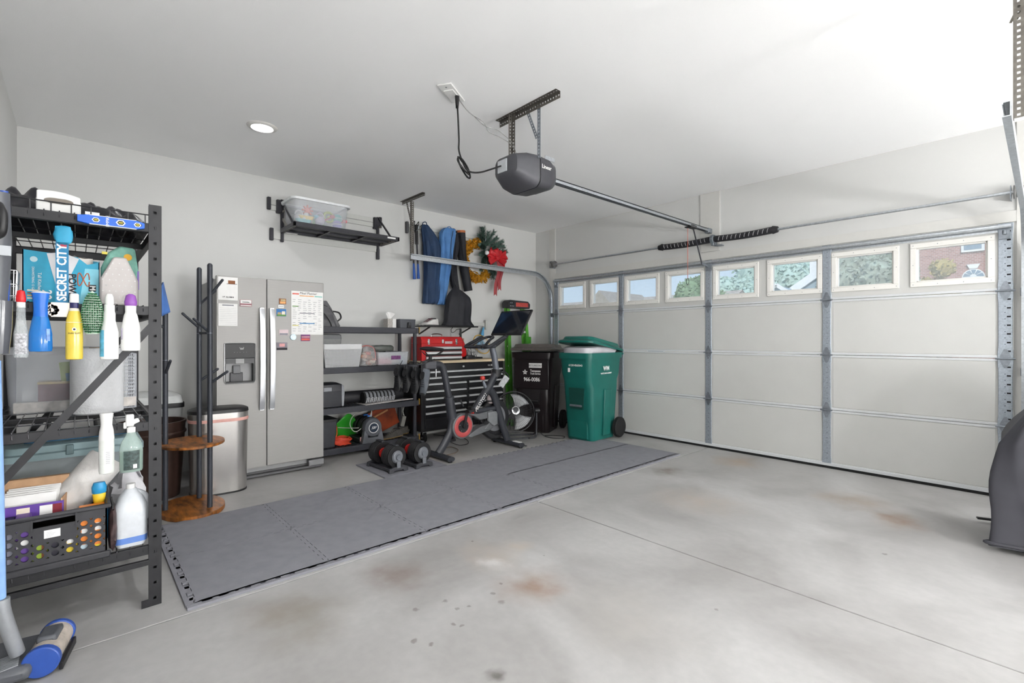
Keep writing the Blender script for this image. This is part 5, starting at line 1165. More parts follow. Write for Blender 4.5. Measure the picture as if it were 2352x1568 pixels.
hangbag('chair_bag', 'navy blue folding chair bag hanging on the wall rail', NAVY, .10, [(2.73, 3.70, .04, .03), (2.66, 3.73, .08, .06), (2.5, 3.79, .12, .07), (2.25, 3.81, .12, .075), (1.98, 3.80, .115, .075), (1.76, 3.79, .115, .07), (1.715, 3.79, .105, .06)], 2.76, seed=2)
hangbag('chair_bag', 'light blue folding chair bag with cinched top hanging on the wall rail', BLUE, .13, [(2.73, 4.06, .09, .05), (2.66, 4.03, .12, .06), (2.52, 4.02, .11, .065), (2.25, 3.99, .095, .07), (1.98, 3.95, .08, .065), (1.76, 3.92, .065, .06), (1.71, 3.92, .06, .05)], 2.75, seed=3)
hangbag('umbrella_bag', 'narrow black umbrella bag hanging beside the light blue chair bag', BLKC, .10, [(2.72, 4.15, .05, .03), (2.55, 4.18, .055, .04), (2.3, 4.14, .05, .045), (2.05, 4.16, .06, .045), (1.93, 4.19, .055, .03)], 2.74, seed=4)
tu = thing('mat_tube', 'long black carrying tube with orange bands on the wall rail', 'tube', (.10, 4.27, 2.74))
b = MB(); b.tube([(0, 0, -.02), (.0, .02, -.35), (.02, .11, -.82)], .06, 18); b.obj('tube', BLKC, tu)
MB().cyl((0, 0, -.03), (0, -.002, .0), .062, n=18).obj('orange_band', mat('band_orange', '#b86a3a', .6), tu); MB().cyl((0, .018, -.43), (0, .02, -.45), .062, n=18).obj('orange_band', mat('band_rust', '#8d5647', .6), tu)
b = MB(); b.tube(catmull([(.05, -.05, -.05), (.08, -.04, -.2), (.07, .0, -.4)], 5), .008, 6); b.obj('sling', BLACK, tu)
for k, (y, l_) in enumerate(((3.53, .70), (3.59, .69))):
    t = thing('trekking_pole', ['black trekking pole with blue tip beside the track hanger', 'black trekking pole with blue tip beside the navy bag'][k], 'pole', (.07, y, 2.72), group='trekking poles on the wall rail')
    b = MB(); b.tube([(0, 0, 0), (0, .005, -.25)], .02, 10); b.obj('grip', BLACK, t); b = MB(); b.tube([(0, .005, -.22), (0, .02, -.52)], .012, 10); b.obj('shaft', mat('pole_dark', '#2a2b31', .4), t)
    b = MB(); b.tube([(0, .02, -.5), (0, .03, -l_)], .018, 10, rr=[.013, .02]); b.obj('tip_cover', mat('tip_blue', '#1f4f9c', .45), t); b = MB(); b.tube(catmull([(0, .0, .0), (.02, .02, .04), (.0, .03, .01), (0, .02, -.06)], 5), .005, 6); b.obj('wrist_strap', BLACK, t)
kc = thing('key_cord', 'thin black cord with toggle hanging beside the navy bag', 'cord', (.09, 3.655, 2.70)); b = MB(); b.tube(catmull([(0, -.02, 0), (.01, .01, .03), (0, .02, -.04), (0, .01, -.3), (.005, .005, -.36), (0, .015, -.38), (0, .012, -.30)], 5), .004, 6); b.obj('loop', BLACK, kc); MB().ball((0, .01, -.30), .009).obj('toggle', BLACK, kc)
ds_ = hangbag('drawstring_bag', 'full black drawstring sack standing on the low wall shelf', BLKC, .265, [(1.97, 4.06, .015, .015), (1.93, 4.06, .03, .03), (1.86, 4.09, .12, .07), (1.78, 4.11, .185, .10), (1.62, 4.10, .20, .115), (1.50, 4.09, .20, .12), (1.44, 4.10, .24, .13), (1.425, 4.11, .25, .12)], 0, False, 6, nf=11, amp=.09)
b = MB(); b.tube(catmull([(0, 0, 1.96), (-.05, -.02, 2.2), (-.06, -.03, 2.5), (-.05, .0, 2.69)], 5), .004, 6); b.obj('draw_cord', BLACK, ds_)
# gold garland, wreath and bow
GOLD = mat('gold_foil', '#c8912a', .3, .55, var=.3, scale=60)
gw = thing('tinsel_garland', 'gold foil leaf garland hanging behind the green wreath', 'garland', (.055, 4.57, 2.36))
rnd = random.Random(11); b = MB()
for k in range(1100):
    a = R(rnd.uniform(75, 325)); rr_ = .24+rnd.gauss(0, .028); c_ = Vector((rnd.uniform(-.03, .03), rr_*math.cos(a)*.95+.02, rr_*math.sin(a)*1.05))
    d1 = Vector((rnd.uniform(-1, 1), rnd.uniform(-1, 1), rnd.uniform(-1, 1))).normalized()*.034; d2 = d1.orthogonal().normalized()*.014
    b.add([c_-d1, c_+d2, c_+d1, c_-d2], [(0, 1, 2, 3)])
b.obj('foil_leaves', GOLD, gw, smooth=0)['kind'] = 'stuff'
b = MB(); b.tube([(0, .24*math.cos(R(a))*.95+.02, .24*math.sin(R(a))*1.05) for a in range(75, 326, 10)], .008, 6); b.obj('core', GOLD, gw)
NEED = mat('pine_needles', '#4d665c', .7, var=.35, scale=30)
wt = thing('pine_wreath', 'green pine swag with white bauble hanging on the wall', 'wreath', (.09, 4.80, 2.50))
def sprig(b, p0, p1, n_, ln):
    p0, p1 = Vector(p0), Vector(p1); d = (p1-p0); dn = d.normalized()
    b.tube([p0, p1], .004, 5)
    for k in range(n_):
        c_ = p0+d*(k/n_); a = rnd.uniform(0, 6.28); o_ = dn.orthogonal().normalized(); v = (Matrix.Rotation(a, 3, dn) @ o_)*.8+dn*.75
        e = c_+v.normalized()*ln*rnd.uniform(.7, 1.1); w_ = v.cross(dn).normalized()*.0048
        b.add([c_-w_, c_+w_, e+w_*.4, e-w_*.4], [(0, 1, 2, 3)])
tips = [((0, -.12, .05), (.02, -.14, .34)), ((0, -.12, .0), (.03, -.06, .28)), ((0, -.06, .1), (.05, .08, .22)), ((0, 0, .10), (.04, .22, .12)), ((0, 0, .08), (.05, .18, .18)), ((0, -.05, .1), (.05, -.24, .22)), ((0, -.1, .05), (.06, -.22, .08)), ((0, -.1, .0), (.05, -.20, -.05)),
        ((0, -.08, 0), (.05, -.16, -.16)), ((0, -.06, -.04), (.05, -.04, -.26)), ((0, -.02, -.06), (.04, .06, -.30)), ((0, -.04, -.1), (.04, .02, -.36)), ((0, -.08, .0), (.06, .04, .06)), ((0, -.1, .1), (.06, .02, .30)), ((0, -.1, -.05), (.05, -.20, -.26)), ((0, .0, .05), (.05, .25, .05)), ((0, -.12, .1), (.05, -.2, .32))]
for a_, c_ in tips: b = MB(); sprig(b, a_, c_, 280, .055); b.obj('sprig', NEED, wt, smooth=0)
MB().ball((.07, -.12, -.02), .032).obj('bauble', mat('bauble_white', '#e2e4e6', .25), wt); MB().ball((.06, -.03, .06), .012).obj('berry', RED, wt)
RIB = mat('ribbon_red', '#b81a22', .55, var=.15, scale=20); RIBF = film('ribbon_sheer', '#a8343a', .75, .6)
bw_ = thing('red_bow', 'red ribbon bow with trailing tails on the pine wreath', 'bow', (.17, 4.85, 2.42))
def loopr(b, ang, L_, w_):
    c, s = math.cos(ang), math.sin(ang)
    def fn_(u, v):
        a = 2*math.pi*u; r_ = L_*.5*(1-math.cos(a)); h_ = w_*(.35+.65*(1-math.cos(a))/2); off = .035*math.sin(a)
        return (off+.01*math.sin(9*v), r_*c-(v-.5)*h_*s, r_*s+(v-.5)*h_*c)
    b.grid(fn_, 20, 6)
for ang, L_, w_ in ((R(20), .20, .14), (R(155), .16, .13), (R(70), .14, .12), (R(-25), .18, .12), (R(200), .15, .12), (R(110), .13, .11)): b = MB(); loopr(b, ang, L_, w_); b.obj('loop', RIB, bw_, solid=.002)
MB().ball((.02, 0, 0), (.03, .035, .035)).obj('knot', RIB, bw_)
for dy0, dy1, ln in ((.02, -.02, .50), (.04, .06, .42)):
    b = MB(); b.grid(lambda u, v: (.01+.02*math.sin(7*u), dy0+(dy1-dy0)*u+(v-.5)*(.09-.03*u)+.03*math.sin(4*u), -.02-ln*u-(.03*abs(v-.5)*2 if u > .95 else 0)), 16, 5); b.obj('tail', RIBF, bw_, solid=.001)
# ================================================================ low wall shelf
lw = thing('narrow_shelf', 'narrow black shelf on a pale track above the tool chest', 'shelf', (0, 3.58, 1.44))
MB().box(0, .02, 0, 1.17, -.05, .05).obj('track', RAILW, lw, bevel=.003); MB().box(.019, .024, 0, 1.17, -.004, .004).obj('groove', MATS['groove_grey'], lw)
MB().cbox((.03, 1.18, .02), (.06, .03, .14)).obj('end_cap', RAILW, lw, bevel=.012)
MB().box(.02, .32, .0, .82, -.03, -.012).obj('board', BLACK, lw, bevel=.002)
for y in (.08, .72): MB().bar((.02, y, -.12), (.28, y, -.03), .015, .015).obj('bracket', BLACK, lw)
WSH = mat('white_shoe', '#dcdad8', .6, var=.04); WSO = mat('white_sole', '#cfcdca', .6); MAR = mat('lace_maroon', '#6d1f38', .7)
shoe('white_sneaker', 'white trainer with maroon laces on the low wall shelf', (.22, 3.70, 1.428), R(10), .25, WSH, WSO, 'white trainers on the wall shelf', .95, MAR)
shoe('white_sneaker', 'white trainer behind its mate on the low wall shelf', (.11, 3.73, 1.428), R(6), .25, WSH, WSO, 'white trainers on the wall shelf', .95, MAR)
dp = thing('dust_pan', 'red dust pan hanging below the low wall shelf', 'dust pan', (.27, 4.14, 1.395))
b = MB(); b.cyl((0, 0, 0), (0, 0, -.13), .014, .016, n=10); b.obj('handle', BLACK, dp)
b = MB(); b.grid(lambda u, v: (.02*math.sin(3.1*v)-.01, (-.075+.15*v)*(.35+.65*math.sin(min(1, u*1.4)*1.57)) + .03*u, -.12-.26*u+.03*(2*v-1)**2*u), 12, 10); b.obj('scoop', RED, dp, solid=.006)
hk = thing('wire_hook', 'bent wire hook under the low wall shelf', 'hook', (.27, 4.02, 1.41)); b = MB(); b.tube(catmull([(0, 0, 0), (0, -.03, -.03), (0, -.02, -.07), (0, .02, -.06), (0, .06, -.03), (0, .12, -.02)], 5), .004, 6); b.obj('wire', BLACK, hk); MB().ball((0, .12, -.02), .007).obj('tip', BLACK, hk)
bn = thing('ball_net', 'clear bowl of blue and white balls with yellow rim on the tool chest shelf end', 'ball net', (.14, 4.60, 1.18))
b = MB(); b.tube([(.09*math.cos(2*math.pi*i/28)*.5, .135*math.cos(2*math.pi*i/28)*.75-.05*math.sin(2*math.pi*i/28), .13*math.sin(2*math.pi*i/28)) for i in range(28)], .008, 8, True); b.obj('rim', mat('rim_yellow', '#c8a03c', .4), bn)
MB().ball((.01, .02, -.01), (.10, .125, .12), 20, 12).obj('bowl', film('bowl_clear', '#e3e6ea', .22), bn)
rnd = random.Random(4)
for k in range(18):
    a = rnd.uniform(0, 6.28); rr_ = rnd.uniform(0, .075); MB().ball((.03+rnd.uniform(-.03, .04), .01+rr_*math.cos(a), -.02+rr_*math.sin(a)), .02, 10, 7).obj('marble', [mat('marble_navy', '#1c2f5e', .2), mat('marble_blue', '#3b6fb0', .2), mat('marble_white', '#d5dbe2', .2), mat('marble_teal', '#2f7f9a', .2)][k % 4], bn)
bt = thing('blue_scarf', 'bright blue strap hanging from the low shelf end', 'strap', (.06, 4.70, 1.42)); b = MB(); b.grid(lambda u, v: (.02*math.sin(5*v), -.03*u+(.035+.11*u)*(v-.5)-.05*u*u, -.30*u), 10, 8); b.obj('cloth', mat('sky_cloth', '#5aa6d6', .7), bt, solid=.004); MB().cyl((0, 0, -.01), (0, 0, .02), .012).obj('ring', ZINC, bt)
# ================================================================ steel wire rack
RK = mat('rack_black', '#242427', .45, .2, var=.1); WIREM = mat('rack_wire', '#3a3a3d', .3, .7)
KX0, KX1, KY0, KY1, KH = 1.45, 2.67, .045, .655, 1.885
TZ = (.29, .87, 1.41, 1.80)
rk = thing('steel_rack', 'black steel wire shelving rack with drilled posts', 'rack', (0, 0, 0))
for x in (KX0, KX1):
    for y in (KY0, KY1):
        sx = -1 if x == KX1 else 1; sy = -1 if y == KY1 else 1
        b = MB(); perf(b, (x, y+sy*.024, .0), (x, y+sy*.024, KH), (0, 1, 0), .048, .003, .0715, .012); b.box(x+sx*.034-.001, x+sx*.034+.001, min(y, y+sy*.046), max(y, y+sy*.046), 0, KH); perf(b, (x+sx*.02, y, .0), (x+sx*.02, y, KH), (1, 0, 0), .038, .003, .0715, .012); b.obj('post', RK, rk)  # thin backing strip added behind the face so its holes read dark
        b = MB(); b.box(min(x, x+sx*.05), max(x, x+sx*.05), min(y, y+sy*.07), max(y, y+sy*.07), 0, .004); b.box(x-.003, x+.003, min(y+sy*.045, y+sy*.075), max(y+sy*.045, y+sy*.075), 0, .035); b.obj('foot_plate', RK, rk)
for k, z in enumerate(TZ):
    for x in (KX0, KX1-.004): MB().box(x-.002 if x == KX0 else x-.022, x+.022 if x == KX0 else x+.002, KY0+.003, KY1-.003, z-.045, z-.003).obj('end_beam', RK, rk, bevel=.002)
    for y in (KY0+.003, KY1-.027): MB().box(KX0, KX1, y, y+.024, z-.05, z-.006).obj('side_beam', RK, rk, bevel=.002)
    MB().box(2.05, 2.075, KY0+.02, KY1-.02, z-.04, z-.012).obj('centre_bar', RK, rk, bevel=.002)
    b = MB()
    for i in range(13): y = KY0+.02+(KY1-KY0-.04)*i/12; b.tube([(KX0+.01, y, z), (KX1-.004, y, z), (KX1-.002, y, z-.028)], .0026, 5)
    for i in range(6): x = KX0+.03+(KX1-KX0-.05)*i/5; b.tube([(x, KY0+.02, z-.005), (x, KY1-.02, z-.005)], .003, 5)
    b.obj('wire_deck', WIREM, rk)['kind'] = 'stuff'
b = MB(); z = TZ[3]
for i in range(9): y = KY0+.04+(KY1-KY0-.1)*i/8; b.tube([(KX1-.01, y, z-.01), (KX1-.005, y, z+.035)], .0026, 5)
b.tube([(KX1-.005, KY0+.02, z+.036), (KX1-.005, KY1-.03, z+.036)], .003, 5); b.obj('rim_wire', RK, rk)['kind'] = 'stuff'
MB().box(KX1-.02, KX1, KY0, KY1, .195, .22).obj('lower_bar', RK, rk, bevel=.002)
MB().bar((KX1+.002, KY1-.03, 1.325), (KX1+.002, KY0+.01, .575), .004, .03, (0, -.6, .8)).obj('diagonal_brace', RK, rk)
MB().bar((KX0, KY1-.03, 1.325), (KX0, KY0+.01, .575), .004, .03, (0, -.6, .8)).obj('diagonal_brace', RK, rk)
def span(x0, y0, x1, y1, X): a = pX(x0, y1, X); c = pX(x1, y0, X); return a.y, c.y, a.z, c.z
# ---- top tier
bg_ = thing('black_garment', 'crumpled shiny black garment spread over the rack top', 'garment', (2.25, .34, TZ[3]))
def gar(u, v):
    x = -.32+.64*u; y = -.29+.58*v; e = (1-(2*u-1)**6)*(1-(2*v-1)**8); hgt = (.115-.045*v)*(.75+.25*math.sin(math.pi*u))
    w_ = .02*math.sin(23*u+9*v)*math.sin(17*v+4*u)+.014*math.sin(41*v+11*u)+.01*math.sin(37*u-29*v)
    return (x, y, .006+e*(hgt+w_))
MB().grid(gar, 44, 52).obj('cloth', mat('black_nylon', '#1d1d24', .35, var=.2, scale=14), bg_, smooth=60, solid=.004)
MB().cbox((.31, .07, .02), (.004, .05, .03)).obj('care_label', PAPER, bg_)
y0, y1, z0, z1 = span(82, 447, 186, 498, 2.62)
cd = thing('white_caddy', 'white plastic caddy with oval handle slot on the rack top', 'caddy', (2.50, (y0+y1)/2, TZ[3])); wc_ = y1-y0; hc = z1-TZ[3]
b = MB(); prof = []
for i in range(13): u = -1+2*i/12; prof.append((u*wc_/2*.97, hc*(1-.10*u*u-.06*u)))
b.prism([(-wc_/2, 0)] + prof + [(wc_/2, 0)], .10, .115, 'yz'); fp = b.obj('front_panel', WHITE, cd, bevel=.004)
b = MB(); b.prism([(.035*math.cos(a)*1.0+.012*math.copysign(1, math.cos(a)), hc*.55+.012*math.sin(a)) for a in [2*math.pi*i/24+.01 for i in range(24)]], .1135, .1165, 'yz'); b.obj('handle_slot', mat('slot_taupe', '#7b746c', .8), fp)
b = MB(); b.box(-.10, -.085, -wc_/2, wc_/2, 0, hc*.7); b.box(-.10, .11, -wc_/2, -wc_/2+.008, 0, hc*.6); b.box(-.10, .11, wc_/2-.008, wc_/2, 0, hc*.6); b.box(-.10, .11, -wc_/2, wc_/2, 0, .006); b.obj('tray', WHITE, cd)
y0, y1, z0, z1 = span(177, 521, 333, 541, 2.70); zc = TZ[3]-.022
lv = thing('spirit_level', 'blue torpedo spirit level stuck to the top rack beam', 'level', (KX1+.0, (y0+y1)/2, zc)); L_ = y1-y0
LB = mat('level_blue', '#1f5fc4', .4)
MB().prism([(-L_/2, -.014), (-L_/2, .014), (-L_/2+.04, .02), (L_/2-.03, .02), (L_/2, .012), (L_/2, -.012), (L_/2-.03, -.02), (-L_/2+.04, -.02)], .0, .018, 'yz').obj('body', LB, lv, bevel=.002)
for s_ in (-1, 1): MB().box(.002, .0185, -L_/2+.04, L_/2-.03, s_*.0195-.0012, s_*.0195+.0012).obj('edge_strip', WHITE, lv)
for y, r_ in ((-.055, .011), (.03, .014), (.09, .011)):
    hx = [(y+r_*1.25*math.cos(R(60*i)), r_*math.sin(R(60*i))) for i in range(6)]; v = MB().prism(hx, .017, .0192, 'yz').obj('vial_frame', WHITE, lv)
    hx2 = [(y+r_*.9*math.cos(R(60*i)), r_*.72*math.sin(R(60*i))) for i in range(6)]; MB().prism(hx2, .019, .0198, 'yz').obj('vial_window', mat('vial_dark', '#3a3a22', .4, var=.5, scale=160), v); MB().cyl((.0195, y-r_*.5, 0), (.0195, y+r_*.5, 0), .003, n=8).obj('vial', mat('vial_yellow', '#c9b93a', .3), v)
MB().cyl((.0175, L_/2-.016, 0), (.0186, L_/2-.016, 0), .006, n=14).obj('hang_hole', BLACK, lv); text('EMPIRE', .016, WHITE, lv, (.0186, -.015, 0), (R(90), R(-90), R(90)), name='lettering')
# ---- third tier (z 1.41)
z3r = TZ[2]
TEAL = mat('box_teal', '#1b93b4', .5, var=.05); TEALL = mat('box_light_teal', '#7cc4d6', .5)
y0, y1, z0, z1 = span(50, 586, 229, 690, 2.56); hb = z1-z3r; wbx = y1-y0
bx = thing('bag_box', 'teal kitchen trash bag box torn open on the rack', 'box', (2.42, (y0+y1)/2, z3r))
b = MB(); b.box(-.12, .12, -wbx/2, wbx/2, .0, .006); b.box(-.12, -.115, -wbx/2, wbx/2, 0, hb); b.box(-.12, .12, -wbx/2, -wbx/2+.004, 0, hb); b.box(-.12, .12, wbx/2-.004, wbx/2, 0, hb*.88)
b.prism([(-wbx/2, 0), (wbx/2, 0), (wbx/2, hb*.86), (wbx*.33, hb*.80), (wbx*.2, hb*.93), (-.0, hb*.96), (-wbx/2, hb)], .115, .12, 'yz'); bo = b.obj('carton', TEAL, bx)
b = MB(); b.prism([(-wbx*.20, hb*.96), (-.0, hb*1.0), (wbx*.22, hb*.9), (wbx*.12, hb*.6), (wbx*.16, hb*.25), (-wbx*.06, hb*.02), (-wbx*.02, .005)], .1195, .1215, 'yz'); b.obj('bag_picture', mat('picture_grey', '#cfcfd2', .5, var=.12, scale=14), bo)
b = MB(); b.prism([(wbx*.22, hb*.02), (wbx*.49, hb*.02), (wbx*.49, hb*.72), (wbx*.3, hb*.72)], .1197, .1210, 'yz'); b.obj('pale_panel', TEALL, bo)
b = MB(); b.tube(catmull([(.1225, wbx*.28+.02*math.cos(a), hb*.5+.03*math.sin(2*a)) for a in [2*math.pi*i/14 for i in range(14)]], 3, True), .0022, 5); b.obj('ribbon_drawing', mat('ribbon_rust', '#b5654a', .6), bo)
MB().cyl((.1195, -wbx*.36, hb*.83), (.121, -wbx*.36, hb*.83), .012, n=20).obj('seal', mat('seal_pale', '#b9d3da', .5), bo)
RV = (R(90), R(90), R(90)); RVu = (R(90), R(-90), R(90))
text('20', .042, WHITE, bo, (.1207, -wbx*.20, hb*.17), RV, bold=.001); text('Tall Kitchen Bags', .017, WHITE, bo, (.1207, -wbx*.29, hb*.33), RV); text('DRAWSTRING 13 GAL', .011, WHITE, bo, (.1207, -wbx*.37, hb*.45), RV); text('POWER', .036, INKD, bo, (.1225, wbx*.125, hb*.33), RV, bold=.001)
for k in range(4): MB().box(.1195, .1205, -wbx*.44, -wbx*.30, hb*(.08+.05*k), hb*(.105+.05*k)).obj('print_bar', [pc['cream'], pc['orange'], pc['brown'], pc['cream']][k], bo)
o = MB().cbox((.1222, wbx*.40, hb*.34), (.002, .026, .03)).obj('logo_patch', INKD, bo); text('M', .028, WHITE, o, (.1235, wbx*.40, hb*.34), RV, bold=.001)
b = MB(); pillow(b, (.0, .02, hb*.75), (.20, wbx*.7, hb*.5), .6, 22, 11, .08, 4, 8); b.obj('white_bags', mat('bag_white', '#d9d4ce', .5), bx)
cy_ = thing('wire_caddy', 'small chrome wire basket with bottle beside the teal box', 'basket', (2.45, .115, z3r))
b = MB()
for i in range(7): x = -.06+.02*i; b.tube([(x, -.045, .0), (x, -.05, .14)], .002, 5); b.tube([(x, .045, .0), (x, .05, .14)], .002, 5)
for zz in (.03, .08, .14): b.tube([(-.07, -.05, zz), (.07, -.05, zz), (.07, .05, zz), (-.07, .05, zz)], .0025, 5, True)
for i in range(5): b.tube([(.068, -.04+.02*i, 0), (.07, -.042+.021*i, .14)], .002, 5)
b.obj('wire_frame', CHROME, cy_); MB().lathe([(.025, .005), (.03, .02), (.03, .10), (.012, .12), (.012, .16)], n=16).obj('bottle', mat('caddy_white', '#d6d8da', .4), cy_)
y0, y1, z0, z1 = span(229, 594, 318, 694, 2.60); wd = y1-y0; hd_ = z1-z3r
GP = mat('pouch_lilac_grey', '#bdb8b6', .6, var=.03)
dp_ = thing('dotted_pouch', 'pale grey pouch with white cross dots on the rack', 'pouch', (2.58, (y0+y1)/2, z3r))
b = MB(); b.prism([(-wd/2, 0), (wd/2, .0), (wd/2, hd_*.52), (wd*.18, hd_), (-wd*.15, hd_), (-wd*.48, hd_*.55)], -.02, .02, 'yz'); bo = b.obj('pouch', GP, dp_, bevel=.008)
b = MB()
for r_ in range(8):
    for c_ in range(6):
        yy = -wd*.42+c_*wd*.165+(r_ % 2)*wd*.08; zz = hd_*(.06+.115*r_)
        if abs(yy) < wd*.46-(max(0, zz/hd_-.5)*wd*.62): b.box(.0195, .0212, yy-.0032, yy+.0032, zz-.0009, zz+.0009); b.box(.0195, .0212, yy-.0009, yy+.0009, zz-.0032, zz+.0032)
b.obj('cross_dots', WHITE, bo)['kind'] = 'stuff'
y0, y1, z0, z1 = span(231, 570, 316, 660, 2.50)
tp = thing('sponge_pack', 'teal scrub mitt with yellow flower behind the dotted pouch', 'mitt', (2.50, (y0+y1)/2, z3r))
wt_, ht = y1-y0, z1-z3r
b = MB(); b.prism([(-wt_*.5, ht*.0), (wt_*.5, 0), (wt_*.52, ht*.6), (wt_*.42, ht*.98), (.0, ht), (-wt_*.3, ht*.88), (-wt_*.5, ht*.62)], -.015, .02, 'yz'); bo = b.obj('mitt', mat('mitt_teal', '#7fb5a6', .7, var=.25, scale=25), tp, bevel=.01)
MB().cyl((.0195, wt_*.22, ht*.82), (.023, wt_*.22, ht*.82), .016, n=16).obj('flower', mat('flower_yellow', '#e0a92c', .6), bo); MB().cbox((.018, -wt_*.40, ht*.86), (.01, .02, .012)).obj('tab', mat('tab_yellow', '#d3c455', .6), bo); MB().cbox((.012, wt_*.46, ht*.45), (.012, .02, .09)).obj('purple_edge', mat('edge_purple', '#8d6fc0', .6), bo)
hp = thing('blue_hat', 'blue cloth hat hanging off the side of the rack', 'hat', (2.30, KY1+.012, 1.53)); b = MB(); b.grid(lambda u, v: (-.09+.18*u, .02+.045*math.sin(math.pi*u)*(.3+.7*v), -.16*v+.03*math.sin(3*u)), 14, 10); b.obj('crown', mat('cap_blue', '#3f66a5', .7, var=.2, scale=10), hp, solid=.004); b = MB(); b.tube(catmull([(0, 0, .0), (.0, .01, .08), (0, -.005, .13)], 5), .004, 6); b.obj('strap', BLACK, hp)
# ---- ribbon medal
y0, y1, z0, z1 = span(126, 527, 159, 697, 2.71)
RBN = mat('ribbon_teal', '#13709a', .55, var=.05); md_ = thing('race_medal', 'blue ribbon medal with silver plate hanging on the rack', 'medal', (KX1+.025, (y0+y1)/2, 0)); wr_ = (y1-y0)*.92
b = MB(); b.box(-.001, .001, -wr_/2, wr_/2, z0, z1-.03); rb_ = b.obj('ribbon', RBN, md_)
b = MB(); pillow(b, (.004, .004, z1-.025), (.03, wr_*1.45, .075), .6, 16, 9, .10, 3, 3); b.obj('knot', mat('ribbon_light', '#2a90b5', .55), md_); text('SECRET CITY', .041, WHITE, rb_, (.0015, 0, z0+(z1-z0)*.42), RVu, name='lettering', bold=.0012); MB().cbox((.0012, .004, z1-.07), (.001, .02, .012)).obj('race_logo', mat('logo_red', '#a33349', .5), rb_)
y0, y1, za, zb = span(101, 695, 169, 729, 2.71); cy0 = (y0+y1)/2-md_.location.y
MPL = mat('medal_plate', '#c9beb3', .35, .4)
b = MB(); b.box(-.002, .003, y0+.02-md_.location.y, y1-md_.location.y, za+.004, zb); mp_ = b.obj('medal_plate', MPL, md_, bevel=.001)
for k in range(8): a = 2*math.pi*k/8; MB().cyl((-.002, y0+.022-md_.location.y+.016*math.cos(a), (za+zb)/2+.016*math.sin(a)), (.003, y0+.022-md_.location.y+.016*math.cos(a), (za+zb)/2+.016*math.sin(a)), .0085, n=10).obj('petal', MPL, md_)
for k in range(6): a = 2*math.pi*k/6+.3; MB().cyl((.0028, y0+.022-md_.location.y+.012*math.cos(a), (za+zb)/2+.012*math.sin(a)), (.0036, y0+.022-md_.location.y+.012*math.cos(a), (za+zb)/2+.012*math.sin(a)), .004, n=8).obj('cut_out', INKD, mp_)
# ---- hanging bottles
def bottle(name, label, cat, x0, yt, x1, yb, X, parts, dep=.7, group=None, trigger=None, n=22):
    a = pX(x0, yb, X); c = pX(x1, yt, X); hw = (c.y-a.y)/2; z0 = pX((x0+x1)/2, yb, X).z; z1 = pX((x0+x1)/2, yt, X).z; H = z1-z0
    t = thing(name, label, cat, (X, (a.y+c.y)/2, z0), group=group)
    for pn, prof, m in parts: MB().lathe([(r_*hw, zz*H) for r_, zz in prof], n=n, sx=dep).obj(pn, m, t)
    if trigger is not None:
        b = MB(); b.tube(catmull([(0, 0, H*.93), (-.03, 0, H*.97), (-.055, 0, H*.93), (-.06, 0, H*.86)], 5), .008, 8); b.obj('trigger', trigger, t)
    return t, hw, H
CLRB = film('bottle_clear', '#e4eaec', .30); HB_ = 'bottles hanging on the rack beam'
def label_on(t, hw, H, z0, z1, m, f=.98, dep=.7, name='label', w_=100):
    b = MB(); N = 10
    b.grid(lambda u, v: (hw*f*dep*1.02*math.cos(R(-w_/2+w_*u)), hw*f*1.02*math.sin(R(-w_/2+w_*u)), H*(z0+(z1-z0)*v)), N, 1); return b.obj(name, m, t)
t, hw, H = bottle('spray_bottle', 'clear spray bottle with red nozzle hanging on the rack', 'bottle', 30, 666, 66, 822, 2.72, [('bottle', [(.3, 0), (.95, .01), (1, .06), (1, .35), (.75, .48), (.62, .62), (.62, .76), (.45, .78)], CLRB), ('collar', [(.5, .74), (.6, .745), (.6, .82), (.5, .825)], WHITE), ('cap', [(.5, .82), (.68, .84), (.66, .9), (.5, .985), (.2, 1)], mat('cap_red_gloss', '#cc1c22', .35))], .65, HB_, RED)
label_on(t, hw, H, .06, .36, mat('printed_clear', '#b9b9bd', .6, var=.5, scale=120), 1., .65)
t, hw, H = bottle('spray_bottle', 'blue dish spray bottle hanging on the rack', 'bottle', 64, 668, 122, 808, 2.72, [('bottle', [(.3, 0), (.9, .01), (.98, .06), (.95, .3), (.72, .52), (.62, .58)], film('bottle_blue', '#1576c9', .82, .1)), ('sleeve', [(.62, .55), (.58, .68), (.6, .8), (.74, .96), (.74, .98)], mat('sleeve_blue', '#1866c4', .35)), ('cap', [(.75, .965), (.77, .975), (.6, .99), (.1, 1)], WHITE)], .6, HB_, WHITE)
MB().cbox((hw*.42, hw*.6, H*.28), (.004, .012, .05), (0, 0, R(35))).obj('label', mat('label_lilac', '#7fa0dc', .5, var=.3, scale=80), t)
t, hw, H = bottle('sunscreen_bottle', 'yellow tinted hair care bottle with white cap hanging on the rack', 'bottle', 150, 674, 191, 826, 2.72, [('bottle', [(.5, 0), (.95, .01), (1, .04), (1, .50), (.94, .60), (.66, .72), (.48, .78)], mat('bottle_yellow', '#d9c04a', .3, coat=.3)), ('neck', [(.45, .775), (.5, .78), (.5, .86), (.45, .865)], mat('neck_navy', '#2b2a5c', .4)), ('shoulder', [(.975, .56), (.72, .69), (.52, .775), (.45, .78)], mat('shoulder_pale', '#e2dfd0', .3)), ('cap', [(.48, .86), (.56, .865), (.54, .985), (.4, 1)], WHITE)], .6, HB_)
MB().cyl((hw*.58, 0, H*.46), (hw*.605, 0, H*.46), .0075, n=16).obj('emblem', WHITE, t); text('SUN BUM', .009, INKD, t, (hw*.62, 0, H*.40)); MB().cyl((hw*.603, .0, H*.46), (hw*.61, 0, H*.46), .004, n=10).obj('emblem_print', INKD, t)
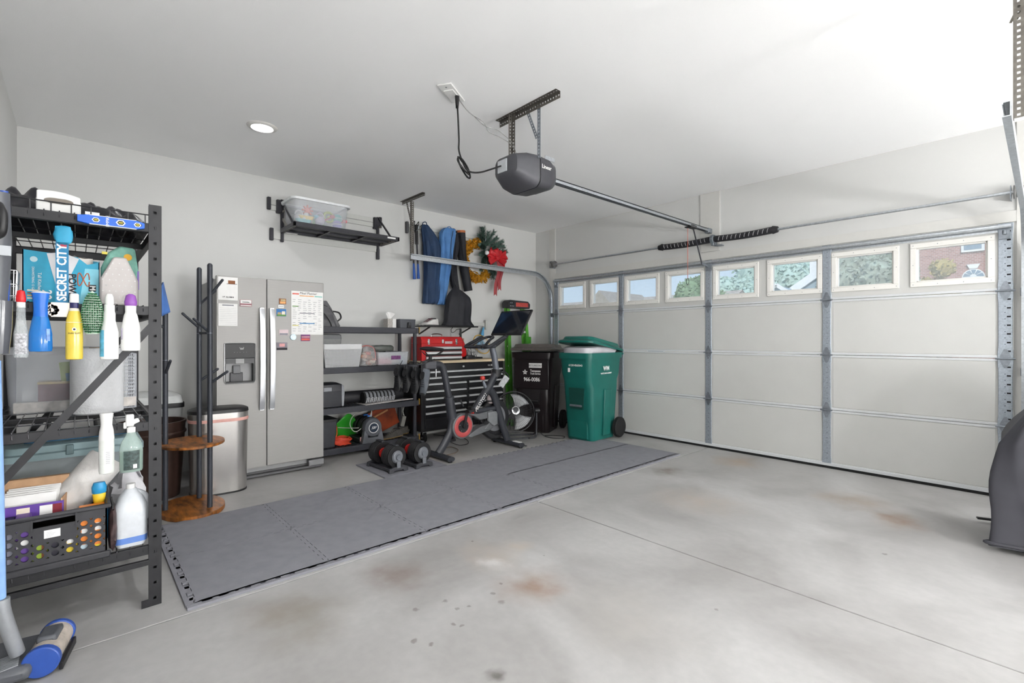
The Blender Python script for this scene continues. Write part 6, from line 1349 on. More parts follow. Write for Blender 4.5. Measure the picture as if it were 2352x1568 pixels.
a = pX(212, 767, 2.72); c = pX(212, 668, 2.72); hy_ = (pX(238, 720, 2.72).y-pX(187, 720, 2.72).y)/2; hz = (c.z-a.z)
gb_ = thing('scrub_brush', 'oval green bristle scrub brush hanging on the rack', 'brush', (2.715, a.y, a.z))
b = MB(); rings = []
for k in range(13): u = k/12; w_ = hy_*math.sin(math.pi*min(.999, max(.001, (.08+.92*u))))**.55 if u > .5 else hy_*(.62+.38*math.sin(math.pi*u)); w_ = max(.002, w_); rings.append([(.010*math.cos(q_)-.006, w_*math.sin(q_), hz*u) for q_ in [2*math.pi*i/16 for i in range(16)]])
b.loft(rings).obj('back', mat('brush_pale', '#c9dccb', .5), gb_)
b = MB(); rnd = random.Random(2)
for r_ in range(17):
    u = .06+.88*r_/16; w_ = hy_*(math.sin(math.pi*(.08+.92*u))**.55 if u > .5 else (.62+.38*math.sin(math.pi*u)))
    for c_ in range(9):
        yy = w_*(-.88+1.76*c_/8); p0 = Vector((.002, yy, hz*u)); p1 = p0+Vector((.028, yy*.12, -.004+rnd.uniform(-.002, .002))); b.cyl(p0, p1, .0034, .0024, n=4)
b.obj('bristles', mat('bristle_green', '#11703a', .5), gb_)['kind'] = 'stuff'
t, hw, H = bottle('cleaner_bottle', 'white spray cleaner bottle with blue label hanging on the rack', 'bottle', 229, 675, 273, 826, 2.72, [('bottle', [(.5, 0), (.95, .01), (1, .05), (1, .42), (.8, .52), (.66, .60), (.66, .70), (.58, .74)], WHITE), ('collar', [(.5, .73), (.58, .735), (.58, .83), (.45, .84)], WHITE), ('nozzle', [(.42, .83), (.5, .86), (.46, .95), (.3, 1), (.05, 1)], WHITE)], .65, HB_, WHITE)
b = MB(); b.grid(lambda u, v: (hw*.66*math.cos(R(-80+45*u)), hw*1.01*math.sin(R(-80+45*u)), H*(.05+.40*v)), 6, 2); b.obj('label', mat('label_aqua', '#5aa7c4', .5, var=.3, scale=40), t)
t, hw, H = bottle('cleaner_bottle', 'white bottle with purple cap hanging on the rack', 'bottle', 277, 675, 323, 806, 2.72, [('bottle', [(.6, 0), (.95, .01), (1, .06), (.98, .4), (.7, .62), (.56, .68), (.58, .80)], WHITE), ('cap', [(.56, .79), (.62, .80), (.66, .86), (.5, .97), (.2, 1)], mat('cap_purple', '#8a4fa6', .35))], .6, HB_)
MB().cbox((hw*.2, -hw*.9, H*.30), (.01, .004, .05)).obj('label', mat('label_grey_purple', '#8f879c', .5, var=.3, scale=60), t)
t, hw, H = bottle('mist_bottle', 'white continuous mist bottle hanging on the lower beam', 'bottle', 226, 948, 263, 1087, 2.72, [('bottle', [(.6, 0), (.92, .01), (1, .05), (1, .44), (.97, .56)], mat('mist_white', '#dfe2dd', .35)), ('sleeve', [(.98, .555), (1.0, .58), (.92, .70), (.74, .80), (.82, .93), (.9, .985), (.75, 1)], WHITE)], .75, 'bottles hanging on the lower rack beam')
for k in range(7): MB().cbox((hw*.755, .004, H*(.36-.03*k)), (.001, .014, .0015)).obj('print_line', INK, t)
t, hw, H = bottle('glass_cleaner', 'clear green spray bottle with black label hanging on the lower beam', 'bottle', 273, 992, 329, 1083, 2.72, [('bottle', [(.6, 0), (.92, .015), (.98, .06), (1, .55), (.85, .75), (.45, .93), (.36, 1.0)], film('bottle_pale_green', '#bcd0c8', .42, .08)), ('liquid', [(.1, .02), (.9, .03), (.95, .3), (.95, .50), (.1, .505)], film('liquid_green', '#5f8a78', .55, .1)), ('nozzle', [(.34, .98), (.36, 1.0), (.36, 1.12), (.2, 1.14)], WHITE)], .6, 'bottles hanging on the lower rack beam')
b = MB(); b.cbox((.0, -.005, H*1.30), (.022, .03, H*.30)); b.cbox((.0, .012, H*1.26), (.02, .035, .02), (R(25), 0, 0)); b.cbox((0, -.022, H*1.18), (.012, .012, .03)); b.obj('spray_head', WHITE, t, bevel=.005)
label_on(t, hw, H, .08, .55, mat('label_dark_print', '#3b4a48', .5, var=.6, scale=90), 1.0, .62, w_=80); MB().cbox((hw*.615, .012, H*.16), (.002, .014, .018)).obj('barcode', PAPER, t)
t, hw, H = bottle('detergent_bottle', 'orange spray bottle with blue neck hanging on the lower beam', 'bottle', -34, 965, 8, 1092, 2.72, [('bottle', [(.6, 0), (.92, .01), (1, .05), (1, .5), (.8, .72), (.6, .78)], mat('bottle_orange', '#e2502a', .35)), ('neck', [(.55, .77), (.62, .78), (.6, 1.0), (.3, 1.0)], mat('neck_blue', '#2f5fc4', .4))], .7, 'bottles hanging on the lower rack beam', WHITE)
# ---- second tier (z .87)
z2r = TZ[1]; X2 = 2.02
y0, y1, z0, z1 = span(8, 790, 276, 922, X2); bx = thing('storage_bin', 'clear plastic storage bin full of games on the rack', 'bin', (X2-.22, (y0+y1)/2-.0, z2r)); wb_, hb = min(y1-y0, .55), .355
b = MB(); b.loft([br(.38, wb_*.94, .0, .03), br(.43, wb_, hb-.03, .04), br(.42, wb_-.01, hb-.03, .035), br(.37, wb_*.92, .006, .025)]); b.obj('shell', film('bin_clear_rack', '#cfd3da', .28), bx)
b = MB(); b.loft([br(.45, wb_+.02, hb-.05, .05), br(.455, wb_+.025, hb-.02, .05), br(.42, wb_-.01, hb-.015, .04), br(.42, wb_-.01, hb-.05, .04)], closed=True); b.obj('rim', film('rim_clear', '#d8dbe0', .55), bx)
xf_ = X2-.045
def inbin(name, label, cat, cx_, cy_2, cz_, d_, m, rot=(0, 0, 0)):
    t = thing(name, label, cat, (cx_, cy_2, z2r+cz_), group='games and tins in the clear bin', rot=rot); o = MB().cbox((0, 0, d_[2]/2), d_).obj('carton', m, t, bevel=.004); return t
t = inbin('game_box', 'lime green game box in the clear bin', 'game', xf_-.03, y0+.30, .008+.0, (.04, .15, .26), mat('game_lime', '#a9c233', .5), (R(6), 0, 0)); MB().box(.0195, .0215, -.055, .07, .05, .20).obj('picture', mat('game_blue', '#3f86ad', .5, var=.25, scale=30), t); text('U SAY', .03, mat('game_orange', '#e58b3a', .5), t, (.022, .0, .155)); text('QUIZ', .042, mat('game_cream', '#e9d9a9', .5), t, (.022, .01, .11), bold=.001)
t = inbin('red_tin', 'dark red tin in the clear bin', 'tin', xf_-.06, y0+.185, .008, (.12, .13, .14), mat('tin_red', '#7a2428', .4)); MB().cbox((0, 0, .145), (.125, .135, .012)).obj('lid', mat('tin_gold', '#a08a5a', .35, .5), t)
t = inbin('pink_packet', 'bright pink packet in the clear bin', 'packet', xf_-.02, y0+.315, .13, (.06, .12, .05), mat('packet_pink', '#d2417f', .4, var=.2)); MB().cbox((.031, 0, .03), (.002, .06, .01)).obj('stripe', PAPER, t)
t = inbin('label_strip', 'cream patterned box along the clear bin bottom', 'box', xf_+.0, y0+.15, .004, (.03, .24, .055), mat('cream_print', '#d6d0c8', .6, var=.25, scale=30)); MB().cbox((.0155, 0, .03), (.001, .2, .02)).obj('print', MATS['cream_print'], t)
y0b, y1b, _, _ = span(158, 800, 286, 926, 2.19)
pr = thing('paper_roll_pack', 'tall white wrapped roll standing before the clear bin', 'roll', (2.19, (y0b+y1b)/2, z2r+.003)); rr_ = (y1b-y0b)/2*.97
MB().lathe([(rr_*.9, 0), (rr_, .008), (rr_, .325), (rr_*.96, .335), (.03, .335), (.03, .30)], n=40).obj('roll', mat('roll_white', '#dfe0e2', .55, var=.03, bump=.3, bscale=90), pr); MB().lathe([(.03, .30), (.034, .338), (.026, .338), (.024, .30)], n=18).obj('core', mat('card_core', '#b59b7c', .8), pr)
y0c, y1c, _, _ = span(280, 800, 305, 925, 2.0)
mb = thing('mesh_basket', 'white mesh basket beside the wrapped roll on the rack', 'basket', (1.96, (y0c+y1c)/2-.01, z2r+.003)); b = MB(); wq = .09
for i in range(14):
    for s_ in (1, -1): b.tube([(-.09+.18*i/13, s_*wq/2, 0), (-.1+.2*i/13, s_*wq/2, .30)], .0022, 4)
    b.tube([(.1, -wq/2+wq*i/13, 0), (.1, -wq/2+wq*i/13, .30)], .0022, 4)
for j in range(16): zz = .3*j/15; b.tube([(-.1, -wq/2, zz), (.1, -wq/2, zz), (.1, wq/2, zz), (-.1, wq/2, zz)], .0022, 4, True)
b.obj('mesh', mat('mesh_white', '#c9ccd2', .5), mb); MB().cbox((.103, .0, .035), (.003, wq, .05)).obj('label', mat('mesh_label', '#d8d2cc', .6, var=.25, scale=25), mb)
# ---- bottom tier (z .29)
z1r = TZ[0]
lt = thing('lidded_tote', 'clear tote with grey teal lid at the back of the bottom tier', 'tote', (1.82, .35, z1r)); LT = mat('lid_teal_grey', '#8fa6aa', .45, var=.03)
b = MB(); b.loft([br(.52, .46, .0, .04), br(.60, .54, .36, .05), br(.59, .53, .36, .045), br(.51, .45, .006, .035)]); b.obj('shell', film('tote_clear', '#cdd6da', .38), lt)
b = MB(); b.stack([(.64, .57, .05, .36), (.64, .57, .05, .39), (.60, .53, .05, .395), (.58, .51, .05, .425), (.54, .47, .05, .43)], 5); ld_ = b.obj('lid', LT, lt)
for y in (-.02, .12):
    MB().cbox((.32, y, .40), (.02, .03, .05)).obj('latch', mat('latch_dark', '#5f7478', .45), ld_, bevel=.004)
MB().cbox((.18, .1, .10), (.2, .22, .16)).obj('folded_cloth', mat('cloth_stripe', '#b5b2b6', .8, var=.3, scale=18), lt, bevel=.02); MB().ball((.18, .12, .25), (.08, .08, .07)).obj('teal_bowl', mat('bowl_teal', '#5e97a3', .5), lt)
FS = mat('file_blue', '#2f6f9f', .5); 
bl = thing('blue_tray', 'flat blue plastic tray on top of the lidded tote', 'tray', (2.0, .36, z1r+.445)); b = MB(); b.box(-.10, .10, -.20, -.18, 0, .02); b.box(-.10, .10, .18, .20, 0, .02); b.box(-.10, -.08, -.2, .2, 0, .02); b.box(.08, .10, -.2, .2, 0, .02); b.obj('frame', FS, bl, bevel=.004); MB().cbox((.0, 0, .01), (.03, .36, .014)).obj('bar', FS, bl, bevel=.003)
# crate with punched front
CR = mat('crate_black', '#2e2e32', .5, var=.08)
CRY = pX(-6, 1240, 2.71).y; a = pX(246, 1280, 2.71); c = pX(246, 1165, 2.71); ct = thing('punched_crate', 'black plastic crate with round holes hanging over the bottom tier edge', 'crate', (2.71, CRY, z1r+.004)); cw = a.y-CRY; hcr = c.z-(z1r+.004)+.01
cols, rows = 7, 4; px_ = cw/(cols+.35); zt = .05; ph_ = (hcr-zt-.045)/rows
def cellpanel(b, y0, z0, w_, h_, r_, x0, x1, hole):
    if not hole: b.box(x0, x1, y0, y0+w_, z0, z0+h_); return
    N = 16; C0 = (y0+w_/2, z0+h_/2); outer = []; inner = []
    for i in range(N):
        aa = 2*math.pi*(i+.0)/N; cc, ss = math.cos(aa), math.sin(aa); k = 1/max(abs(cc)/(w_/2), abs(ss)/(h_/2)); outer.append((C0[0]+cc*k, C0[1]+ss*k)); inner.append((C0[0]+r_*cc, C0[1]+r_*ss))
    vs = []; fs = []
    for x in (x0, x1): vs += [(x, p[0], p[1]) for p in outer] + [(x, p[0], p[1]) for p in inner]
    for i in range(N):
        j = (i+1) % N; fs += [(i, j, N+j, N+i), (2*N+i, 3*N+i, 3*N+j, 2*N+j), (N+i, N+j, 3*N+j, 3*N+i), (i, 2*N+i, 2*N+j, j)]
    b.add(vs, fs)
b = MB(); m_ = (cw-cols*px_)/2
for c_ in range(cols):
    for r_ in range(rows):
        hole = c_ in (0, 1, 5, 6) or r_ < 2
        cellpanel(b, m_+c_*px_, zt+r_*ph_, px_, ph_, min(px_, ph_)*.36, -.006, 0, hole)
b.box(-.006, 0, 0, m_, zt, zt+rows*ph_); b.box(-.006, 0, cw-m_, cw, zt, zt+rows*ph_); b.box(-.006, 0, 0, cw, .0, zt)
g0, g1 = m_+2.0*px_, m_+4.9*px_
b.box(-.006, 0, 0, g0, zt+rows*ph_, hcr); b.box(-.006, 0, g1, cw, zt+rows*ph_, hcr); b.box(-.006, 0, g0, g1, hcr-.018, hcr)
b.obj('front_panel', CR, ct, smooth=0)
b = MB(); b.box(-.36, 0, 0, .006, 0, hcr); b.box(-.36, 0, cw-.006, cw, 0, hcr); b.box(-.366, -.36, 0, cw, 0, hcr); b.box(-.36, 0, 0, cw, 0, .006); b.obj('shell', CR, ct)
b = MB(); b.tube([(.004, -.006, hcr), (.004, cw+.006, hcr), (-.368, cw+.006, hcr), (-.368, -.006, hcr)], .011, 8, True); b.obj('rim', CR, ct)
b = MB(); b.box(-.005, .010, -.006, cw+.012, .0, .03); b.obj('base_lip', CR, ct, bevel=.006)
for y in (g0-.002, g1+.002): MB().box(-.002, .006, y-.003, y+.003, hcr-.06, hcr).obj('handle_rib', CR, ct)
o = MB().box(.0, .0012, m_+2.75*px_, m_+3.85*px_, zt+2.55*ph_, zt+3.55*ph_).obj('price_label', PAPER, ct)
for k in range(4): MB().box(.001, .0016, m_+2.9*px_, m_+(3.3+.1*(k % 3))*px_, zt+(2.7+.18*k)*ph_, zt+(2.73+.18*k)*ph_).obj('print_line', INK, o)
def pack(name, label, y0f, y1f, h_, m, dx=0., pr_=None):
    t = thing(name, label, 'box', (2.71-.014-dx, CRY+cw*y0f, z1r+.012), group='packs standing in the crate'); w_ = cw*(y1f-y0f); o = MB().box(-.09, 0, 0, w_, 0, h_).obj('carton', m, t, bevel=.003)
    for q_ in (pr_ or []): MB().box(-.0005, .0012, w_*q_[0], w_*q_[1], h_*q_[2], h_*q_[3]).obj('print', q_[4], o)
    return t
pack('film_box', 'navy black carton at the crate end', .02, .13, hcr*.95, mat('pack_navy', '#23233a', .5), 0, [(.5, .95, .1, .9, mat('pack_grey', '#7c7c88', .5))])
pack('pod_pack', 'purple printed pack in the crate', .14, .28, hcr*.98, mat('pack_purple', '#5d3a8c', .45), 0, [(.1, .9, .45, .6, PAPER), (.1, .9, .75, .95, mat('pack_lilac', '#b7aee0', .5))])
pack('snack_pack', 'lime green pack in the crate', .29, .43, hcr*.55, mat('pack_lime', '#8aa32f', .45), 0, [(.6, .95, .2, .8, pc['brown'])])
pack('black_pack', 'black pack in the crate', .44, .57, hcr*.55, mat('pack_black', '#1c1b2a', .4))
pack('wipe_pack', 'yellow pack in the crate', .58, .71, hcr*.6, mat('pack_yellow', '#e2c734', .45), 0, [(.2, .8, .6, .8, PAPER)])
pack('orange_pack', 'orange printed pack in the crate', .72, .985, hcr*.93, mat('pack_orange', '#e9862f', .45), 0, [(.0, .45, .0, .3, mat('pack_pale', '#b9ccd6', .5)), (.1, .5, .5, .62, PAPER), (.55, .95, .05, .25, MATS['pack_yellow']), (.6, .95, .55, .7, PAPER)])
# open cardboard wipes box in the crate
ob = thing('open_carton', 'open purple and tan cardboard carton of white sachets in the crate', 'carton', (2.53, .19, z1r+.19), rot=(0, R(-4), R(-6)))
KR = mat('kraft_card', '#c09a77', .8, var=.08); b = MB(); b.box(-.10, -.096, -.13, .13, 0, .15); b.box(-.10, .09, -.13, -.126, 0, .09); b.box(-.10, .09, .126, .13, 0, .08); b.box(-.10, .09, -.13, .13, 0, .004); b.box(-.14, -.10, -.13, .13, .15, .153); b.obj('carton', KR, ob)
b = MB(); b.box(.088, .093, -.135, .135, 0, .07); fo = b.obj('front_flap', mat('carton_purple', '#5b3a93', .5, var=.2, scale=18), ob)
for k, (u0, u1, mm) in enumerate(((-.13, -.10, INKD), (-.07, -.05, pc['green']), (-.01, .03, pc['cream']), (.06, .10, PAPER), (.10, .13, pc['maroon']))): MB().box(.0925, .0945, u0, u1, .01, .06).obj('print', mm, fo)
for k in range(5): MB().cbox((.05-.03*k, .02, .055+.004*k), (.006, .17, .10), (0, R(-18), 0)).obj('sachet', PAPER, ob)
# paper towel roll leaning in the crate
pt_ = thing('paper_towel', 'quilted white paper towel roll leaning out of the crate', 'paper towel', (2.44, .31, z1r+.18), rot=(R(-38), R(-12), 0))
MB().lathe([(.02, 0), (.075, 0), (.078, .01), (.078, .25), (.074, .262), (.022, .262), (.02, .22)], n=36).obj('roll', mat('towel_white', '#e9e6e3', .85, var=.03, bump=.2, bscale=60), pt_); MB().lathe([(.018, .0), (.022, .0), (.022, .263), (.018, .263)], n=18).obj('core', MATS['card_core'], pt_)
t, hw, H = bottle('cleaner_jug', 'blue bottle with yellow neck and blue cap in the crate', 'bottle', 205, 1107, 250, 1240, 2.60, [('bottle', [(.7, 0), (.95, .02), (.95, .45), (.8, .56), (.5, .64)], mat('cleaner_blue', '#2a7fb8', .3, var=.15)), ('neck', [(.5, .63), (.56, .64), (.72, .8), (.6, .82)], mat('neck_yellow', '#e3c22f', .4)), ('cap', [(.62, .81), (.76, .83), (.8, .92), (.6, 1), (.1, 1)], mat('cap_sky', '#2a93c9', .4))], .7)
# washer fluid jug
p = pX(300, 1250, 2.60); jg = thing('fluid_jug', 'translucent jug of blue washer fluid on the bottom tier', 'jug', (2.60, p.y, z1r+.004))
wj = (pX(340, 1200, 2.6).y-pX(262, 1200, 2.6).y); hj = pX(298, 1112, 2.6).z-z1r
JM = mat('jug_milky', '#cfd3d8', .35, trans=0., coat=.2); b = MB()
b.stack([(wj*.75, wj*.82, .02, 0), (wj*.85, wj*.95, .025, .02), (wj*.85, wj*.98, .03, hj*.55), (wj*.8, wj*.95, .035, hj*.66), (wj*.55, wj*.7, .03, hj*.80), (wj*.30, wj*.34, .02, hj*.92), (wj*.26, wj*.26, .018, hj*.93)], 5); b.obj('jug', JM, jg)
b = MB(); b.stack([(wj*.86, wj*.96, .026, .018), (wj*.865, wj*.985, .028, hj*.16)], 5); b.obj('fluid', mat('fluid_blue', '#5d7fc2', .3), jg)
MB().cyl((0, 0, hj*.92), (0, 0, hj), wj*.14, n=18).obj('cap', WHITE, jg); b = MB(); b.tube(catmull([(.0, wj*.18, hj*.86), (.0, wj*.42, hj*.78), (0, wj*.53, hj*.60), (.0, wj*.46, hj*.42), (0, wj*.40, hj*.36)], 5), .012, 10); b.obj('handle', JM, jg)
MB().cbox((.01, -wj*.49, hj*.35), (wj*.5, .003, hj*.42)).obj('label', mat('label_navy', '#2b3f5c', .5, var=.3, scale=30), jg)
ns = thing('snack_bag', 'dark printed snack bag wedged beside the crate', 'bag', (2.60, CRY+cw+.022, z1r+.004)); b = MB(); pillow(b, (0, 0, .10), (.16, .035, .20), .7, 16, 11, .06, 3, 5); b.obj('bag', mat('snack_print', '#4a3a3a', .4, var=.6, scale=22), ns); MB().cbox((.0, 0, .205), (.15, .006, .02)).obj('crimp', BLACK, ns)
wp = thing('white_bag', 'white plastic bag slumped behind the jug on the bottom tier', 'bag', (2.30, .55, z1r)); b = MB(); pillow(b, (0, 0, .14), (.20, .15, .28), .75, 20, 13, .10, 3, 9); b.obj('bag', mat('bag_white_sheer', '#d5d4d8', .5, var=.08), wp); b = MB(); b.grid(lambda u, v: (.05*u, -.04+.1*v, .26+.10*u*(1-(2*v-1)**2)+.02*math.sin(5*v)), 6, 6); b.obj('handles', MATS['bag_white_sheer'], wp, solid=.002)
# ================================================================ stick vacuum in front of the rack
VG = mat('vac_grey', '#55575c', .4, var=.06); VB = mat('vac_blue', '#2f4f9c', .35); VS = mat('vac_silver', '#9fa2a6', .35, .4); VL = mat('vac_light_blue', '#8fb4e6', .3)
vc = thing('stick_vacuum', 'grey and blue cordless stick vacuum standing before the rack', 'vacuum', (2.98, .22, 0))
o_ = Vector((2.98, .22, 0))
def vq(px, py, X): return pX(px, py, X)-o_
b = MB(); b.cbox((-.09, -.05, .05), (.26, .17, .05), (0, 0, R(-10))); b.obj('head_body', VG, vc, bevel=.018)
b = MB(); c0 = pZ(97, 1515, .062)-o_; c1 = pZ(132, 1455, .062)-o_; ro = MB(); ro.cyl(c0, c1, .050, n=26); ro.obj('brush_roll', mat('roll_clear', '#b3a99f', .35, var=.25, scale=30), vc)
d_ = (c1-c0).normalized()
MB().cyl(c0-d_*.022, c0+d_*.006, .055, n=26).obj('roll_cap', VB, vc, bevel=.004); MB().cyl(c1-d_*.006, c1+d_*.016, .055, n=26).obj('roll_cap', VB, vc, bevel=.004)
mid = (c0+c1)/2; nrm = d_.cross(Vector((0, 0, 1))).normalized(); nrm = nrm if nrm.y < 0 else -nrm
b = MB(); b.bar(mid+Vector((0, 0, .048))-d_*.05, mid+Vector((0, 0, .048))+d_*.05, .06, .03); b.obj('roll_bridge', VG, vc, bevel=.01)
b = MB(); b.bar(c0-nrm*.052+Vector((0, 0, -.04)), c1-nrm*.052+Vector((0, 0, -.04)), .012, .03); b.obj('front_bumper', BLACK, vc, bevel=.003)
for k in range(9): MB().bar(Vector((-.06+.012*k, -.10, .077)), Vector((-.08+.012*k, -.02, .077)), .003, .004).obj('vent_rib', VS, vc)
b = MB(); b.tube(catmull([vq(40, 1500, 2.95), vq(18, 1440, 2.97), vq(6, 1400, 2.98), vq(4, 1375, 2.98)], 5), .022, 12); b.obj('swivel_neck', VS, vc)
b = MB(); b.tube([vq(2, 1372, 2.98), vq(-4, 1100, 3.12), vq(-12, 830, 3.30)], .014, 14); b.obj('tube', VL, vc)
b = MB(); pa, pb_ = vq(-4, 812, 3.30), vq(0, 690, 3.30); b.tube([pa, (pa+pb_)/2, pb_], .032, 16, rr=[.024, .029, .029]); b.obj('dust_cup', mat('cup_smoke', '#4a4c52', .15, coat=.5), vc)
b = MB(); b.tube([vq(-12, 690, 3.30), vq(-8, 560, 3.32), vq(-9, 440, 3.34)], .034, 16, rr=[.030, .034, .030]); b.obj('motor_body', VG, vc)
b = MB(); b.tube([vq(12, 690, 3.30), vq(14, 560, 3.32), vq(9, 438, 3.34)], .010, 10); b.obj('blue_spine', VB, vc)
b = MB(); b.tube(catmull([vq(-4, 470, 3.38), vq(6, 490, 3.40), vq(4, 530, 3.40), vq(-6, 540, 3.38)], 5), .012, 10); b.obj('grip', BLACK, vc)
MB().cbox(vq(4, 575, 3.36), (.01, .04, .03)).obj('badge', VS, vc)
# ================================================================ outside, beyond the door windows
GRS = mat('grass', '#4d6136', .9, var=.25, scale=3); DRV = mat('driveway', '#b9b4aa', .85, var=.06, scale=2)
g_ = MB().box(-70, 110, YD+TH, 120, -.30, -.12).obj('ground', GRS); g_['kind'] = 'structure'
dr = MB().box(-.2, 6.2, YD+TH, 16, -.14, -.06).obj('driveway', DRV); dr['kind'] = 'structure'
SHG = mat('roof_shingle', '#a49c93', .85, var=.2, scale=6); SIDING = mat('house_siding', '#cfcabf', .7, var=.04); WTR = mat('house_white_trim', '#e6e8ea', .5); WGL = mat('far_window', '#7f96a8', .1, .2)
def brickmat():
    m = bpy.data.materials.new('brick_far'); m.use_nodes = True; n = m.node_tree; L = n.links; p = n.nodes['Principled BSDF']
    co = n.nodes.new('ShaderNodeTexCoord'); mp = n.nodes.new('ShaderNodeMapping'); mp.inputs['Rotation'].default_value = (R(90), 0, 0); bt = n.nodes.new('ShaderNodeTexBrick')
    bt.inputs['Color1'].default_value = lin('#b08078') + (1,); bt.inputs['Color2'].default_value = lin('#8f605a') + (1,); bt.inputs['Mortar'].default_value = lin('#b9aca6') + (1,); bt.inputs['Scale'].default_value = 4.5
    L.new(co.outputs['Object'], mp.inputs[0]); L.new(mp.outputs[0], bt.inputs[0]); L.new(bt.outputs[0], p.inputs['Base Color']); p.inputs['Roughness'].default_value = .85; return m
BRK = brickmat()
# long low house with grey roof
Yh = 26.0
a = pY(1225, 690, Yh); c = pY(1560, 690, Yh); rz_ = pY(1400, 674, Yh).z
h1 = thing('grey_roof_house', 'low house with long grey shingle roof across the street', 'house', ((a.x+c.x)/2, Yh, 0)); hw = (c.x-a.x)/2+1.5
MB().box(-hw, hw, 0, 8, -.2, rz_-1.9).obj('wall', SIDING, h1); MB().prism([(-.5, rz_-2.1), (4, rz_), (8.5, rz_-2.1)], -hw-.4, hw+.4, 'yz').obj('roof', SHG, h1)
gx = pY(1395, 670, Yh).x-(a.x+c.x)/2; gz = pY(1395, 666, Yh-.6).z
MB().loft([[(gx-2.4, -.9, rz_-2.1), (gx+2.4, -.9, rz_-2.1), (gx, -.9, gz)], [(gx-2.4, 4, rz_-2.1), (gx+2.4, 4, rz_-2.1), (gx, 4, gz)]]).obj('gable_roof', SHG, h1)
for k in range(3): w_o = MB().cbox((-hw*.6+k*hw*.6, -.02, .9), (1.2, .06, 1.1)).obj('window', WTR, h1); MB().cbox((-hw*.6+k*hw*.6, -.06, .9), (1.0, .02, .9)).obj('pane', WGL, w_o)
LEAF = mat('leaf_green', '#75906c', .8, var=.35, scale=4); LEAFH = mat('leaf_pale', '#a9c2b8', .85, var=.15, scale=4); LEAFD = mat('leaf_grey_green', '#8f9a8c', .85, var=.35, scale=4); BARK = mat('bark', '#5c4a3b', .9)  # paled leaf colours: the outdoor haze is mixed into the tints
def tree(label, px, py_top, Y, rw, m, hgt=None, seed=1, n=2600, ls=.22):
    top = pY(px, py_top, Y); t = thing('tree', label, 'tree', (top.x, Y, -.12), group='trees beyond the garage door'); H = top.z+.12; rnd = random.Random(seed)
    b = MB(); b.tube([(0, 0, 0), (.05, 0, H*.3), (0, .1, H*.6)], .16, 8, rr=[.22, .16, .08]); b.obj('trunk', BARK, t)
    blobs = [(Vector((rnd.uniform(-.55, .55)*rw, rnd.uniform(-.5, .5)*rw, H*rnd.uniform(.35, .82))), rw*rnd.uniform(.38, .6)) for _ in range(11)] + [(Vector((0, 0, H-rw*.45)), rw*.45)]
    b = MB()
    for k in range(n):
        c_, r_ = blobs[k % len(blobs)]; v = Vector((rnd.gauss(0, 1), rnd.gauss(0, 1), rnd.gauss(0, 1))).normalized(); p = c_+v*r_*rnd.uniform(.75, 1.0)
        if p.z > H: p.z = H-rnd.uniform(0, .2)
        d1 = Vector((rnd.gauss(0, 1), rnd.gauss(0, 1), rnd.gauss(0, 1))).normalized()*ls; d2 = d1.orthogonal().normalized()*ls*.6; b.add([p-d1, p+d2, p+d1, p-d2], [(0, 1, 2, 3)])
    for c_, r_ in blobs: b.ball(c_, r_*.86, 10, 7)
    b.obj('crown', m, t, smooth=0)['kind'] = 'stuff'
tree('leafy green tree between the two roofs', 1612, 630, 22, 1.35, LEAF, seed=3, n=5200, ls=.085)
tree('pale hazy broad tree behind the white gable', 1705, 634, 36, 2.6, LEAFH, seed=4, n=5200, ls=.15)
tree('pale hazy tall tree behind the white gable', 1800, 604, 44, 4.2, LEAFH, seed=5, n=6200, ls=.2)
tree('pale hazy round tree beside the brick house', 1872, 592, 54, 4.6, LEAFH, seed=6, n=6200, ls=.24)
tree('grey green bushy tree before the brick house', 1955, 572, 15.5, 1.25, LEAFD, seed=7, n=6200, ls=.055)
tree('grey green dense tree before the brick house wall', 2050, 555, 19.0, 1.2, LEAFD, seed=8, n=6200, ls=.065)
# house with white gable
Yg = 17.0; a = pY(1800, 650, Yg); h2 = thing('white_gable_house', 'pale house with white trimmed gables beyond the trees', 'house', (a.x, Yg, 0))
zl, zr = pY(1805, 662, Yg).z, pY(1880, 628, Yg).z; xl, xr = pY(1805, 660, Yg).x-a.x, pY(1885, 628, Yg).x-a.x
MB().box(xl-.2, xr, .15, 4, -.2, zl-.2).obj('wall', SIDING, h2); MB().loft([[(xl, 0, zl-.2), (xr, 0, zr), (xr, 0, zl-.2)], [(xl, 4, zl-.2), (xr, 4, zr), (xr, 4, zl-.2)]]).obj('roof', mat('roof_blue_grey', '#8fa3ad', .8, var=.1, scale=2), h2)
MB().bar((xl-.1, -.06, zl-.3), (xr, -.06, zr+.05), .1, .22).obj('gable_trim', WTR, h2)
p = pY(1790, 657, Yg-1); gx = p.x-a.x; MB().loft([[(gx-.7, -1.2, p.z-.5), (gx+.7, -1.2, p.z-.5), (gx, -1.2, p.z)], [(gx-.7, 2, p.z-.5), (gx+.7, 2, p.z-.5), (gx, 2, p.z)]]).obj('porch_roof', MATS['roof_blue_grey'], h2); b = MB(); b.bar((gx-.7, -1.25, p.z-.5), (gx, -1.25, p.z+.02), .06, .1); b.bar((gx+.7, -1.25, p.z-.5), (gx, -1.25, p.z+.02), .06, .1); b.obj('porch_trim', WTR, h2)
MB().box(gx-.6, gx+.6, -1.1, .4, -.2, p.z-.45).obj('porch_wall', SIDING, h2)
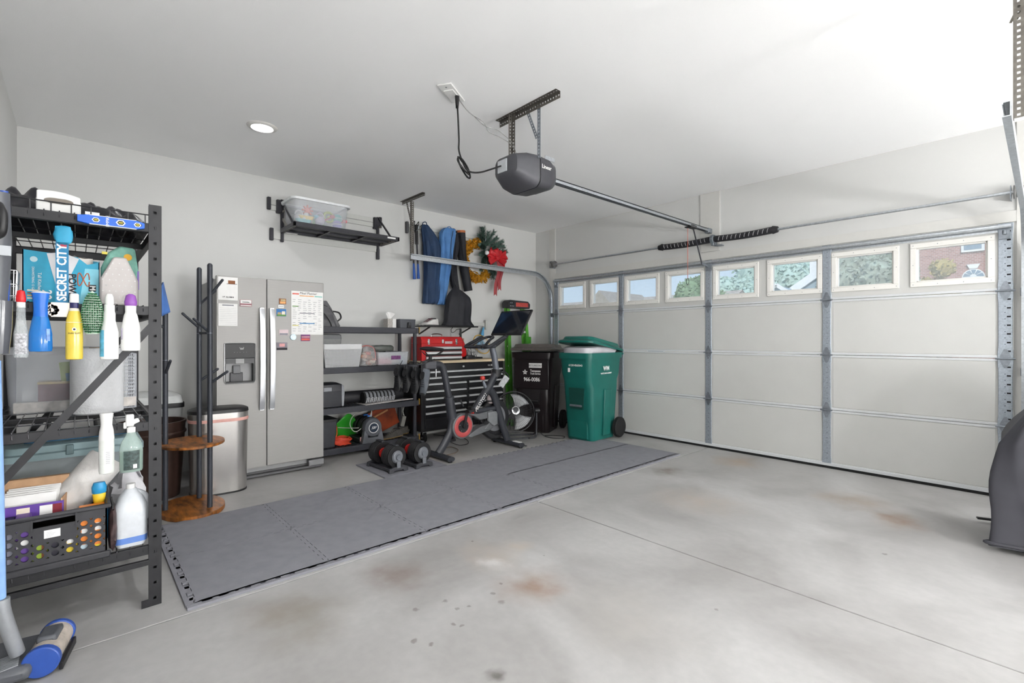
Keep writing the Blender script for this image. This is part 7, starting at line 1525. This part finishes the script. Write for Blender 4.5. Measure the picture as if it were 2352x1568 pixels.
# brick house
Yb = 22.0; a = pY(1866, 620, Yb); c = pY(2420, 560, Yb); h3 = thing('brick_house', 'red brick house with arched fanlight window across the street', 'house', (a.x, Yb, 0)); wl = c.x-a.x+4; tz = pY(2000, 530, Yb).z+1.2
MB().box(0, wl, 0, 9, -.2, tz).obj('wall', BRK, h3); MB().prism([(-.5, tz-.05), (4.5, tz+2.6), (9.5, tz-.05)], -.4, wl+.4, 'yz').obj('roof', SHG, h3)
MB().box(-.08, .25, -.06, .05, -.2, tz).obj('corner_trim', WTR, h3)
q0, q1 = pY(2208, 560, Yb), pY(2262, 575, Yb); x0, x1, zq = q0.x-a.x, q1.x-a.x, q1.z
w_o = MB().box(x0, x1, -.06, .03, zq, zq+1.5).obj('window', WTR, h3); MB().box(x0+.07, x1-.07, -.075, -.05, zq+.07, zq+1.43).obj('pane', WGL, w_o)
p = pY(2236, 637, Yb); r_ = (pY(2262, 637, Yb).x-pY(2208, 637, Yb).x)/2; fx = p.x-a.x
fan_ = MB().prism([(fx+r_*math.cos(R(180*i/20)), p.z+r_*math.sin(R(180*i/20))) for i in range(21)], -.05, .02, 'xz').obj('fanlight', WTR, h3)
for k in range(5):
    a0, a1 = R(4+35*k), R(32+35*k); MB().prism([(fx+.3*r_*math.cos(a0), p.z+.3*r_*math.sin(a0)+.03), (fx+.9*r_*math.cos(a0), p.z+.9*r_*math.sin(a0)), (fx+.9*r_*math.cos((a0+a1)/2), p.z+.9*r_*math.sin((a0+a1)/2)), (fx+.9*r_*math.cos(a1), p.z+.9*r_*math.sin(a1)), (fx+.3*r_*math.cos(a1), p.z+.3*r_*math.sin(a1)+.03)], -.06, -.04, 'xz').obj('pane', WGL, fan_)
MB().box(fx-r_, fx+r_, -.05, .02, p.z-1.4, p.z).obj('window', WTR, h3); MB().prism([(fx-.09, p.z+r_*1.04), (fx+.09, p.z+r_*1.04), (fx+.16, p.z+r_*1.55), (fx-.16, p.z+r_*1.55)], -.07, .02, 'xz').obj('keystone', WTR, h3)
tree('yellow green autumn tree before the brick house fanlight', 2165, 592, 20.5, .75, mat('leaf_yellow', '#a3935c', .85, var=.3, scale=5), seed=9, n=2600, ls=.06)
